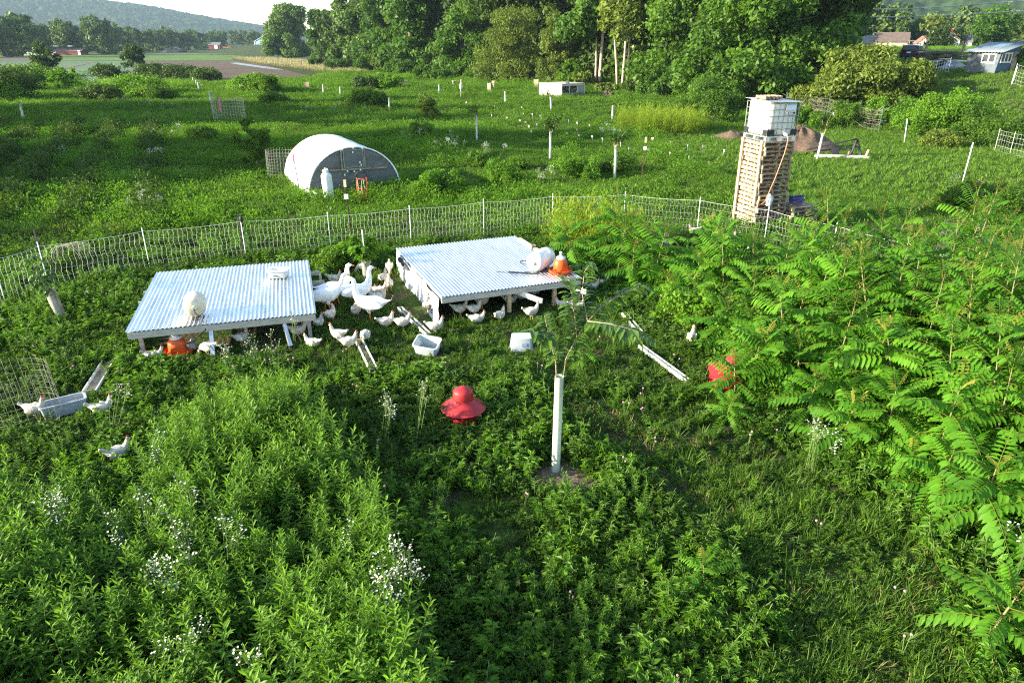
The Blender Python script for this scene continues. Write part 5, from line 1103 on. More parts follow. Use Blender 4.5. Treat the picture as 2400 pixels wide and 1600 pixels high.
# ---- stack of pallets with the water tank
TC = Vector((TOWER[0][0], TOWER[0][1], 0)); TR = TOWER[1]; PH = .132
def pallet(loc, rz, label, lx=1.0, ly=1.2, grp='pallets stacked under the water tank', seed=0):
    r = random.Random(seed); t = thing('wooden_pallet', label, 'pallet', loc, rz, grp)
    for i in range(3): MB().box((-lx / 2 + .02 + i * (lx - .04) / 2, 0, .061), (.038, ly, .085)).build('stringer', W_GREY, t)
    n = 7; mb = MB()
    for i in range(n): mb.box((0, -ly / 2 + .05 + i * (ly - .10) / (n - 1), .113), (lx, r.uniform(.075, .10), .017))
    mb.build('deck_boards', W_GREY, t); mb = MB()
    for i in range(4): mb.box((0, -ly / 2 + .05 + i * (ly - .10) / 3, .009), (lx, .09, .017))
    mb.build('bottom_boards', W_GREY, t); return t
ctr = TC + Vector((cos(TR) * .5 - sin(TR) * .6, sin(TR) * .5 + cos(TR) * .6, 0)); NP = 20
pr = pallet((ctr.x, ctr.y, .01), TR, 'lowest pallet of the stack under the white tank')
r = random.Random(6)
for i in range(1, NP):
    c = copytree(pr); c.location = (ctr.x + r.uniform(-.04, .04), ctr.y + r.uniform(-.04, .04), .01 + PH * i); c.rotation_euler = (0, 0, TR + r.uniform(-.05, .05) + (pi if i % 2 else 0))
    c['label'] = 'topmost pallet of the stack, right under the white tank' if i == NP - 1 else 'grey wooden pallet in the tall stack under the white tank'
ZT = .01 + PH * NP
def tw(x, y, z): return Vector((TC.x + x * cos(TR) - y * sin(TR), TC.y + x * sin(TR) + y * cos(TR), z))
for x, y, lb in ((-.05, .10, 'front corner post'), (-.05, 1.10, 'rear corner post')):
    p = tw(x, y, 0); o = MB().beam((0, 0, .75 if y < .5 else .1), (0, 0, ZT + .02), .10, .05).build('brace_post', W_NEW, None, tuple(p), TR + R(90)); tag(o, 'pale upright board nailed to the pallet stack, ' + lb, 'board')
# tank
t = thing('water_tank', 'white caged water tank on top of the pallet stack', 'water tank', tuple(tw(.5, .6, ZT + .005)), TR)
LX, LY, LZ = 1.0, 1.2, 1.0
def rbox(lx, ly, z0, z1, rad, mb, k=.94, n=6):
    def ring(s, z):
        out = []
        for cx, cy, a0 in ((1, 1, 0), (-1, 1, 90), (-1, -1, 180), (1, -1, 270)):
            for i in range(n): a = R(a0 + 90 * i / (n - 1)); out.append((cx * (lx * s / 2 - rad) + rad * cos(a), cy * (ly * s / 2 - rad) + rad * sin(a), z))
        return out
    N = 4 * n; rs_ = [ring(k, z0), ring(1, z0 + .05), ring(1, z1 - .09), ring(.985, z1 - .03), ring(k, z1)]
    mb.add([p for q in rs_ for p in q], [(i * N + j, i * N + (j + 1) % N, (i + 1) * N + (j + 1) % N, (i + 1) * N + j) for i in range(4) for j in range(N)] + [tuple(range(N))[::-1], tuple(4 * N + j for j in range(N))]); return mb
rbox(LX - .06, LY - .06, .17, LZ + .12, .12, MB()).build('bottle', mat('tank_plastic', (.78, .82, .78), .4, var=.05, trans=.15), t, smooth=True, sharp=50)
mb = MB(); hx, hy = LX / 2 - .012, LY / 2 - .012
for z in (.20, .36, .54, .72, .90, 1.08): mb.tube([(-hx, -hy, z), (hx, -hy, z), (hx, hy, z), (-hx, hy, z), (-hx, -hy, z)], .009, 5)
for i in range(7):
    x = -hx + 2 * hx * i / 6; mb.tube([(x, -hy - .004, .12), (x, -hy - .004, 1.10)], .009, 5); mb.tube([(x, hy + .004, .12), (x, hy + .004, 1.10)], .009, 5)
for i in range(9):
    y = -hy + 2 * hy * i / 8; mb.tube([(-hx - .004, y, .12), (-hx - .004, y, 1.10)], .009, 5); mb.tube([(hx + .004, y, .12), (hx + .004, y, 1.10)], .009, 5)
mb.build('cage', mat('cage_steel', (.34, .36, .36), .4, metal=.7, var=.2), t)
mb = MB()
for x in (-.44, 0, .44):
    for y in (-.54, 0, .54): mb.box((x, y, .06), (.12, .12, .12))
mb.build('base_feet', GALV, t); mb = MB(); mb.box((0, 0, .135), (LX, LY, .03)); mb.build('base_deck', GALV, t); MB().box((0, 0, .012), (LX * .99, LY * .99, .02)).build('base_runner', GALV, t)
for sx, sy, lx, ly in ((-1, -1, .25, .012), (1, -1, .20, .012)): MB().box((sx * (hx - lx / 2 + .015), -hy - .016, .26), (lx, ly, .16)).build('corner_guard', BLK, t)
MB().box((-hx - .016, -hy + .10, .26), (.012, .2, .15)).build('corner_guard', BLK, t); MB().box((-hx - .016, hy - .10, .26), (.012, .2, .15)).build('corner_guard', BLK, t)
s = MB(); s.box((.20, -hy - .02, .97), (.32, .01, .19)); pl = s.build('label_plate', mat('label_grey', (.66, .70, .76), .5, var=.04), t)
MB().box((.20, -hy - .026, 1.045), (.30, .006, .035)).build('label_stripe', mat('label_blue', (.30, .55, .68), .5), pl)
p2 = MB().box((.20, -hy - .02, .80), (.32, .01, .10)).build('name_plate', PLA, t); MB().box((.20, -hy - .026, .80), (.30, .006, .075)).build('print', mat('label_print', (.05, .07, .09), .5), p2)
mb = MB(); r = random.Random(2)
for i in range(3): mb.box((.10 + .07 * i, -hy - .031, .805), (.045, .005, .022))
mb.lathe([(.026, 0), (.026, .004)], 14, (.085, -hy - .03, .80), Matrix.Rotation(R(90), 3, 'X')); mb.box((.22, -hy - .031, .785), (.14, .005, .012)); mb.build('print_mark', PLA, p2)
MB().lathe([(.055, 0), (.055, .06), (.04, .07), (.04, .13), (.03, .14)], 16, (.12, -hy + .02, .20), Matrix.Rotation(R(90), 3, 'X')).build('valve', PLA, t, smooth=True, sharp=40)
MB().lathe([(.08, 1.10), (.085, 1.15), (.075, 1.165), (.01, 1.17)], 20).build('lid', BLK, t, smooth=True, sharp=40)
o = MB().box((0, 0, .012), (1.12, 1.30, .014)).build('cover_sheet', GALV, None, tuple(tw(.5, .58, ZT + 1.13)), TR, rot=(R(1.5), R(1.5), TR)); tag(o, 'flat metal sheet lying on top of the water tank', 'metal sheet')
t = thing('broken_pallet', 'pallet lying on the metal sheet on top of the tank', 'pallet', tuple(tw(.35, .7, ZT + 1.165)), TR)
for i in range(5): MB().box((-.28 + .13 * i, -.1, .055), (.06, .5, .10)).build('block', W_GREY, t)
MB().box((0, .1, .012), (.8, .3, .018)).build('board', W_GREY, t)
# hoses
v0 = tw(.62, -.12, ZT + .18); a = P(1742, 525, .05); o = MB().tube([Vector((0, 0, 0)), Vector((.02, -.06, -.12)), Vector((-.04, -.10, -.5)), Vector((-.22, -.14, -1.2)), Vector((-.45, -.2, -1.9)), (a - v0) * .92 + Vector((0, 0, .1)), a - v0], .016, 6).build('garden_hose', mat('orange_hose', (.62, .17, .06), .5), None, tuple(v0)); tag(o, 'orange hose slanting down the front of the pallet stack', 'hose')
v0 = tw(1.06, .2, ZT + 1.1); o = MB().tube([Vector((0, 0, 0)), Vector((.04, -.03, -.6)), Vector((.0, -.06, -1.6)), Vector((.02, -.1, -2.6)), Vector((.04, -.2, -3.3)), Vector((.1, -.5, -3.72))], .017, 6).build('garden_hose', BLK, None, tuple(v0)); tag(o, 'black hose hanging down the right of the pallet stack', 'hose')
p = tw(.30, -.14, .78); t = thing('plastic_jug', 'white jug hanging on the orange hose by the pallet stack', 'jug', tuple(p)); MB().lathe([(.02, 0), (.075, .01), (.08, .05), (.08, .22), (.06, .29), (.025, .33), (.025, .36), (.01, .362)], 16).build('body', PLA, t, smooth=True, sharp=50); MB().tube([(.05, 0, .30), (.10, 0, .26), (.10, 0, .16), (.07, 0, .12)], .014, 6).build('handle', PLA, t)
# pallets beside the stack with the rope coil
c = tw(1.62, .5, 0)
for i in range(5):
    q = copytree(pr); q.location = (c.x + (.05 if i % 2 else 0), c.y, .01 + PH * i); q.rotation_euler = (0, 0, TR + .04 * i); q['group'] = 'low pile of pallets beside the stack'; q['label'] = 'top pallet of the low pile, under the blue rope coil' if i == 4 else 'grey pallet in the low pile right of the tall stack'
t = thing('rope_coil', 'blue and purple rope coil on the low pallet pile', 'rope', tuple(tw(1.55, .25, .01 + PH * 5 + .02)), TR); mb = MB(); r = random.Random(9)
for k in range(9):
    mb.tube([(r.uniform(.0, .05) + (.20 + .02 * (k % 3)) * cos(a * .42), (.13 + .02 * (k % 2)) * sin(a * .42) * 1.0, .05 + .022 * k + .02 * sin(a * .9 + k)) for a in range(16)], .022, 6, k % 2)
mb.build('strands', [mat('blue_rope', (.05, .07, .22), .8), mat('purple_rope', (.12, .08, .22), .8)], t)
# ---- compost heap, harrow, brush fence on the right
def heap(g, w, d, h, label, m, seed, name='compost_heap', cat='heap'):
    n = 40; a_ = np.linspace(0, 2 * pi, n, endpoint=False); vs = [(0, 0, h)]; fs = []
    rr = np.linspace(.08, 1, 12)
    for q in rr:
        for a in a_: nz = float(vnoise(cos(a) * 3 + 9, sin(a) * 3 + q * 4 + 5, 1, seed)); vs.append((w / 2 * q * cos(a) * (.85 + .3 * nz), d / 2 * q * sin(a) * (.85 + .3 * nz), h * (1 - q) ** .8 * (.8 + .5 * nz) - .05 * q))
    fs = [(0, 1 + j, 1 + (j + 1) % n) for j in range(n)] + [(1 + i * n + j, 1 + (i + 1) * n + j, 1 + (i + 1) * n + (j + 1) % n, 1 + i * n + (j + 1) % n) for i in range(11) for j in range(n)]
    mb = MB(); mb.add(vs, fs); o = mb.build(name, m, None, tuple(g), smooth=True); tag(o, label, cat); return o
CHIP = mat('shredded_bark', (.13, .085, .06), .95, var=.55, scale=9, bump=1.0)
heap(G(1872, 352), 4.2, 3.0, 1.15, 'brown wood-chip heap behind the pallet stack', CHIP, 3); heap(G(1715, 325), 2.6, 2.0, .45, 'smaller brown heap left behind the pallet stack', CHIP, 5); heap(G(1960, 348), 6.0, 2.2, .14, 'thin spread of wood chips behind the harrow', CHIP, 6); heap(G(1425, 232), 2.6, 2.0, .8, 'grey-brown heap before the slender pale trunks', CHIP, 7)
heap(G(410, 123), 16, 8, 2.4, 'far black compost heap in the green field', BLK, 8)
g = G(1985, 372); t = thing('drag_harrow', 'black steel drag frame with an A-shaped arm, lying in the grass', 'farm implement', tuple(g), R(-8))
MB().beam((-1.9, .3, .35), (.35, .1, .95), .07, .07).beam((-1.5, .5, .25), (.2, .3, .5), .06, .06).build('arm', IRON, t); MB().beam((.35, .1, .95), (.05, -.2, .05), .07, .07).beam((.35, .1, .95), (.62, -.25, .05), .07, .07).beam((.35, .1, .95), (.2, .5, .1), .06, .06).build('a_frame', IRON, t)
MB().lathe([(.03, -.05), (.20, -.04), (.20, .04), (.03, .05)], 16, (-.55, .2, .32), Matrix.Rotation(R(70), 3, 'X')).build('disc', IRON, t); MB().tube([(-1.6, -.2, .12), (.9, -.35, .12)], .10, 8).build('log_bar', W_OLD, t); MB().tube([(.75, -.35, .1), (.85, -.38, .5)], .08, 8).tube([(-.1, -.3, .1), (-.05, -.3, .42)], .08, 8).build('log_stub', W_GREY, t)
BR_ = [(1838, 262), (1893, 268), (1936, 278), (2006, 300), (2058, 312)]
t = thing('brush_fence', 'old wire fence with green steel posts hung with dry brush', 'fence', tuple(G(*BR_[0]))); o0 = G(*BR_[0]); mb = MB(); r = random.Random(15); gs = [G(*q) - o0 for q in BR_]
for i in range(len(gs) - 1):
    a, b = gs[i], gs[i + 1]
    for z in (.2, .5, .8, 1.1, 1.35): mb.tube([a + Vector((0, 0, z)), (a + b) / 2 + Vector((0, 0, z - .08)), b + Vector((0, 0, z))], .012, 3, 0, False)
    L = (b - a).length
    for k in range(int(L / .22)): u = a.lerp(b, k * .22 / L); mb.tube([u + Vector((0, 0, 0)), u + Vector((r.uniform(-.1, .1), 0, 1.35))], .008, 3, 0, False)
    for k in range(60): u = a.lerp(b, r.random()) + Vector((0, r.uniform(-.3, .3), r.uniform(.1, 1.2))); mb.tube([u, u + Vector((r.uniform(-.7, .7), r.uniform(-.2, .2), r.uniform(-.2, .5)))], .009, 3, 0, False)
mb.build('wire_and_brush', mat('dry_brush', (.25, .24, .17), .9, var=.3), t)
for q in gs: MB().tube([q, q + Vector((.05, 0, 1.75))], .035, 5).build('fence_post', GREENP, t)
# bank netting and far fences
def farnet(pts, label, h=1.15, step=.34, rad=.007, up=True):
    gs = [G(*q) for q in pts]; t = thing('netting_fence', label, 'fence', tuple(gs[0])); mb = MB(); o0 = gs[0]
    for i in range(len(gs) - 1):
        a, b = gs[i] - o0, gs[i + 1] - o0; L = (b - a).length
        for z in (.1, .35, .65, .9, h): mb.tube([a + Vector((0, 0, z)), b + Vector((0, 0, z))], rad, 3, 0, False)
        for k in range(int(L / step)): u = a.lerp(b, k * step / L); mb.tube([u, u + Vector((0, 0, h))], rad, 3, 0, False)
    mb.build('net', STRING, t)
    for q in gs: MB().tube([q - o0, q - o0 + Vector((0, 0, h + .1))], rad * 2.4, 5).build('fence_post', FPOST, t)
farnet([(2330, 356), (2365, 366), (2410, 376), (2470, 388)], 'white netting at the foot of the bank by the right edge', 1.1, .24, .003)
farnet([(2155, 184), (2190, 178), (2222, 170)], 'netting on the bank in front of the trailer'); farnet([(2372, 198), (2400, 207), (2450, 220)], 'netting on the bank right of the blue shed', 1.4, .4, .004)
# wire cages
def cage(p, r_, h, label, lean=0, post=None, step=.12, rad=.0024, part=1.0):
    t = thing('wire_cage', label, 'plant cage', tuple(p), 0, None, (0, R(lean), 0)); mb = MB(); n = int(2 * pi * r_ / step)
    for k in range(int(h / step) + 1): mb.tube([(r_ * cos(2 * pi * part * j / 24), r_ * sin(2 * pi * part * j / 24), k * step) for j in range(25)], rad, 3, 0, False)
    for j in range(n): a = 2 * pi * part * j / n; mb.tube([(r_ * cos(a), r_ * sin(a), 0), (r_ * cos(a), r_ * sin(a), h)], rad, 3, 0, False)
    mb.build('mesh', WIRE, t)
    if post: MB().beam((post, -.25, -.1), (post + .08, -.25, 1.05), .035, .035).build('stake', GREENP, t)
    return t
cage(P(2240, 640), .58, 1.25, 'round wire cage with a green stake beside the netting, right side', 3, .25, .11, .0045); cage(P(58, 1000), .55, .95, 'wire cage of tangled weeds beside the water trough', -4, None, .10)
MB_ = cage(P(540, 287), 1.1, 1.7, 'thin wire cage with a pink ribbon in the orchard', 0, None, .20, .008); MB().box((-.25, -.8, 1.3), (.12, .04, .9)).build('pink_tape', mat('pink_tape', (.75, .15, .30), .6), MB_)
cage(P(665, 425), .62, 1.3, 'wire cage with weeds left of the hoop house', 2, None, .12, .005)
p = P(10, 1010); o = MB().beam((0, 0, 0), (-.12, 0, .75), .04, .04).build('steel_post', IRON, None, tuple(p)); tag(o, 'short black post against the wire cage at the left frame edge', 'post')
p = P(172, 640); t = thing('wire_coil', 'loose coil of grey wire leaning on the netting', 'wire', tuple(p)); mb = MB()
for k in range(8): mb.tube([(.38 * cos(a / 3) + .03 * k, .05 * k - .2, .42 + .36 * sin(a / 3)) for a in range(19)], .006, 3, 0, False)
mb.build('strand', WIRE, t)
# tan tree guards
JUTE = mat('tan_burlap', (.46, .36, .20), .9, var=.2, scale=9)
for i, (x, y0, y1, wd) in enumerate([(721, 195, 213, 10), (948, 190, 210, 11), (988, 203, 216, 10), (1064, 191, 206, 7), (1149, 197, 219, 12), (1157, 191, 212, 7), (1257, 188, 212, 11)]):
    g = G(x, y1); k = g.length / F; hgt = max(.7, (y1 - y0) * k * .98); t = thing('tree_guard', 'tan burlap tree guard on stakes, ' + ['left of the pair of tree tubes', 'in the weeds left of the person', 'low in the weeds left of the person', 'thin, in the weeds behind the person', 'wide, right of the person', 'tall and thin, behind the wide one', 'just left of the white field pen'][i], 'tree guard', tuple(g), .3 * i, 'tan tree guards before the wood'); w_ = wd * k / 2
    mb = MB(); n = 4; ps = [(w_, -w_ * .5), (0, w_), (-w_, -w_ * .5)]
    mb.add([(ps[a][0], ps[a][1], z) for z in (.15, hgt * .95) for a in range(3)] + [(q[0] * .93, q[1] * .93, z) for z in (.15, hgt * .95) for q in ps], [(0, 1, 4, 3), (1, 2, 5, 4), (2, 0, 3, 5), (7, 6, 9, 10), (8, 7, 10, 11), (6, 8, 11, 9), (3, 4, 10, 9), (4, 5, 11, 10), (5, 3, 9, 11)]); mb.build('cloth', JUTE, t)
    for q in ps: MB().box((q[0], q[1], hgt * .5), (.05, .05, hgt)).build('stake', W_OLD, t)
# white field pen (movable coop) by the wood
g = G(1315, 236); t = thing('field_pen', 'white covered field pen with wire front by the wood', 'coop', tuple(g), R(40)); s = 3.2; t.scale = (1, 1, 1.4)
MB().box((-.02, s / 2, .52), (.05, s, 1.0)).build('side_panel', TARP, t); MB().box((s / 2, s, .52), (s, .05, 1.0)).build('side_panel', TARP, t); MB().box((s, s / 2, .52), (.05, s, 1.0)).build('side_panel', TARP, t)
MB().box((s / 2, s * .5, 1.07), (s + .1, s + .1, .05)).build('roof', W_OLD, t)
MB().box((s * .35, -.02, .25), (s * .68, .03, .46)).build('lower_panel', mat('grey_panel', (.48, .47, .44), .8), t); MB().box((s * .85, -.02, .52), (s * .3, .03, 1.0)).build('end_panel', mat('grey_panel', (.48, .47, .44), .8), t)
for x in (0.02, s * .33, s * .68, s - .02): MB().box((x, -.045, .52), (.08, .05, 1.04)).build('frame_post', W_WHITE, t)
MB().box((s * .5, -.075, .99), (s, .04, .09)).build('top_rail', W_WHITE, t); MB().box((s * .3, .15, 1.2), (.1, .4, .2)).build('handle', BLK, t)
# pin flags in the orchard
FLG = mat('pink_flag', (.80, .45, .52), .7, var=.1); WFL = mat('white_flag', (.80, .76, .76), .7); fm = MB(); fm.tube([(0, 0, 0), (0, 0, .42)], .006, 3, 0, False); pf = fm.mesh('wire', [FPOST]); k = 0
fq = MB(); fq.box((.05, 0, .37), (.12, .012, .11)); fq1 = fq.mesh('flag', [FLG]); fq2 = fq.mesh('flag', [WFL])
FL = [(985, 228), (1012, 244), (1028, 257), (1042, 258), (1075, 246), (1092, 250), (1120, 255), (1160, 260), (1190, 266), (1206, 271), (1226, 277), (1248, 279), (1268, 283), (1152, 282), (1166, 286), (1186, 288), (1220, 295), (1230, 300), (1257, 304), (1276, 309), (1297, 316), (1330, 326), (1358, 332), (1388, 335), (1332, 294), (1353, 301), (1380, 306), (1408, 313), (1454, 350), (1472, 364), (1411, 340), (1500, 332), (1530, 340), (1520, 366), (1568, 376), (1570, 349), (1611, 357), (1645, 360), (1694, 370), (1613, 385), (1660, 400), (1100, 268), (1240, 310), (1290, 330), (1350, 318), (1440, 325), (1222, 262), (1246, 322)]
for x, y in FL:
    t = thing('pin_flag', 'tiny pink pin flag in the orchard grass' if k % 3 else 'tiny white pin flag in the orchard grass', 'flag', tuple(G(x, y)), random.random() * 6, 'pin flags in the orchard'); link('wire', pf, t); link('flag', fq1 if k % 3 else fq2, t); t.scale = (.95, .95, .95); k += 1

# ---- poultry
def bird(kind, pose, seed):
    mb = MB(); r = random.Random(seed)
    if kind == 'hen':
        z0 = .235 if pose != 'sit' else .125
        body = [((-.27, 0, z0 + .085), .012, .03), ((-.21, 0, z0 + .065), .05, .055), ((-.14, 0, z0 + .025), .09, .085), ((-.05, 0, z0), .115, .105), ((.04, 0, z0 + .005), .108, .105)]
        if pose == 'peck': nk = [((.12, 0, z0 - .01), .075, .075), ((.175, 0, z0 - .05), .05, .05), ((.215, 0, z0 - .10), .038, .038), ((.235, 0, z0 - .145), .034, .036), ((.24, 0, z0 - .175), .018, .018)]; hd = Vector((.237, 0, z0 - .15)); bd = Vector((.15, 0, -1))
        elif pose == 'turn': nk = [((.11, 0, z0 + .035), .078, .08), ((.14, .0, z0 + .10), .052, .055), ((.145, .01, z0 + .155), .037, .04), ((.14, .035, z0 + .19), .034, .036), ((.13, .062, z0 + .19), .018, .018)]; hd = Vector((.138, .04, z0 + .19)); bd = Vector((-.3, 1, -.1))
        elif pose == 'sit': nk = [((.11, 0, z0 + .03), .08, .078), ((.15, 0, z0 + .075), .054, .055), ((.17, 0, z0 + .125), .038, .038), ((.185, 0, z0 + .155), .034, .036), ((.212, 0, z0 + .152), .018, .018)]; hd = Vector((.187, 0, z0 + .156)); bd = Vector((1, 0, -.15))
        else: nk = [((.11, 0, z0 + .04), .076, .08), ((.15, 0, z0 + .105), .050, .054), ((.165, 0, z0 + .165), .036, .038), ((.18, 0, z0 + .195), .034, .036), ((.207, 0, z0 + .192), .018, .018)]; hd = Vector((.182, 0, z0 + .197)); bd = Vector((1, 0, -.12))
        mb.loft(body + nk, 16, 0)
        for s in (-1, 1): mb.ell((-.05, s * .095, z0 + .015), (.135, .03, .075), Matrix.Rotation(R(-12), 3, 'Y'), 0)
        for k in range(3): mb.box((-.27, (k - 1) * .02, z0 + .10), (.11, .014, .045), Matrix.Rotation(R(28), 3, 'Y'), 0)
        b = bd.normalized(); mb.tube([hd + b * .022, hd + b * .05, hd + b * .062 + Vector((0, 0, -.004))], [.013, .008, .002], 8, 2)
        up = Vector((0, 0, 1)) - b * b.z; up.normalize()
        for k in range(3): mb.ell(hd + up * (.042 + .006 * (k == 1)) - b * (.018 - .018 * k), (.013, .008, .017), m=1, n=8, k=5)
        mb.ell(hd + b * .02 - up * .035, (.011, .010, .018), m=1, n=8, k=5); mb.ell(hd + b * .006, (.02, .0355, .02), m=1, n=8, k=5)
        if pose != 'sit':
            for s, f in ((-1, .02), (1, -.03)):
                mb.tube([(-.02, s * .05, z0 - .05), (-.025 + f * .3, s * .052, z0 - .11)], [.045, .022], 8, 0); mb.tube([(-.025 + f * .3, s * .052, z0 - .10), (f, s * .052, .015)], [.012, .011], 7, 2)
                for a in (-.6, 0, .6): mb.tube([(f, s * .052, .014), (f + .065 * cos(a), s * .052 + .065 * sin(a), .008)], [.010, .008], 6, 2)
                mb.tube([(f, s * .052, .014), (f - .03, s * .052, .008)], [.010, .008], 6, 2)
        vox = .0085
    else:
        z0 = .40
        body = [((-.47, 0, z0 + .09), .02, .02), ((-.38, 0, z0 + .07), .07, .05), ((-.26, 0, z0 + .02), .13, .11), ((-.10, 0, z0 - .01), .165, .155), ((.06, 0, z0 + .0), .155, .155), ((.18, 0, z0 + .06), .11, .12)]
        nk = [((.245, 0, z0 + .16), .072, .078), ((.27, 0, z0 + .28), .052, .056), ((.275, 0, z0 + .40), .044, .047), ((.295, 0, z0 + .48), .045, .048), ((.335, 0, z0 + .50), .042, .044), ((.375, 0, z0 + .49), .028, .028)]
        if pose == 'low': nk = [((.25, 0, z0 + .13), .074, .078), ((.31, 0, z0 + .22), .052, .056), ((.35, 0, z0 + .32), .044, .047), ((.375, 0, z0 + .39), .045, .048), ((.415, 0, z0 + .405), .042, .044), ((.455, 0, z0 + .395), .028, .028)]
        mb.loft(body + nk, 18, 0); h = Vector(nk[-1][0])
        for s in (-1, 1): mb.ell((-.13, s * .135, z0 + .03), (.25, .045, .10), Matrix.Rotation(R(-8), 3, 'Y'), 0); mb.ell(h + Vector((-.05, s * .038, .012)), (.009, .008, .009), m=3, n=8, k=5)
        mb.loft([(h + Vector((-.01, 0, -.002)), .026, .026), (h + Vector((.03, 0, -.010)), .021, .018), (h + Vector((.075, 0, -.022)), .015, .008)], 10, 1)
        for k in range(3): mb.box((-.44, (k - 1) * .03, z0 + .09), (.16, .03, .018), Matrix.Rotation(R(14), 3, 'Y'), 0)
        for s, f in ((-1, .05), (1, -.05)):
            mb.tube([(-.03, s * .075, z0 - .10), (-.03 + f * .4, s * .075, z0 - .19)], [.06, .028], 8, 0); mb.tube([(-.03 + f * .4, s * .075, z0 - .18), (f - .02, s * .075, .02)], [.017, .015], 7, 1)
            for a in (-.5, 0, .5): mb.tube([(f - .02, s * .075, .016), (f + .09 * cos(a), s * .075 + .09 * sin(a), .010)], [.013, .010], 6, 1)
            mb.add([(f - .02, s * .075, .020), (f + .06, s * .075 - .045, .014), (f + .08, s * .075, .016), (f + .06, s * .075 + .045, .014), (f - .02, s * .075, .008), (f + .06, s * .075 - .045, .002), (f + .08, s * .075, .004), (f + .06, s * .075 + .045, .002)], [(0, 1, 2, 3), (7, 6, 5, 4), (0, 4, 5, 1), (1, 5, 6, 2), (2, 6, 7, 3), (3, 7, 4, 0)], 1)
        vox = .012
    return mb, vox
HEN = {}
for i, ps in enumerate(('stand', 'peck', 'turn', 'sit')):
    mb, vx = bird('hen', ps, i); HEN[ps] = organic('hen', mb, [FEATH, COMB, SHANK], vx, 2)
mb, vx = bird('hen', 'stand', 9); HEN['tan'] = organic('hen', mb, [TANF, COMB, SHANK], vx, 2)
GSE = {}
for ps in ('high', 'low'): mb, vx = bird('goose', ps, 3); GSE[ps] = organic('goose', mb, [GOOSE, BILL, BILL, BLK], vx, 2)
HENG = 'white hens of the flock'
def hen(px, py, head, pose, label, s=1.0, z=0):
    p = P(px, py, z); o = link('hen', HEN[pose], None, (p.x, p.y, z), R(head)); s *= .78; o.scale = (s * .95, s, s * 1.12); tag(o, label, 'hen', HENG); return o
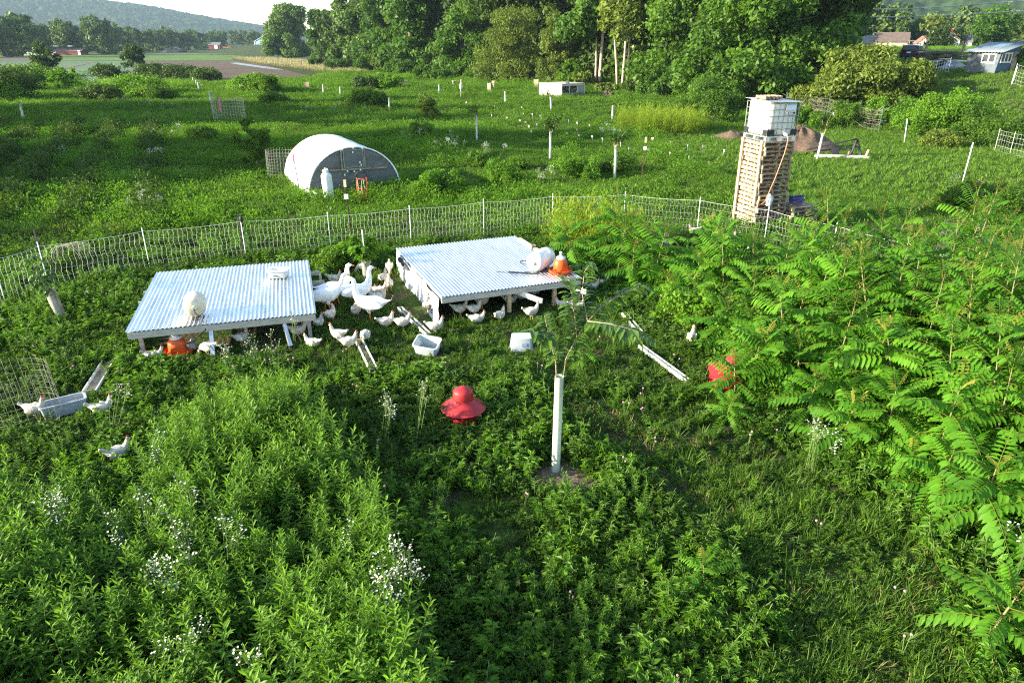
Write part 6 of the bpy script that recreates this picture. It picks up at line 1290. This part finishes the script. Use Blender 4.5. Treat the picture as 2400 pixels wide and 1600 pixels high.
# heading: 0 = faces right in the picture, 90 = faces away, 180 = left, -90 = towards the camera
for a in [(366, 845, 15, 'sit', 'white hen lying down beside the hanging orange waterer, facing it'), (452, 822, 100, 'sit', 'dusty hen sitting right behind the hanging orange waterer'), (488, 836, 170, 'peck', 'white hen with lowered head under the left coop edge, right of the waterer'),
          (568, 788, 180, 'tan', 'tan-brown hen under the front edge of the left coop'), (572, 812, 60, 'turn', 'hen preening below the tan-brown hen'), (703, 796, 10, 'stand', 'white hen standing among flowers at the right front of the left coop'), (732, 815, 160, 'sit', 'white hen sitting in front of the left coop corner'),
          (720, 768, 95, 'sit', 'shaded hen under the right front corner of the left coop'), (750, 766, 80, 'sit', 'grey-looking hen just outside the right front corner of the left coop'), (778, 757, 70, 'turn', 'hen right of the left coop corner, below the geese'),
          (793, 805, 165, 'stand', 'white hen facing left, rear one of the pair by the short trough'), (822, 823, 15, 'stand', 'white hen facing right, front one of the pair by the short trough'), (859, 806, 92, 'peck', 'white hen seen from behind with its head down, right of the pair'), (835, 748, -90, 'turn', 'hen facing the camera at the feet of the geese'),
          (812, 694, -15, 'sit', 'grey-headed hen crouching between the two goose pairs'), (787, 672, 0, 'stand', 'hen half hidden behind the rearmost goose'), (850, 642, 185, 'peck', 'white hen pecking left of the clear sleeve'), (866, 694, 0, 'sit', 'hen hidden behind the long-necked goose'), (879, 697, 30, 'sit', 'hen sitting right of the long-necked goose'),
          (893, 700, 5, 'stand', 'upper red-headed hen right of the geese'), (891, 716, 5, 'stand', 'lower red-headed hen right of the geese'), (913, 683, 100, 'stand', 'ruffled hen seen from behind by the white tarp side'), (900, 668, 75, 'stand', 'slim white hen beside the ruffled one'), (914, 642, -80, 'peck', 'hen pecking at the rear corner of the right coop'),
          (1002, 737, 85, 'stand', 'hen seen from behind in front of the white tarp side'), (908, 775, 25, 'stand', 'hen half hidden in grass left of the narrow trough'), (947, 776, 12, 'stand', 'white hen standing at the narrow trough'), (1023, 786, 8, 'stand', 'white hen walking right, below the open corner of the right coop'),
          (1080, 744, 12, 'stand', 'dusty hen standing inside the open front of the right coop'), (1131, 726, 0, 'stand', 'hen in the dark behind the pair in the right coop'), (1114, 744, 30, 'stand', 'rear hen of the pair at the right coop front'), (1120, 758, 12, 'sit', 'front hen of the pair at the right coop front'), (1173, 749, 60, 'sit', 'hen sitting under the left pull handle of the right coop'),
          (1247, 751, 20, 'stand', 'white hen standing out in the grass before the right coop'), (1198, 712, 20, 'sit', 'hen lying in the shade deep under the right coop'), (1222, 702, 0, 'sit', 'second hen lying deep under the right coop'), (1250, 700, 120, 'stand', 'hen under the right coop near its second leg'), (1350, 712, 85, 'stand', 'hen seen from behind under the right end of the right coop'),
          (1318, 724, 180, 'sit', 'hen half hidden by chestnut leaves under the right pull handle'), (1353, 728, 10, 'sit', 'hen lying below the right end of the right coop'), (1388, 692, 0, 'stand', 'white hen just outside the right end of the right coop'), (1412, 684, 15, 'stand', 'white hen on the wooden trough at the right coop corner'),
          (1348, 648, 20, 'stand', 'hen showing above the far roof corner of the right coop'), (1322, 628, 30, 'stand', 'hen behind the waterer, beyond the far side of the right coop'),
          (1557, 572, 60, 'stand', 'hen standing behind the thicket, left of the bare netting patch'), (1624, 556, 180, 'stand', 'hen at the netting left of the pallet stack'), (1562, 590, 0, 'peck', 'hen pecking in the gap behind the thicket'), (1593, 612, 90, 'sit', 'hen sitting in the gap behind the thicket'), (1604, 602, 45, 'sit', 'second hen sitting in the gap behind the thicket'),
          (1722, 612, 0, 'sit', 'hen among saplings below the pallet stack'), (1743, 600, 20, 'sit', 'hen among saplings near the netting post below the pallet stack'), (1722, 578, 90, 'stand', 'hen near the foot of the pallet stack'), (1620, 812, 70, 'stand', 'white hen half hidden in the thicket edge above the tilted feeder'),
          (248, 982, 20, 'stand', 'white hen at the right end of the pale grey trough'), (288, 1088, 35, 'stand', 'white hen with a red comb alone in the left foreground weeds'), (92, 985, 5, 'stand', 'hen behind the wire cage with its head over the grey trough')]: hen(*a)
for px, py, hd, ps, lb in [(792, 716, 25, 'high', 'rear goose of the left pair, head highest, by the left coop'), (772, 732, 25, 'low', 'front goose of the left pair, by the left coop'), (842, 722, 20, 'high', 'goose facing right behind the long-necked one, tail to the left coop'), (866, 752, 165, 'high', 'white goose facing left in the middle, tail to the right')]:
    p = P(px, py); o = link('goose', GSE[ps], None, tuple(p), R(hd)); o.scale = (1.0, 1.0, 1.0); tag(o, lb, 'goose', 'white geese')
# ---- person in white
SKIN = mat('skin', (.48, .29, .20), .6, var=.1); SHIRT = mat('white_shirt', (.80, .79, .76), .8, var=.06, scale=6, bump=.3); PANTS = mat('khaki_trousers', (.30, .26, .19), .85, var=.15, scale=6, bump=.3); HAT = mat('straw_hat', (.42, .29, .16), .8, var=.2)
mb = MB(); mb.loft([((0, 0, .88), .155, .11), ((0, 0, .98), .165, .115), ((0, 0, 1.12), .15, .11), ((.01, 0, 1.28), .185, .12), ((.015, 0, 1.40), .19, .11), ((.02, 0, 1.46), .09, .075), ((.03, 0, 1.52), .055, .058)], 14, 1)
mb.loft([((.03, 0, 1.50), .055, .058), ((.045, 0, 1.57), .058, .06)], 10, 0); mb.ell((.07, 0, 1.645), (.098, .075, .12), Matrix.Rotation(R(18), 3, 'Y'), 0); mb.ell((.165, 0, 1.615), (.018, .014, .022), m=0, n=8, k=5); mb.ell((.15, 0, 1.575), (.012, .025, .008), m=0, n=8, k=4)
for s in (-1, 1):
    mb.ell((.06, s * .078, 1.635), (.02, .012, .03), m=0, n=8, k=5); mb.ell((.155, s * .032, 1.65), (.008, .012, .008), m=3, n=8, k=4)
    mb.tube([(0, s * .08, .95), (.02, s * .09, .70), (.025, s * .095, .50), (-.01, s * .10, .28), (-.02, s * .10, .10)], [.105, .088, .066, .060, .052], 10, 2); mb.ell((.05, s * .105, .045), (.13, .048, .045), m=3, n=10, k=6)
    mb.tube([(.0, s * .19, 1.40), (-.01, s * .245, 1.25), (.0, s * .255, 1.12)], [.065, .052, .046], 10, 1); mb.tube([(.0, s * .255, 1.13), (.12, s * .22, 1.12), (.22, s * .14, 1.16)], [.044, .036, .028], 10, 1 if s > 0 else 1)
    h = Vector((.25, s * .12, 1.17)); mb.ell(h, (.045, .022, .04), m=0, n=8, k=5)
    for k in range(4): mb.tube([h + Vector((.03, 0, -.025 + .017 * k)), h + Vector((.065, -s * .012, -.025 + .018 * k)), h + Vector((.075, -s * (.035 + .004 * (k % 2)), -.022 + .018 * k))], [.009, .009, .008], 6, 0)
    mb.tube([h + Vector((.0, -s * .01, .03)), h + Vector((.03, -s * .02, .055)), h + Vector((.055, -s * .028, .055))], [.011, .010, .009], 6, 0)
pm = organic('person', mb, [SKIN, SHIRT, PANTS, BLK], .011, 2); g = G(1081, 231)
o = link('person', pm, None, tuple(g), R(5)); tag(o, 'person in a white shirt, khaki trousers and hat, standing, looking down at a tablet', 'person')
MB().lathe([(.17, 1.695), (.175, 1.70), (.10, 1.715), (.098, 1.77), (.07, 1.81), (.01, 1.815)], 20, (.055, 0, 0)).build('hat', HAT, o, smooth=True, sharp=40)
o = MB().box((0, 0, 0), (.012, .26, .19), Matrix.Rotation(R(-40), 3, 'Y')).build('tablet', BLK, None, (g.x + .33, g.y + .03, g.z + 1.19), R(5)); tag(o, 'dark tablet held by the person in white', 'tablet')

# ---- blue shed on the bank
SBL = mat('weathered_blue_board', (.07, .095, .13), .85, var=.55, scale=2.2, stretch=(1, 1, 2), bump=.3, col2=(.13, .145, .155)); SBD = mat('blue_paint', (.07, .12, .20), .7, var=.3, scale=3); SROOF = mat('ribbed_roof_metal', (.26, .31, .34), .5, metal=.5, var=.25, scale=1.2, stretch=(3, .3, 1)); GLASS = mat('dark_window_glass', (.06, .07, .08), .12, var=.3)
a, b, c = G(2259, 171), G(2328, 174), G(2371, 164); fx = (b - a); fx.z = 0; L1 = fx.length; rz = atan2(fx.y, fx.x); k1 = b.length / F
hf = 39 * b.length / F * .98; L2 = min(5.0, max(3.0, (c - b).length)); t = thing('blue_shed', 'weathered blue shed leaning on the bank, metal roof, two windows', 'shed', tuple(a), rz)
wl, wd_, h1, h2 = L1, L1 * .95, hf, hf * 1.32
mb = MB(); mb.add([(0, 0, -.4), (wl, 0, -.4), (wl, wd_, -.4), (0, wd_, -.4), (.05, 0, h1), (wl + .25, 0, h1), (wl + .25, wd_, h2), (.05, wd_, h2)], [(0, 1, 5, 4), (2, 3, 7, 6), (3, 0, 4, 7), (3, 2, 1, 0)]); mb.build('wall', SBL, t); mb = MB(); mb.add([(wl, 0, -.4), (wl, wd_, -.4), (wl + .25, wd_, h2), (wl + .25, 0, h1)], [(0, 1, 2, 3)]); mb.build('side_wall', SBD, t)
n = 60; sl_ = (h2 - h1) / wd_; me = gridmesh('roof', np.linspace(-.25, wl + .7, n * 3), np.array([-.45, wd_ / 2, wd_ + .3]), lambda X, Y: h1 + .04 + sl_ * Y + .022 * np.sin(X * 24), [SROOF]); o = link('roof', me, t); o.modifiers.new('thick', 'SOLIDIFY').thickness = -.04
pa = MB(); pa.add([(wl * .42, wd_ * .45, h1 + .09 + sl_ * wd_ * .45), (wl * .80, wd_ * .45, h1 + .09 + sl_ * wd_ * .45), (wl * .80, wd_ * .95, h1 + .09 + sl_ * wd_ * .95), (wl * .42, wd_ * .95, h1 + .09 + sl_ * wd_ * .95)], [(0, 1, 2, 3)]); o = pa.build('roof_patch', mat('clear_roof_panel', (.16, .27, .36), .3), t)
def window(par, x0, x1, z0, z1, m=W_WHITE, y=-.03, side=False, bars=1):
    fr = MB(); q = (lambda u, v, w_: (u, v, w_)) if not side else (lambda u, v, w_: (wl + .14 + .02 - v * 1, u, w_))
    def bx(x, z, sx, sz, dy=0): fr.box(q(x, y + dy, z), (sx, .06, sz) if not side else (.06, sx, sz))
    bx((x0 + x1) / 2, z0, x1 - x0 + .1, .10); bx((x0 + x1) / 2, z1, x1 - x0 + .1, .10); bx(x0, (z0 + z1) / 2, .10, z1 - z0 - .1); bx(x1, (z0 + z1) / 2, .10, z1 - z0 - .1)
    for k in range(bars): bx(x0 + (x1 - x0) * (k + 1) / (bars + 1), (z0 + z1) / 2, .10, z1 - z0 - .1)
    o = fr.build('window', m, par); pn = MB(); pn.box(q((x0 + x1) / 2, y + .015, (z0 + z1) / 2), (x1 - x0, .02, z1 - z0) if not side else (.02, x1 - x0, z1 - z0)); pn.build('pane', GLASS, o); return o
window(t, wl * .52, wl * .95, h1 * .50, h1 * .90); window(t, wd_ * .10, wd_ * .62, h1 * .52, h1 * .92, side=True, bars=2)
MB().box((wl + .17, wd_ * .82, h1 * .55), (.05, wd_ * .22, h1 * .95)).build('door', W_GREY, t)
# ---- parked car seen from behind
CARP = mat('dark_car_paint', (.028, .034, .045), .25, metal=.4, var=.1); CGL = mat('car_glass', (.03, .035, .04), .06, var=.2); RIM = mat('wheel_rim', (.45, .46, .47), .35, metal=.8)
g = G(2136, 143); t = thing('parked_car', 'dark station car parked on the terrace behind the trailer', 'car', tuple(g), R(52))
sec = [(-2.3, .42, .86, .93), (-2.28, .40, 1.02, .93), (-1.2, .38, 1.04, .95), (.0, .38, 1.04, .95), (1.0, .38, 1.02, .94), (1.9, .40, .92, .90), (2.28, .44, .72, .80)]
def shell(secs, m, nm):
    mb = MB(); vs = []; N = 12
    for x, zb, zt, hy in secs:
        for j in range(N): a = 2 * pi * j / N + pi / N; cy, cz = cos(a), sin(a); e = .45; vs.append((x, hy * abs(cy) ** e * (1 if cy > 0 else -1), (zb + zt) / 2 + (zt - zb) / 2 * abs(cz) ** e * (1 if cz > 0 else -1)))
    k = len(secs); mb.add(vs, [(i * N + j, i * N + (j + 1) % N, (i + 1) * N + (j + 1) % N, (i + 1) * N + j) for i in range(k - 1) for j in range(N)] + [tuple(range(N))[::-1], tuple((k - 1) * N + j for j in range(N))]); return mb.build(nm, m, t, smooth=True, sharp=40)
shell(sec, CARP, 'body'); shell([(-2.18, .9, 1.10, .86), (-1.95, .9, 1.58, .76), (-1.7, .9, 1.66, .74), (-.3, .9, 1.68, .74), (.35, .9, 1.60, .73), (1.05, .9, 1.06, .80)], CARP, 'cabin')
MB().add and None
mb = MB(); mb.add([(-2.165, -.66, 1.14), (-2.165, .66, 1.14), (-2.0, .58, 1.54), (-2.0, -.58, 1.54)], [(0, 1, 2, 3)]); o = mb.build('rear_window', CGL, t); o.modifiers.new('t', 'SOLIDIFY').thickness = .05
for s in (-1, 1):
    for x0, x1 in ((-1.85, -1.15), (-1.05, -.30), (-.2, .5)): MB().box(((x0 + x1) / 2, s * .775, 1.32), (x1 - x0, .05, .40), Matrix.Rotation(R(s * 10), 3, 'X')).build('side_window', CGL, t)
    MB().tube([(-1.7, s * .60, 1.74), (.1, s * .60, 1.74)], .025, 6).build('roof_rail', BLK, t); MB().box((-2.27, s * .78, .95), (.08, .18, .30)).build('tail_light', mat('tail_light', (.45, .02, .02), .3), t)
    for x in (-1.38, 1.42):
        w_ = MB().lathe([(.20, -.11), (.33, -.11), (.345, -.07), (.345, .07), (.33, .11), (.20, .11)], 20, (x, s * .83, .345), Matrix.Rotation(R(90), 3, 'X')).build('wheel', BLK, t, smooth=True, sharp=40); MB().lathe([(.01, -.118), (.20, -.118), (.20, .118), (.01, .118)], 14, (x, s * .83, .345), Matrix.Rotation(R(90), 3, 'X')).build('rim', RIM, w_, smooth=True, sharp=40)
MB().box((-2.30, 0, .55), (.14, 1.6, .22)).build('bumper', BLK, t); MB().box((-2.315, 0, .88), (.03, .42, .14)).build('number_plate', PLA, t); MB().tube([(-1.3, -.55, 1.76), (-1.3, .55, 1.76)], .02, 6).tube([(-.3, -.55, 1.76), (-.3, .55, 1.76)], .02, 6).build('roof_bar', BLK, t)
# ---- trailer with boards, tarp, wooden fence, small tractor
g = G(2190, 158); t = thing('flat_trailer', 'low trailer loaded with dark boards below the parked car', 'trailer', tuple(g), R(3)); mb = MB(); mb.box((0, 0, .55), (5.0, 1.8, .10)); mb.beam((-2.5, 0, .5), (-4.0, 0, .45), .1, .1); mb.build('bed', GALV, t)
for s in (-1, 1): w_ = MB().lathe([(.12, -.1), (.32, -.1), (.34, 0), (.32, .1), (.12, .1)], 16, (.2, s * .95, .34), Matrix.Rotation(R(90), 3, 'X')).build('wheel', BLK, t, smooth=True, sharp=40); MB().box((.2, s * .95, .74), (1.0, .28, .04)).build('fender', PLA, t)
t2 = thing('board_pile', 'dark weathered boards heaped on the trailer', 'boards', (g.x, g.y, g.z + .61), R(3)); r = random.Random(4)
mb = MB()
for i in range(16): mb.box((r.uniform(-.5, .5), r.uniform(-.7, .7), .05 + .045 * i), (r.uniform(3.5, 5.5), .2, .045), Matrix.Rotation(R(r.uniform(-5, 5)), 3, 'Z') @ Matrix.Rotation(R(r.uniform(-3, 3)), 3, 'Y'))
mb.build('board', mat('dark_old_wood', (.075, .06, .05), .9, var=.4), t2)
heap(G(2232, 160), 2.6, 1.6, .6, 'crumpled silver tarp over a pile between trailer and shed', mat('silver_tarp', (.30, .32, .34), .35, var=.5, scale=3, bump=1.0), 11, 'tarp_pile', 'tarp')
t = thing('timber_fence', 'grey post and rail fence along the terrace behind the shed', 'fence', tuple(G(2165, 142)), 0); o0 = G(2165, 142); gs = [G(x, y) - o0 for x, y in [(2165, 142), (2252, 141), (2330, 141), (2420, 141)]]
for i in range(3):
    for z in (.55, 1.05): MB().beam(gs[i] + Vector((0, 0, z)), gs[i + 1] + Vector((0, 0, z)), .06, .14).build('rail', W_GREY, t)
for q in gs: MB().box(q + Vector((0, 0, .75)), (.2, .2, 1.9)).build('fence_post', W_GREY, t)
g = G(2042, 134); t = thing('garden_tractor', 'small dark tractor with a roll bar and an orange panel, left of the car', 'tractor', tuple(g), R(60)); MB().box((.7, 0, .75), (1.3, .6, .5), taper=.85).box((-.2, 0, .6), (1.2, .7, .2)).build('body', IRON, t); MB().box((-.62, 0, 1.15), (.08, .5, .6)).box((-.35, 0, .85), (.5, .5, .1)).build('seat', mat('orange_panel', (.75, .18, .03), .5), t)
MB().tube([(-.75, -.5, .6), (-.75, -.5, 2.0), (-.75, .5, 2.0), (-.75, .5, .6)], .05, 6).build('roll_bar', IRON, t)
for x, s, q in ((-.5, 1, .5), (-.5, -1, .5), (1.0, 1, .34), (1.0, -1, .34)): MB().lathe([(.1, -.13), (q * .95, -.13), (q, -.08), (q, .08), (q * .95, .13), (.1, .13)], 18, (x, s * .55, q), Matrix.Rotation(R(90), 3, 'X')).build('wheel', BLK, t, smooth=True, sharp=40)
# crop on the terrace
p = field_pts(100, 215, 1.4, 61, 1.05); k = (p[:, 2] > 2.5); p = p[k]; px, py = proj(p[:, 0], p[:, 1], p[:, 2]); p = p[(px > 1900) & (py < 132)]
scatter('crop_plants', C_LUSH, p, 'green crop field on the terrace before the farmhouses', 'crop', sc(len(p), 1.8, 2.6), .15, 21)
# ---- houses
STONE = mat('tan_stone_wall', (.50, .42, .29), .9, var=.3, scale=1.2, bump=.3); WWALL = mat('white_house_wall', (.80, .77, .72), .8, var=.06); BROOF = mat('brown_roof', (.13, .095, .08), .85, var=.3, scale=1.5); GROOF = mat('grey_roof', (.16, .16, .17), .8, var=.3, scale=1.5); BRICK = mat('orange_brick', (.45, .18, .10), .9, var=.3)
def gable(par, x0, x1, y0, y1, h, rh, wall, roof, axis='x', ov=.3):
    """walls with a pitched roof; the ridge runs along the given axis"""
    mb = MB(); ym, xm = (y0 + y1) / 2, (x0 + x1) / 2
    if axis == 'x': v = [(x0, y0, -.5), (x1, y0, -.5), (x1, y1, -.5), (x0, y1, -.5), (x0, y0, h), (x1, y0, h), (x1, y1, h), (x0, y1, h), (x0, ym, h + rh), (x1, ym, h + rh)]; f = [(0, 1, 5, 4), (2, 3, 7, 6), (1, 2, 6, 9, 5), (3, 0, 4, 8, 7)]
    else: v = [(x0, y0, -.5), (x1, y0, -.5), (x1, y1, -.5), (x0, y1, -.5), (x0, y0, h), (x1, y0, h), (x1, y1, h), (x0, y1, h), (xm, y0, h + rh), (xm, y1, h + rh)]; f = [(1, 2, 6, 5), (3, 0, 4, 7), (0, 1, 5, 8, 4), (2, 3, 7, 9, 6)]
    mb.add(v, f); mb.build('wall', wall, par); mb = MB()
    if axis == 'x':
        k = rh / (ym - y0)
        for s in (-1, 1): e = (y0 - ov) if s < 0 else (y1 + ov); mb.add([(x0 - ov, e, h - k * ov + .05), (x1 + ov, e, h - k * ov + .05), (x1 + ov, ym, h + rh + .05), (x0 - ov, ym, h + rh + .05)], [(0, 1, 2, 3)])
    else:
        k = rh / (xm - x0)
        for s in (-1, 1): e = (x0 - ov) if s < 0 else (x1 + ov); mb.add([(e, y0 - ov, h - k * ov + .05), (e, y1 + ov, h - k * ov + .05), (xm, y1 + ov, h + rh + .05), (xm, y0 - ov, h + rh + .05)], [(0, 1, 2, 3)])
    o = mb.build('roof', roof, par); o.modifiers.new('t', 'SOLIDIFY').thickness = .15; return o
def at(px, dist): d = rdir(px, 97); az = atan2(d.x, d.y); x, y = dist * sin(az), dist * cos(az); return Vector((x, y, float(T(x, y))))
g = at(2090, 195); u = 195 / F; t = thing('stone_barn', 'long tan stone barn with a brown roof and grey lower wing on the terrace', 'barn', tuple(g), R(-24))
gable(t, -3.1, 3.4, 0, 6, 2.0, 1.7, STONE, BROOF); gable(t, -6.3, -3.15, .6, 5.4, 1.7, 1.4, STONE, GROOF); MB().box((-.2, -.03, .9), (.35, .1, 2.0)).build('buttress', WWALL, t); MB().box((2.6, -.06, .6), (.5, .1, 1.4)).build('door', BLK, t); MB().box((5.0, .8, 2.05), (3.3, 3.0, .15)).build('lean_to_roof', GROOF, t)
for x in (3.6, 4.6, 6.4): MB().box((x, -.5, .85), (.16, .16, 2.3)).build('post', W_GREY, t)
for x in (4.0, 5.2): MB().beam((x, -.5, .3), (x + .9, -.5, 1.8), .1, .1).build('brace', W_GREY, t)
g = at(2170, 205); t = thing('white_house', 'small white gabled house with a red roof edge left of the dark hedge', 'house', tuple(g), R(-18)); gable(t, -1.7, 1.7, 0, 5, 1.5, 1.5, WWALL, mat('red_roof', (.33, .12, .08), .85), 'y', .15); MB().box((.2, -.05, .6), (.6, .1, 1.0)).build('door', W_GREY, t)
g = at(2226, 200); t = thing('white_house', 'taller white gabled house with a brick chimney right of the dark hedge', 'house', tuple(g), R(-22)); ro = gable(t, -2.0, 2.0, 0, 6, 2.4, 1.7, WWALL, mat('red_roof', (.33, .12, .08), .85), 'y', .15); MB().box((-.0, .4, 4.1), (.55, .55, 1.3)).build('chimney', BRICK, ro); MB().box((0, -.05, 1.4), (.28, .1, 2.9)).build('chimney_breast', mat('cream_wall', (.62, .55, .42), .9), t); gable(t, 2.05, 4.6, 1.0, 5, 1.9, 1.3, WWALL, GROOF, 'x', .2)
g = at(2352, 215); t = thing('brick_shed', 'low orange brick building at the far right under the trees', 'building', tuple(g), 0); gable(t, -1.5, 1.5, 0, 3, 1.0, .8, BRICK, GROOF); g = at(2395, 215); t = thing('pale_building', 'long pale low building at the far right edge', 'building', tuple(g), 0); gable(t, -3.5, 3.5, 0, 4, 1.2, .9, WWALL, GROOF)
# far farmyard
BBL = mat('blue_barn_wall', (.16, .30, .38), .8, var=.1); LBL = mat('pale_blue_trim', (.55, .65, .70), .7)
g = at(615, 560); g.z = 0; u = 560 / F; t = thing('blue_barn', 'blue gabled barn with pale trim beside the lone poplar', 'barn', tuple(g), R(-17)); gable(t, -6.4, 6.4, 0, 14, 5.2, 2.6, BBL, mat('pale_metal_roof', (.55, .60, .64), .5, metal=.3), 'y', .5)
for s in (-1, 1): MB().box((s * 6.4, -.1, 2.6), (.5, .3, 5.2)).build('corner_trim', LBL, t)
MB().box((0, -.1, 2.0), (8.5, .2, 4.2)).build('door', mat('barn_door', (.14, .27, .35), .8), t); MB().box((0, -.12, 4.5), (9, .2, .25)).build('door_rail', LBL, t); MB().box((0, -.1, 6.3), (1.4, .2, 1.0)).build('loft_vent', LBL, t); MB().box((9.6, 4, 3.4), (6.0, 8, .25)).build('lean_to_roof', GROOF, t)
for y in (.3, 7.5): MB().box((12.3, y, 1.7), (.3, .3, 3.4)).build('post', W_GREY, t)
g = at(640, 548); g.z = 0
def vehicle(px, dist, lx, ly, lz, m, label, cab=True, nm='farm_truck', cat='truck', rz=0):
    g = at(px, dist); g.z = 0; t = thing(nm, label, cat, tuple(g), rz); MB().box((0, 0, lz * .62), (lx, ly, lz * .55)).build('body', m, t)
    if cab: MB().box((lx * .28, 0, lz * 1.05), (lx * .4, ly * .95, lz * .5), taper=.85).build('cab', m, t)
    for x in (-.32, .32):
        for s in (-1, 1): MB().lathe([(.1, -.15), (.5, -.15), (.5, .15), (.1, .15)], 12, (x * lx, s * ly / 2, .5), Matrix.Rotation(R(90), 3, 'X')).build('wheel', BLK, t)
    return t
RB = mat('barn_red', (.20, .05, .045), .85, var=.25); RUSTY = mat('rust_orange', (.40, .16, .08), .9, var=.3)
vehicle(640, 545, 6, 2.4, 2.4, PLA, 'white truck beside the far blue barn'); vehicle(578, 560, 5, 2.4, 2.6, mat('dark_green_paint', (.05, .14, .12), .6), 'dark green truck left of the far blue barn'); vehicle(532, 545, 9, 2.6, 2.2, RUSTY, 'long orange-rust wagon in the far farmyard', False, 'farm_wagon', 'wagon'); vehicle(556, 560, 4.5, 2.4, 2.6, mat('dull_teal', (.28, .40, .40), .6), 'dull teal trailer in the far farmyard', False, 'farm_trailer', 'trailer'); vehicle(557, 545, 8, 2.6, 1.2, RUSTY, 'low orange wagon in the far farmyard', False, 'farm_wagon', 'wagon'); vehicle(590, 560, 6, 2.4, 2.2, PLA, 'pale wagon just left of the far blue barn', False, 'farm_wagon', 'wagon')
g = at(500, 530); g.z = 0; t = thing('red_shed', 'red shed with a pale door at the left of the far farmyard', 'shed', tuple(g), 0); gable(t, -3.6, 3.6, 0, 5, 3.2, 1.4, RB, GROOF); MB().box((1.2, -.1, 1.6), (2.0, .2, 3.2)).build('door', PLA, t)
g = at(143, 372); g.z = 0; t = thing('red_poultry_house', 'long low red building before the far tree line on the left', 'building', tuple(g), 0); gable(t, -8, 7, 0, 6, 1.5, .8, RB, mat('dull_red_roof', (.22, .12, .10), .9, var=.2)); MB().box((6.6, -.1, .9), (1.0, .2, 2.0)).build('door', PLA, t)
for x in (-4.4, 1.6): MB().box((x, 3, 3.5), (1.6, 1.0, .5)).build('roof_vent', PLA, t)
g = at(70, 365); g.z = 0; t = thing('pale_fence', 'long pale fence left of the red building before the tree line', 'fence', tuple(g), 0)
for i in range(14): MB().box((-9 + 1.4 * i, 0, .7), (.18, .18, 1.6)).build('fence_post', W_WHITE, t)
for z in (.5, 1.1): MB().box((0, -.12, z), (18.6, .06, .12)).build('rail', W_WHITE, t)
# ---- overhead lines on the right
WIREM = mat('cable_grey', (.55, .58, .56), .5, metal=.3)
for pts, lb in (([(1700, 26, 130), (1925, 22.4, 116), (2109, 21.7, 104), (2170, 19, 100), (2400, 2.5, 88), (2800, -45, 78)], 'upper overhead cable across the hill on the right'), ([(1700, 36, 130), (1940, 38, 116), (2093, 40, 104), (2208, 37.5, 98), (2400, 25.5, 88), (2800, -15, 78)], 'lower overhead cable across the hill on the right')):
    q = [D(*a) for a in pts]; o = MB().tube([v - q[0] for v in q], .045, 5).build('power_line', WIREM, None, tuple(q[0])); tag(o, lb, 'cable', 'overhead cables')
# ---- evening air
hb = MB(); hb.box((0, 1250, 148), (5200, 2900, 302)); o = hb.build('haze', []); o['kind'] = 'stuff'; tag(o, 'thin blue evening haze over the valley', 'haze')
m = bpy.data.materials.new('haze_air'); m.use_nodes = True; n = m.node_tree.nodes; n.remove(n['Principled BSDF']); pv = n.new('ShaderNodeVolumePrincipled')
pv.inputs['Color'].default_value = (.50, .68, .86, 1); pv.inputs['Density'].default_value = 1.5e-4; pv.inputs['Anisotropy'].default_value = .2
m.node_tree.links.new(pv.outputs[0], n['Material Output'].inputs['Volume']); o.data.materials.append(m)
for a, b, hh_, lb in [(1722, 948, .75, 'small winged-leaf sapling covering the right side of the tilted feeder'), (1762, 925, .95, 'winged-leaf sapling right behind the tilted feeder'), (1700, 985, .5, 'low winged-leaf sapling in front of the tilted feeder'), (1745, 900, .9, 'winged-leaf sapling leaning over the tilted feeder')]:
    q = P(a, b); put_sumac(q.x, q.y, hh_, lb)
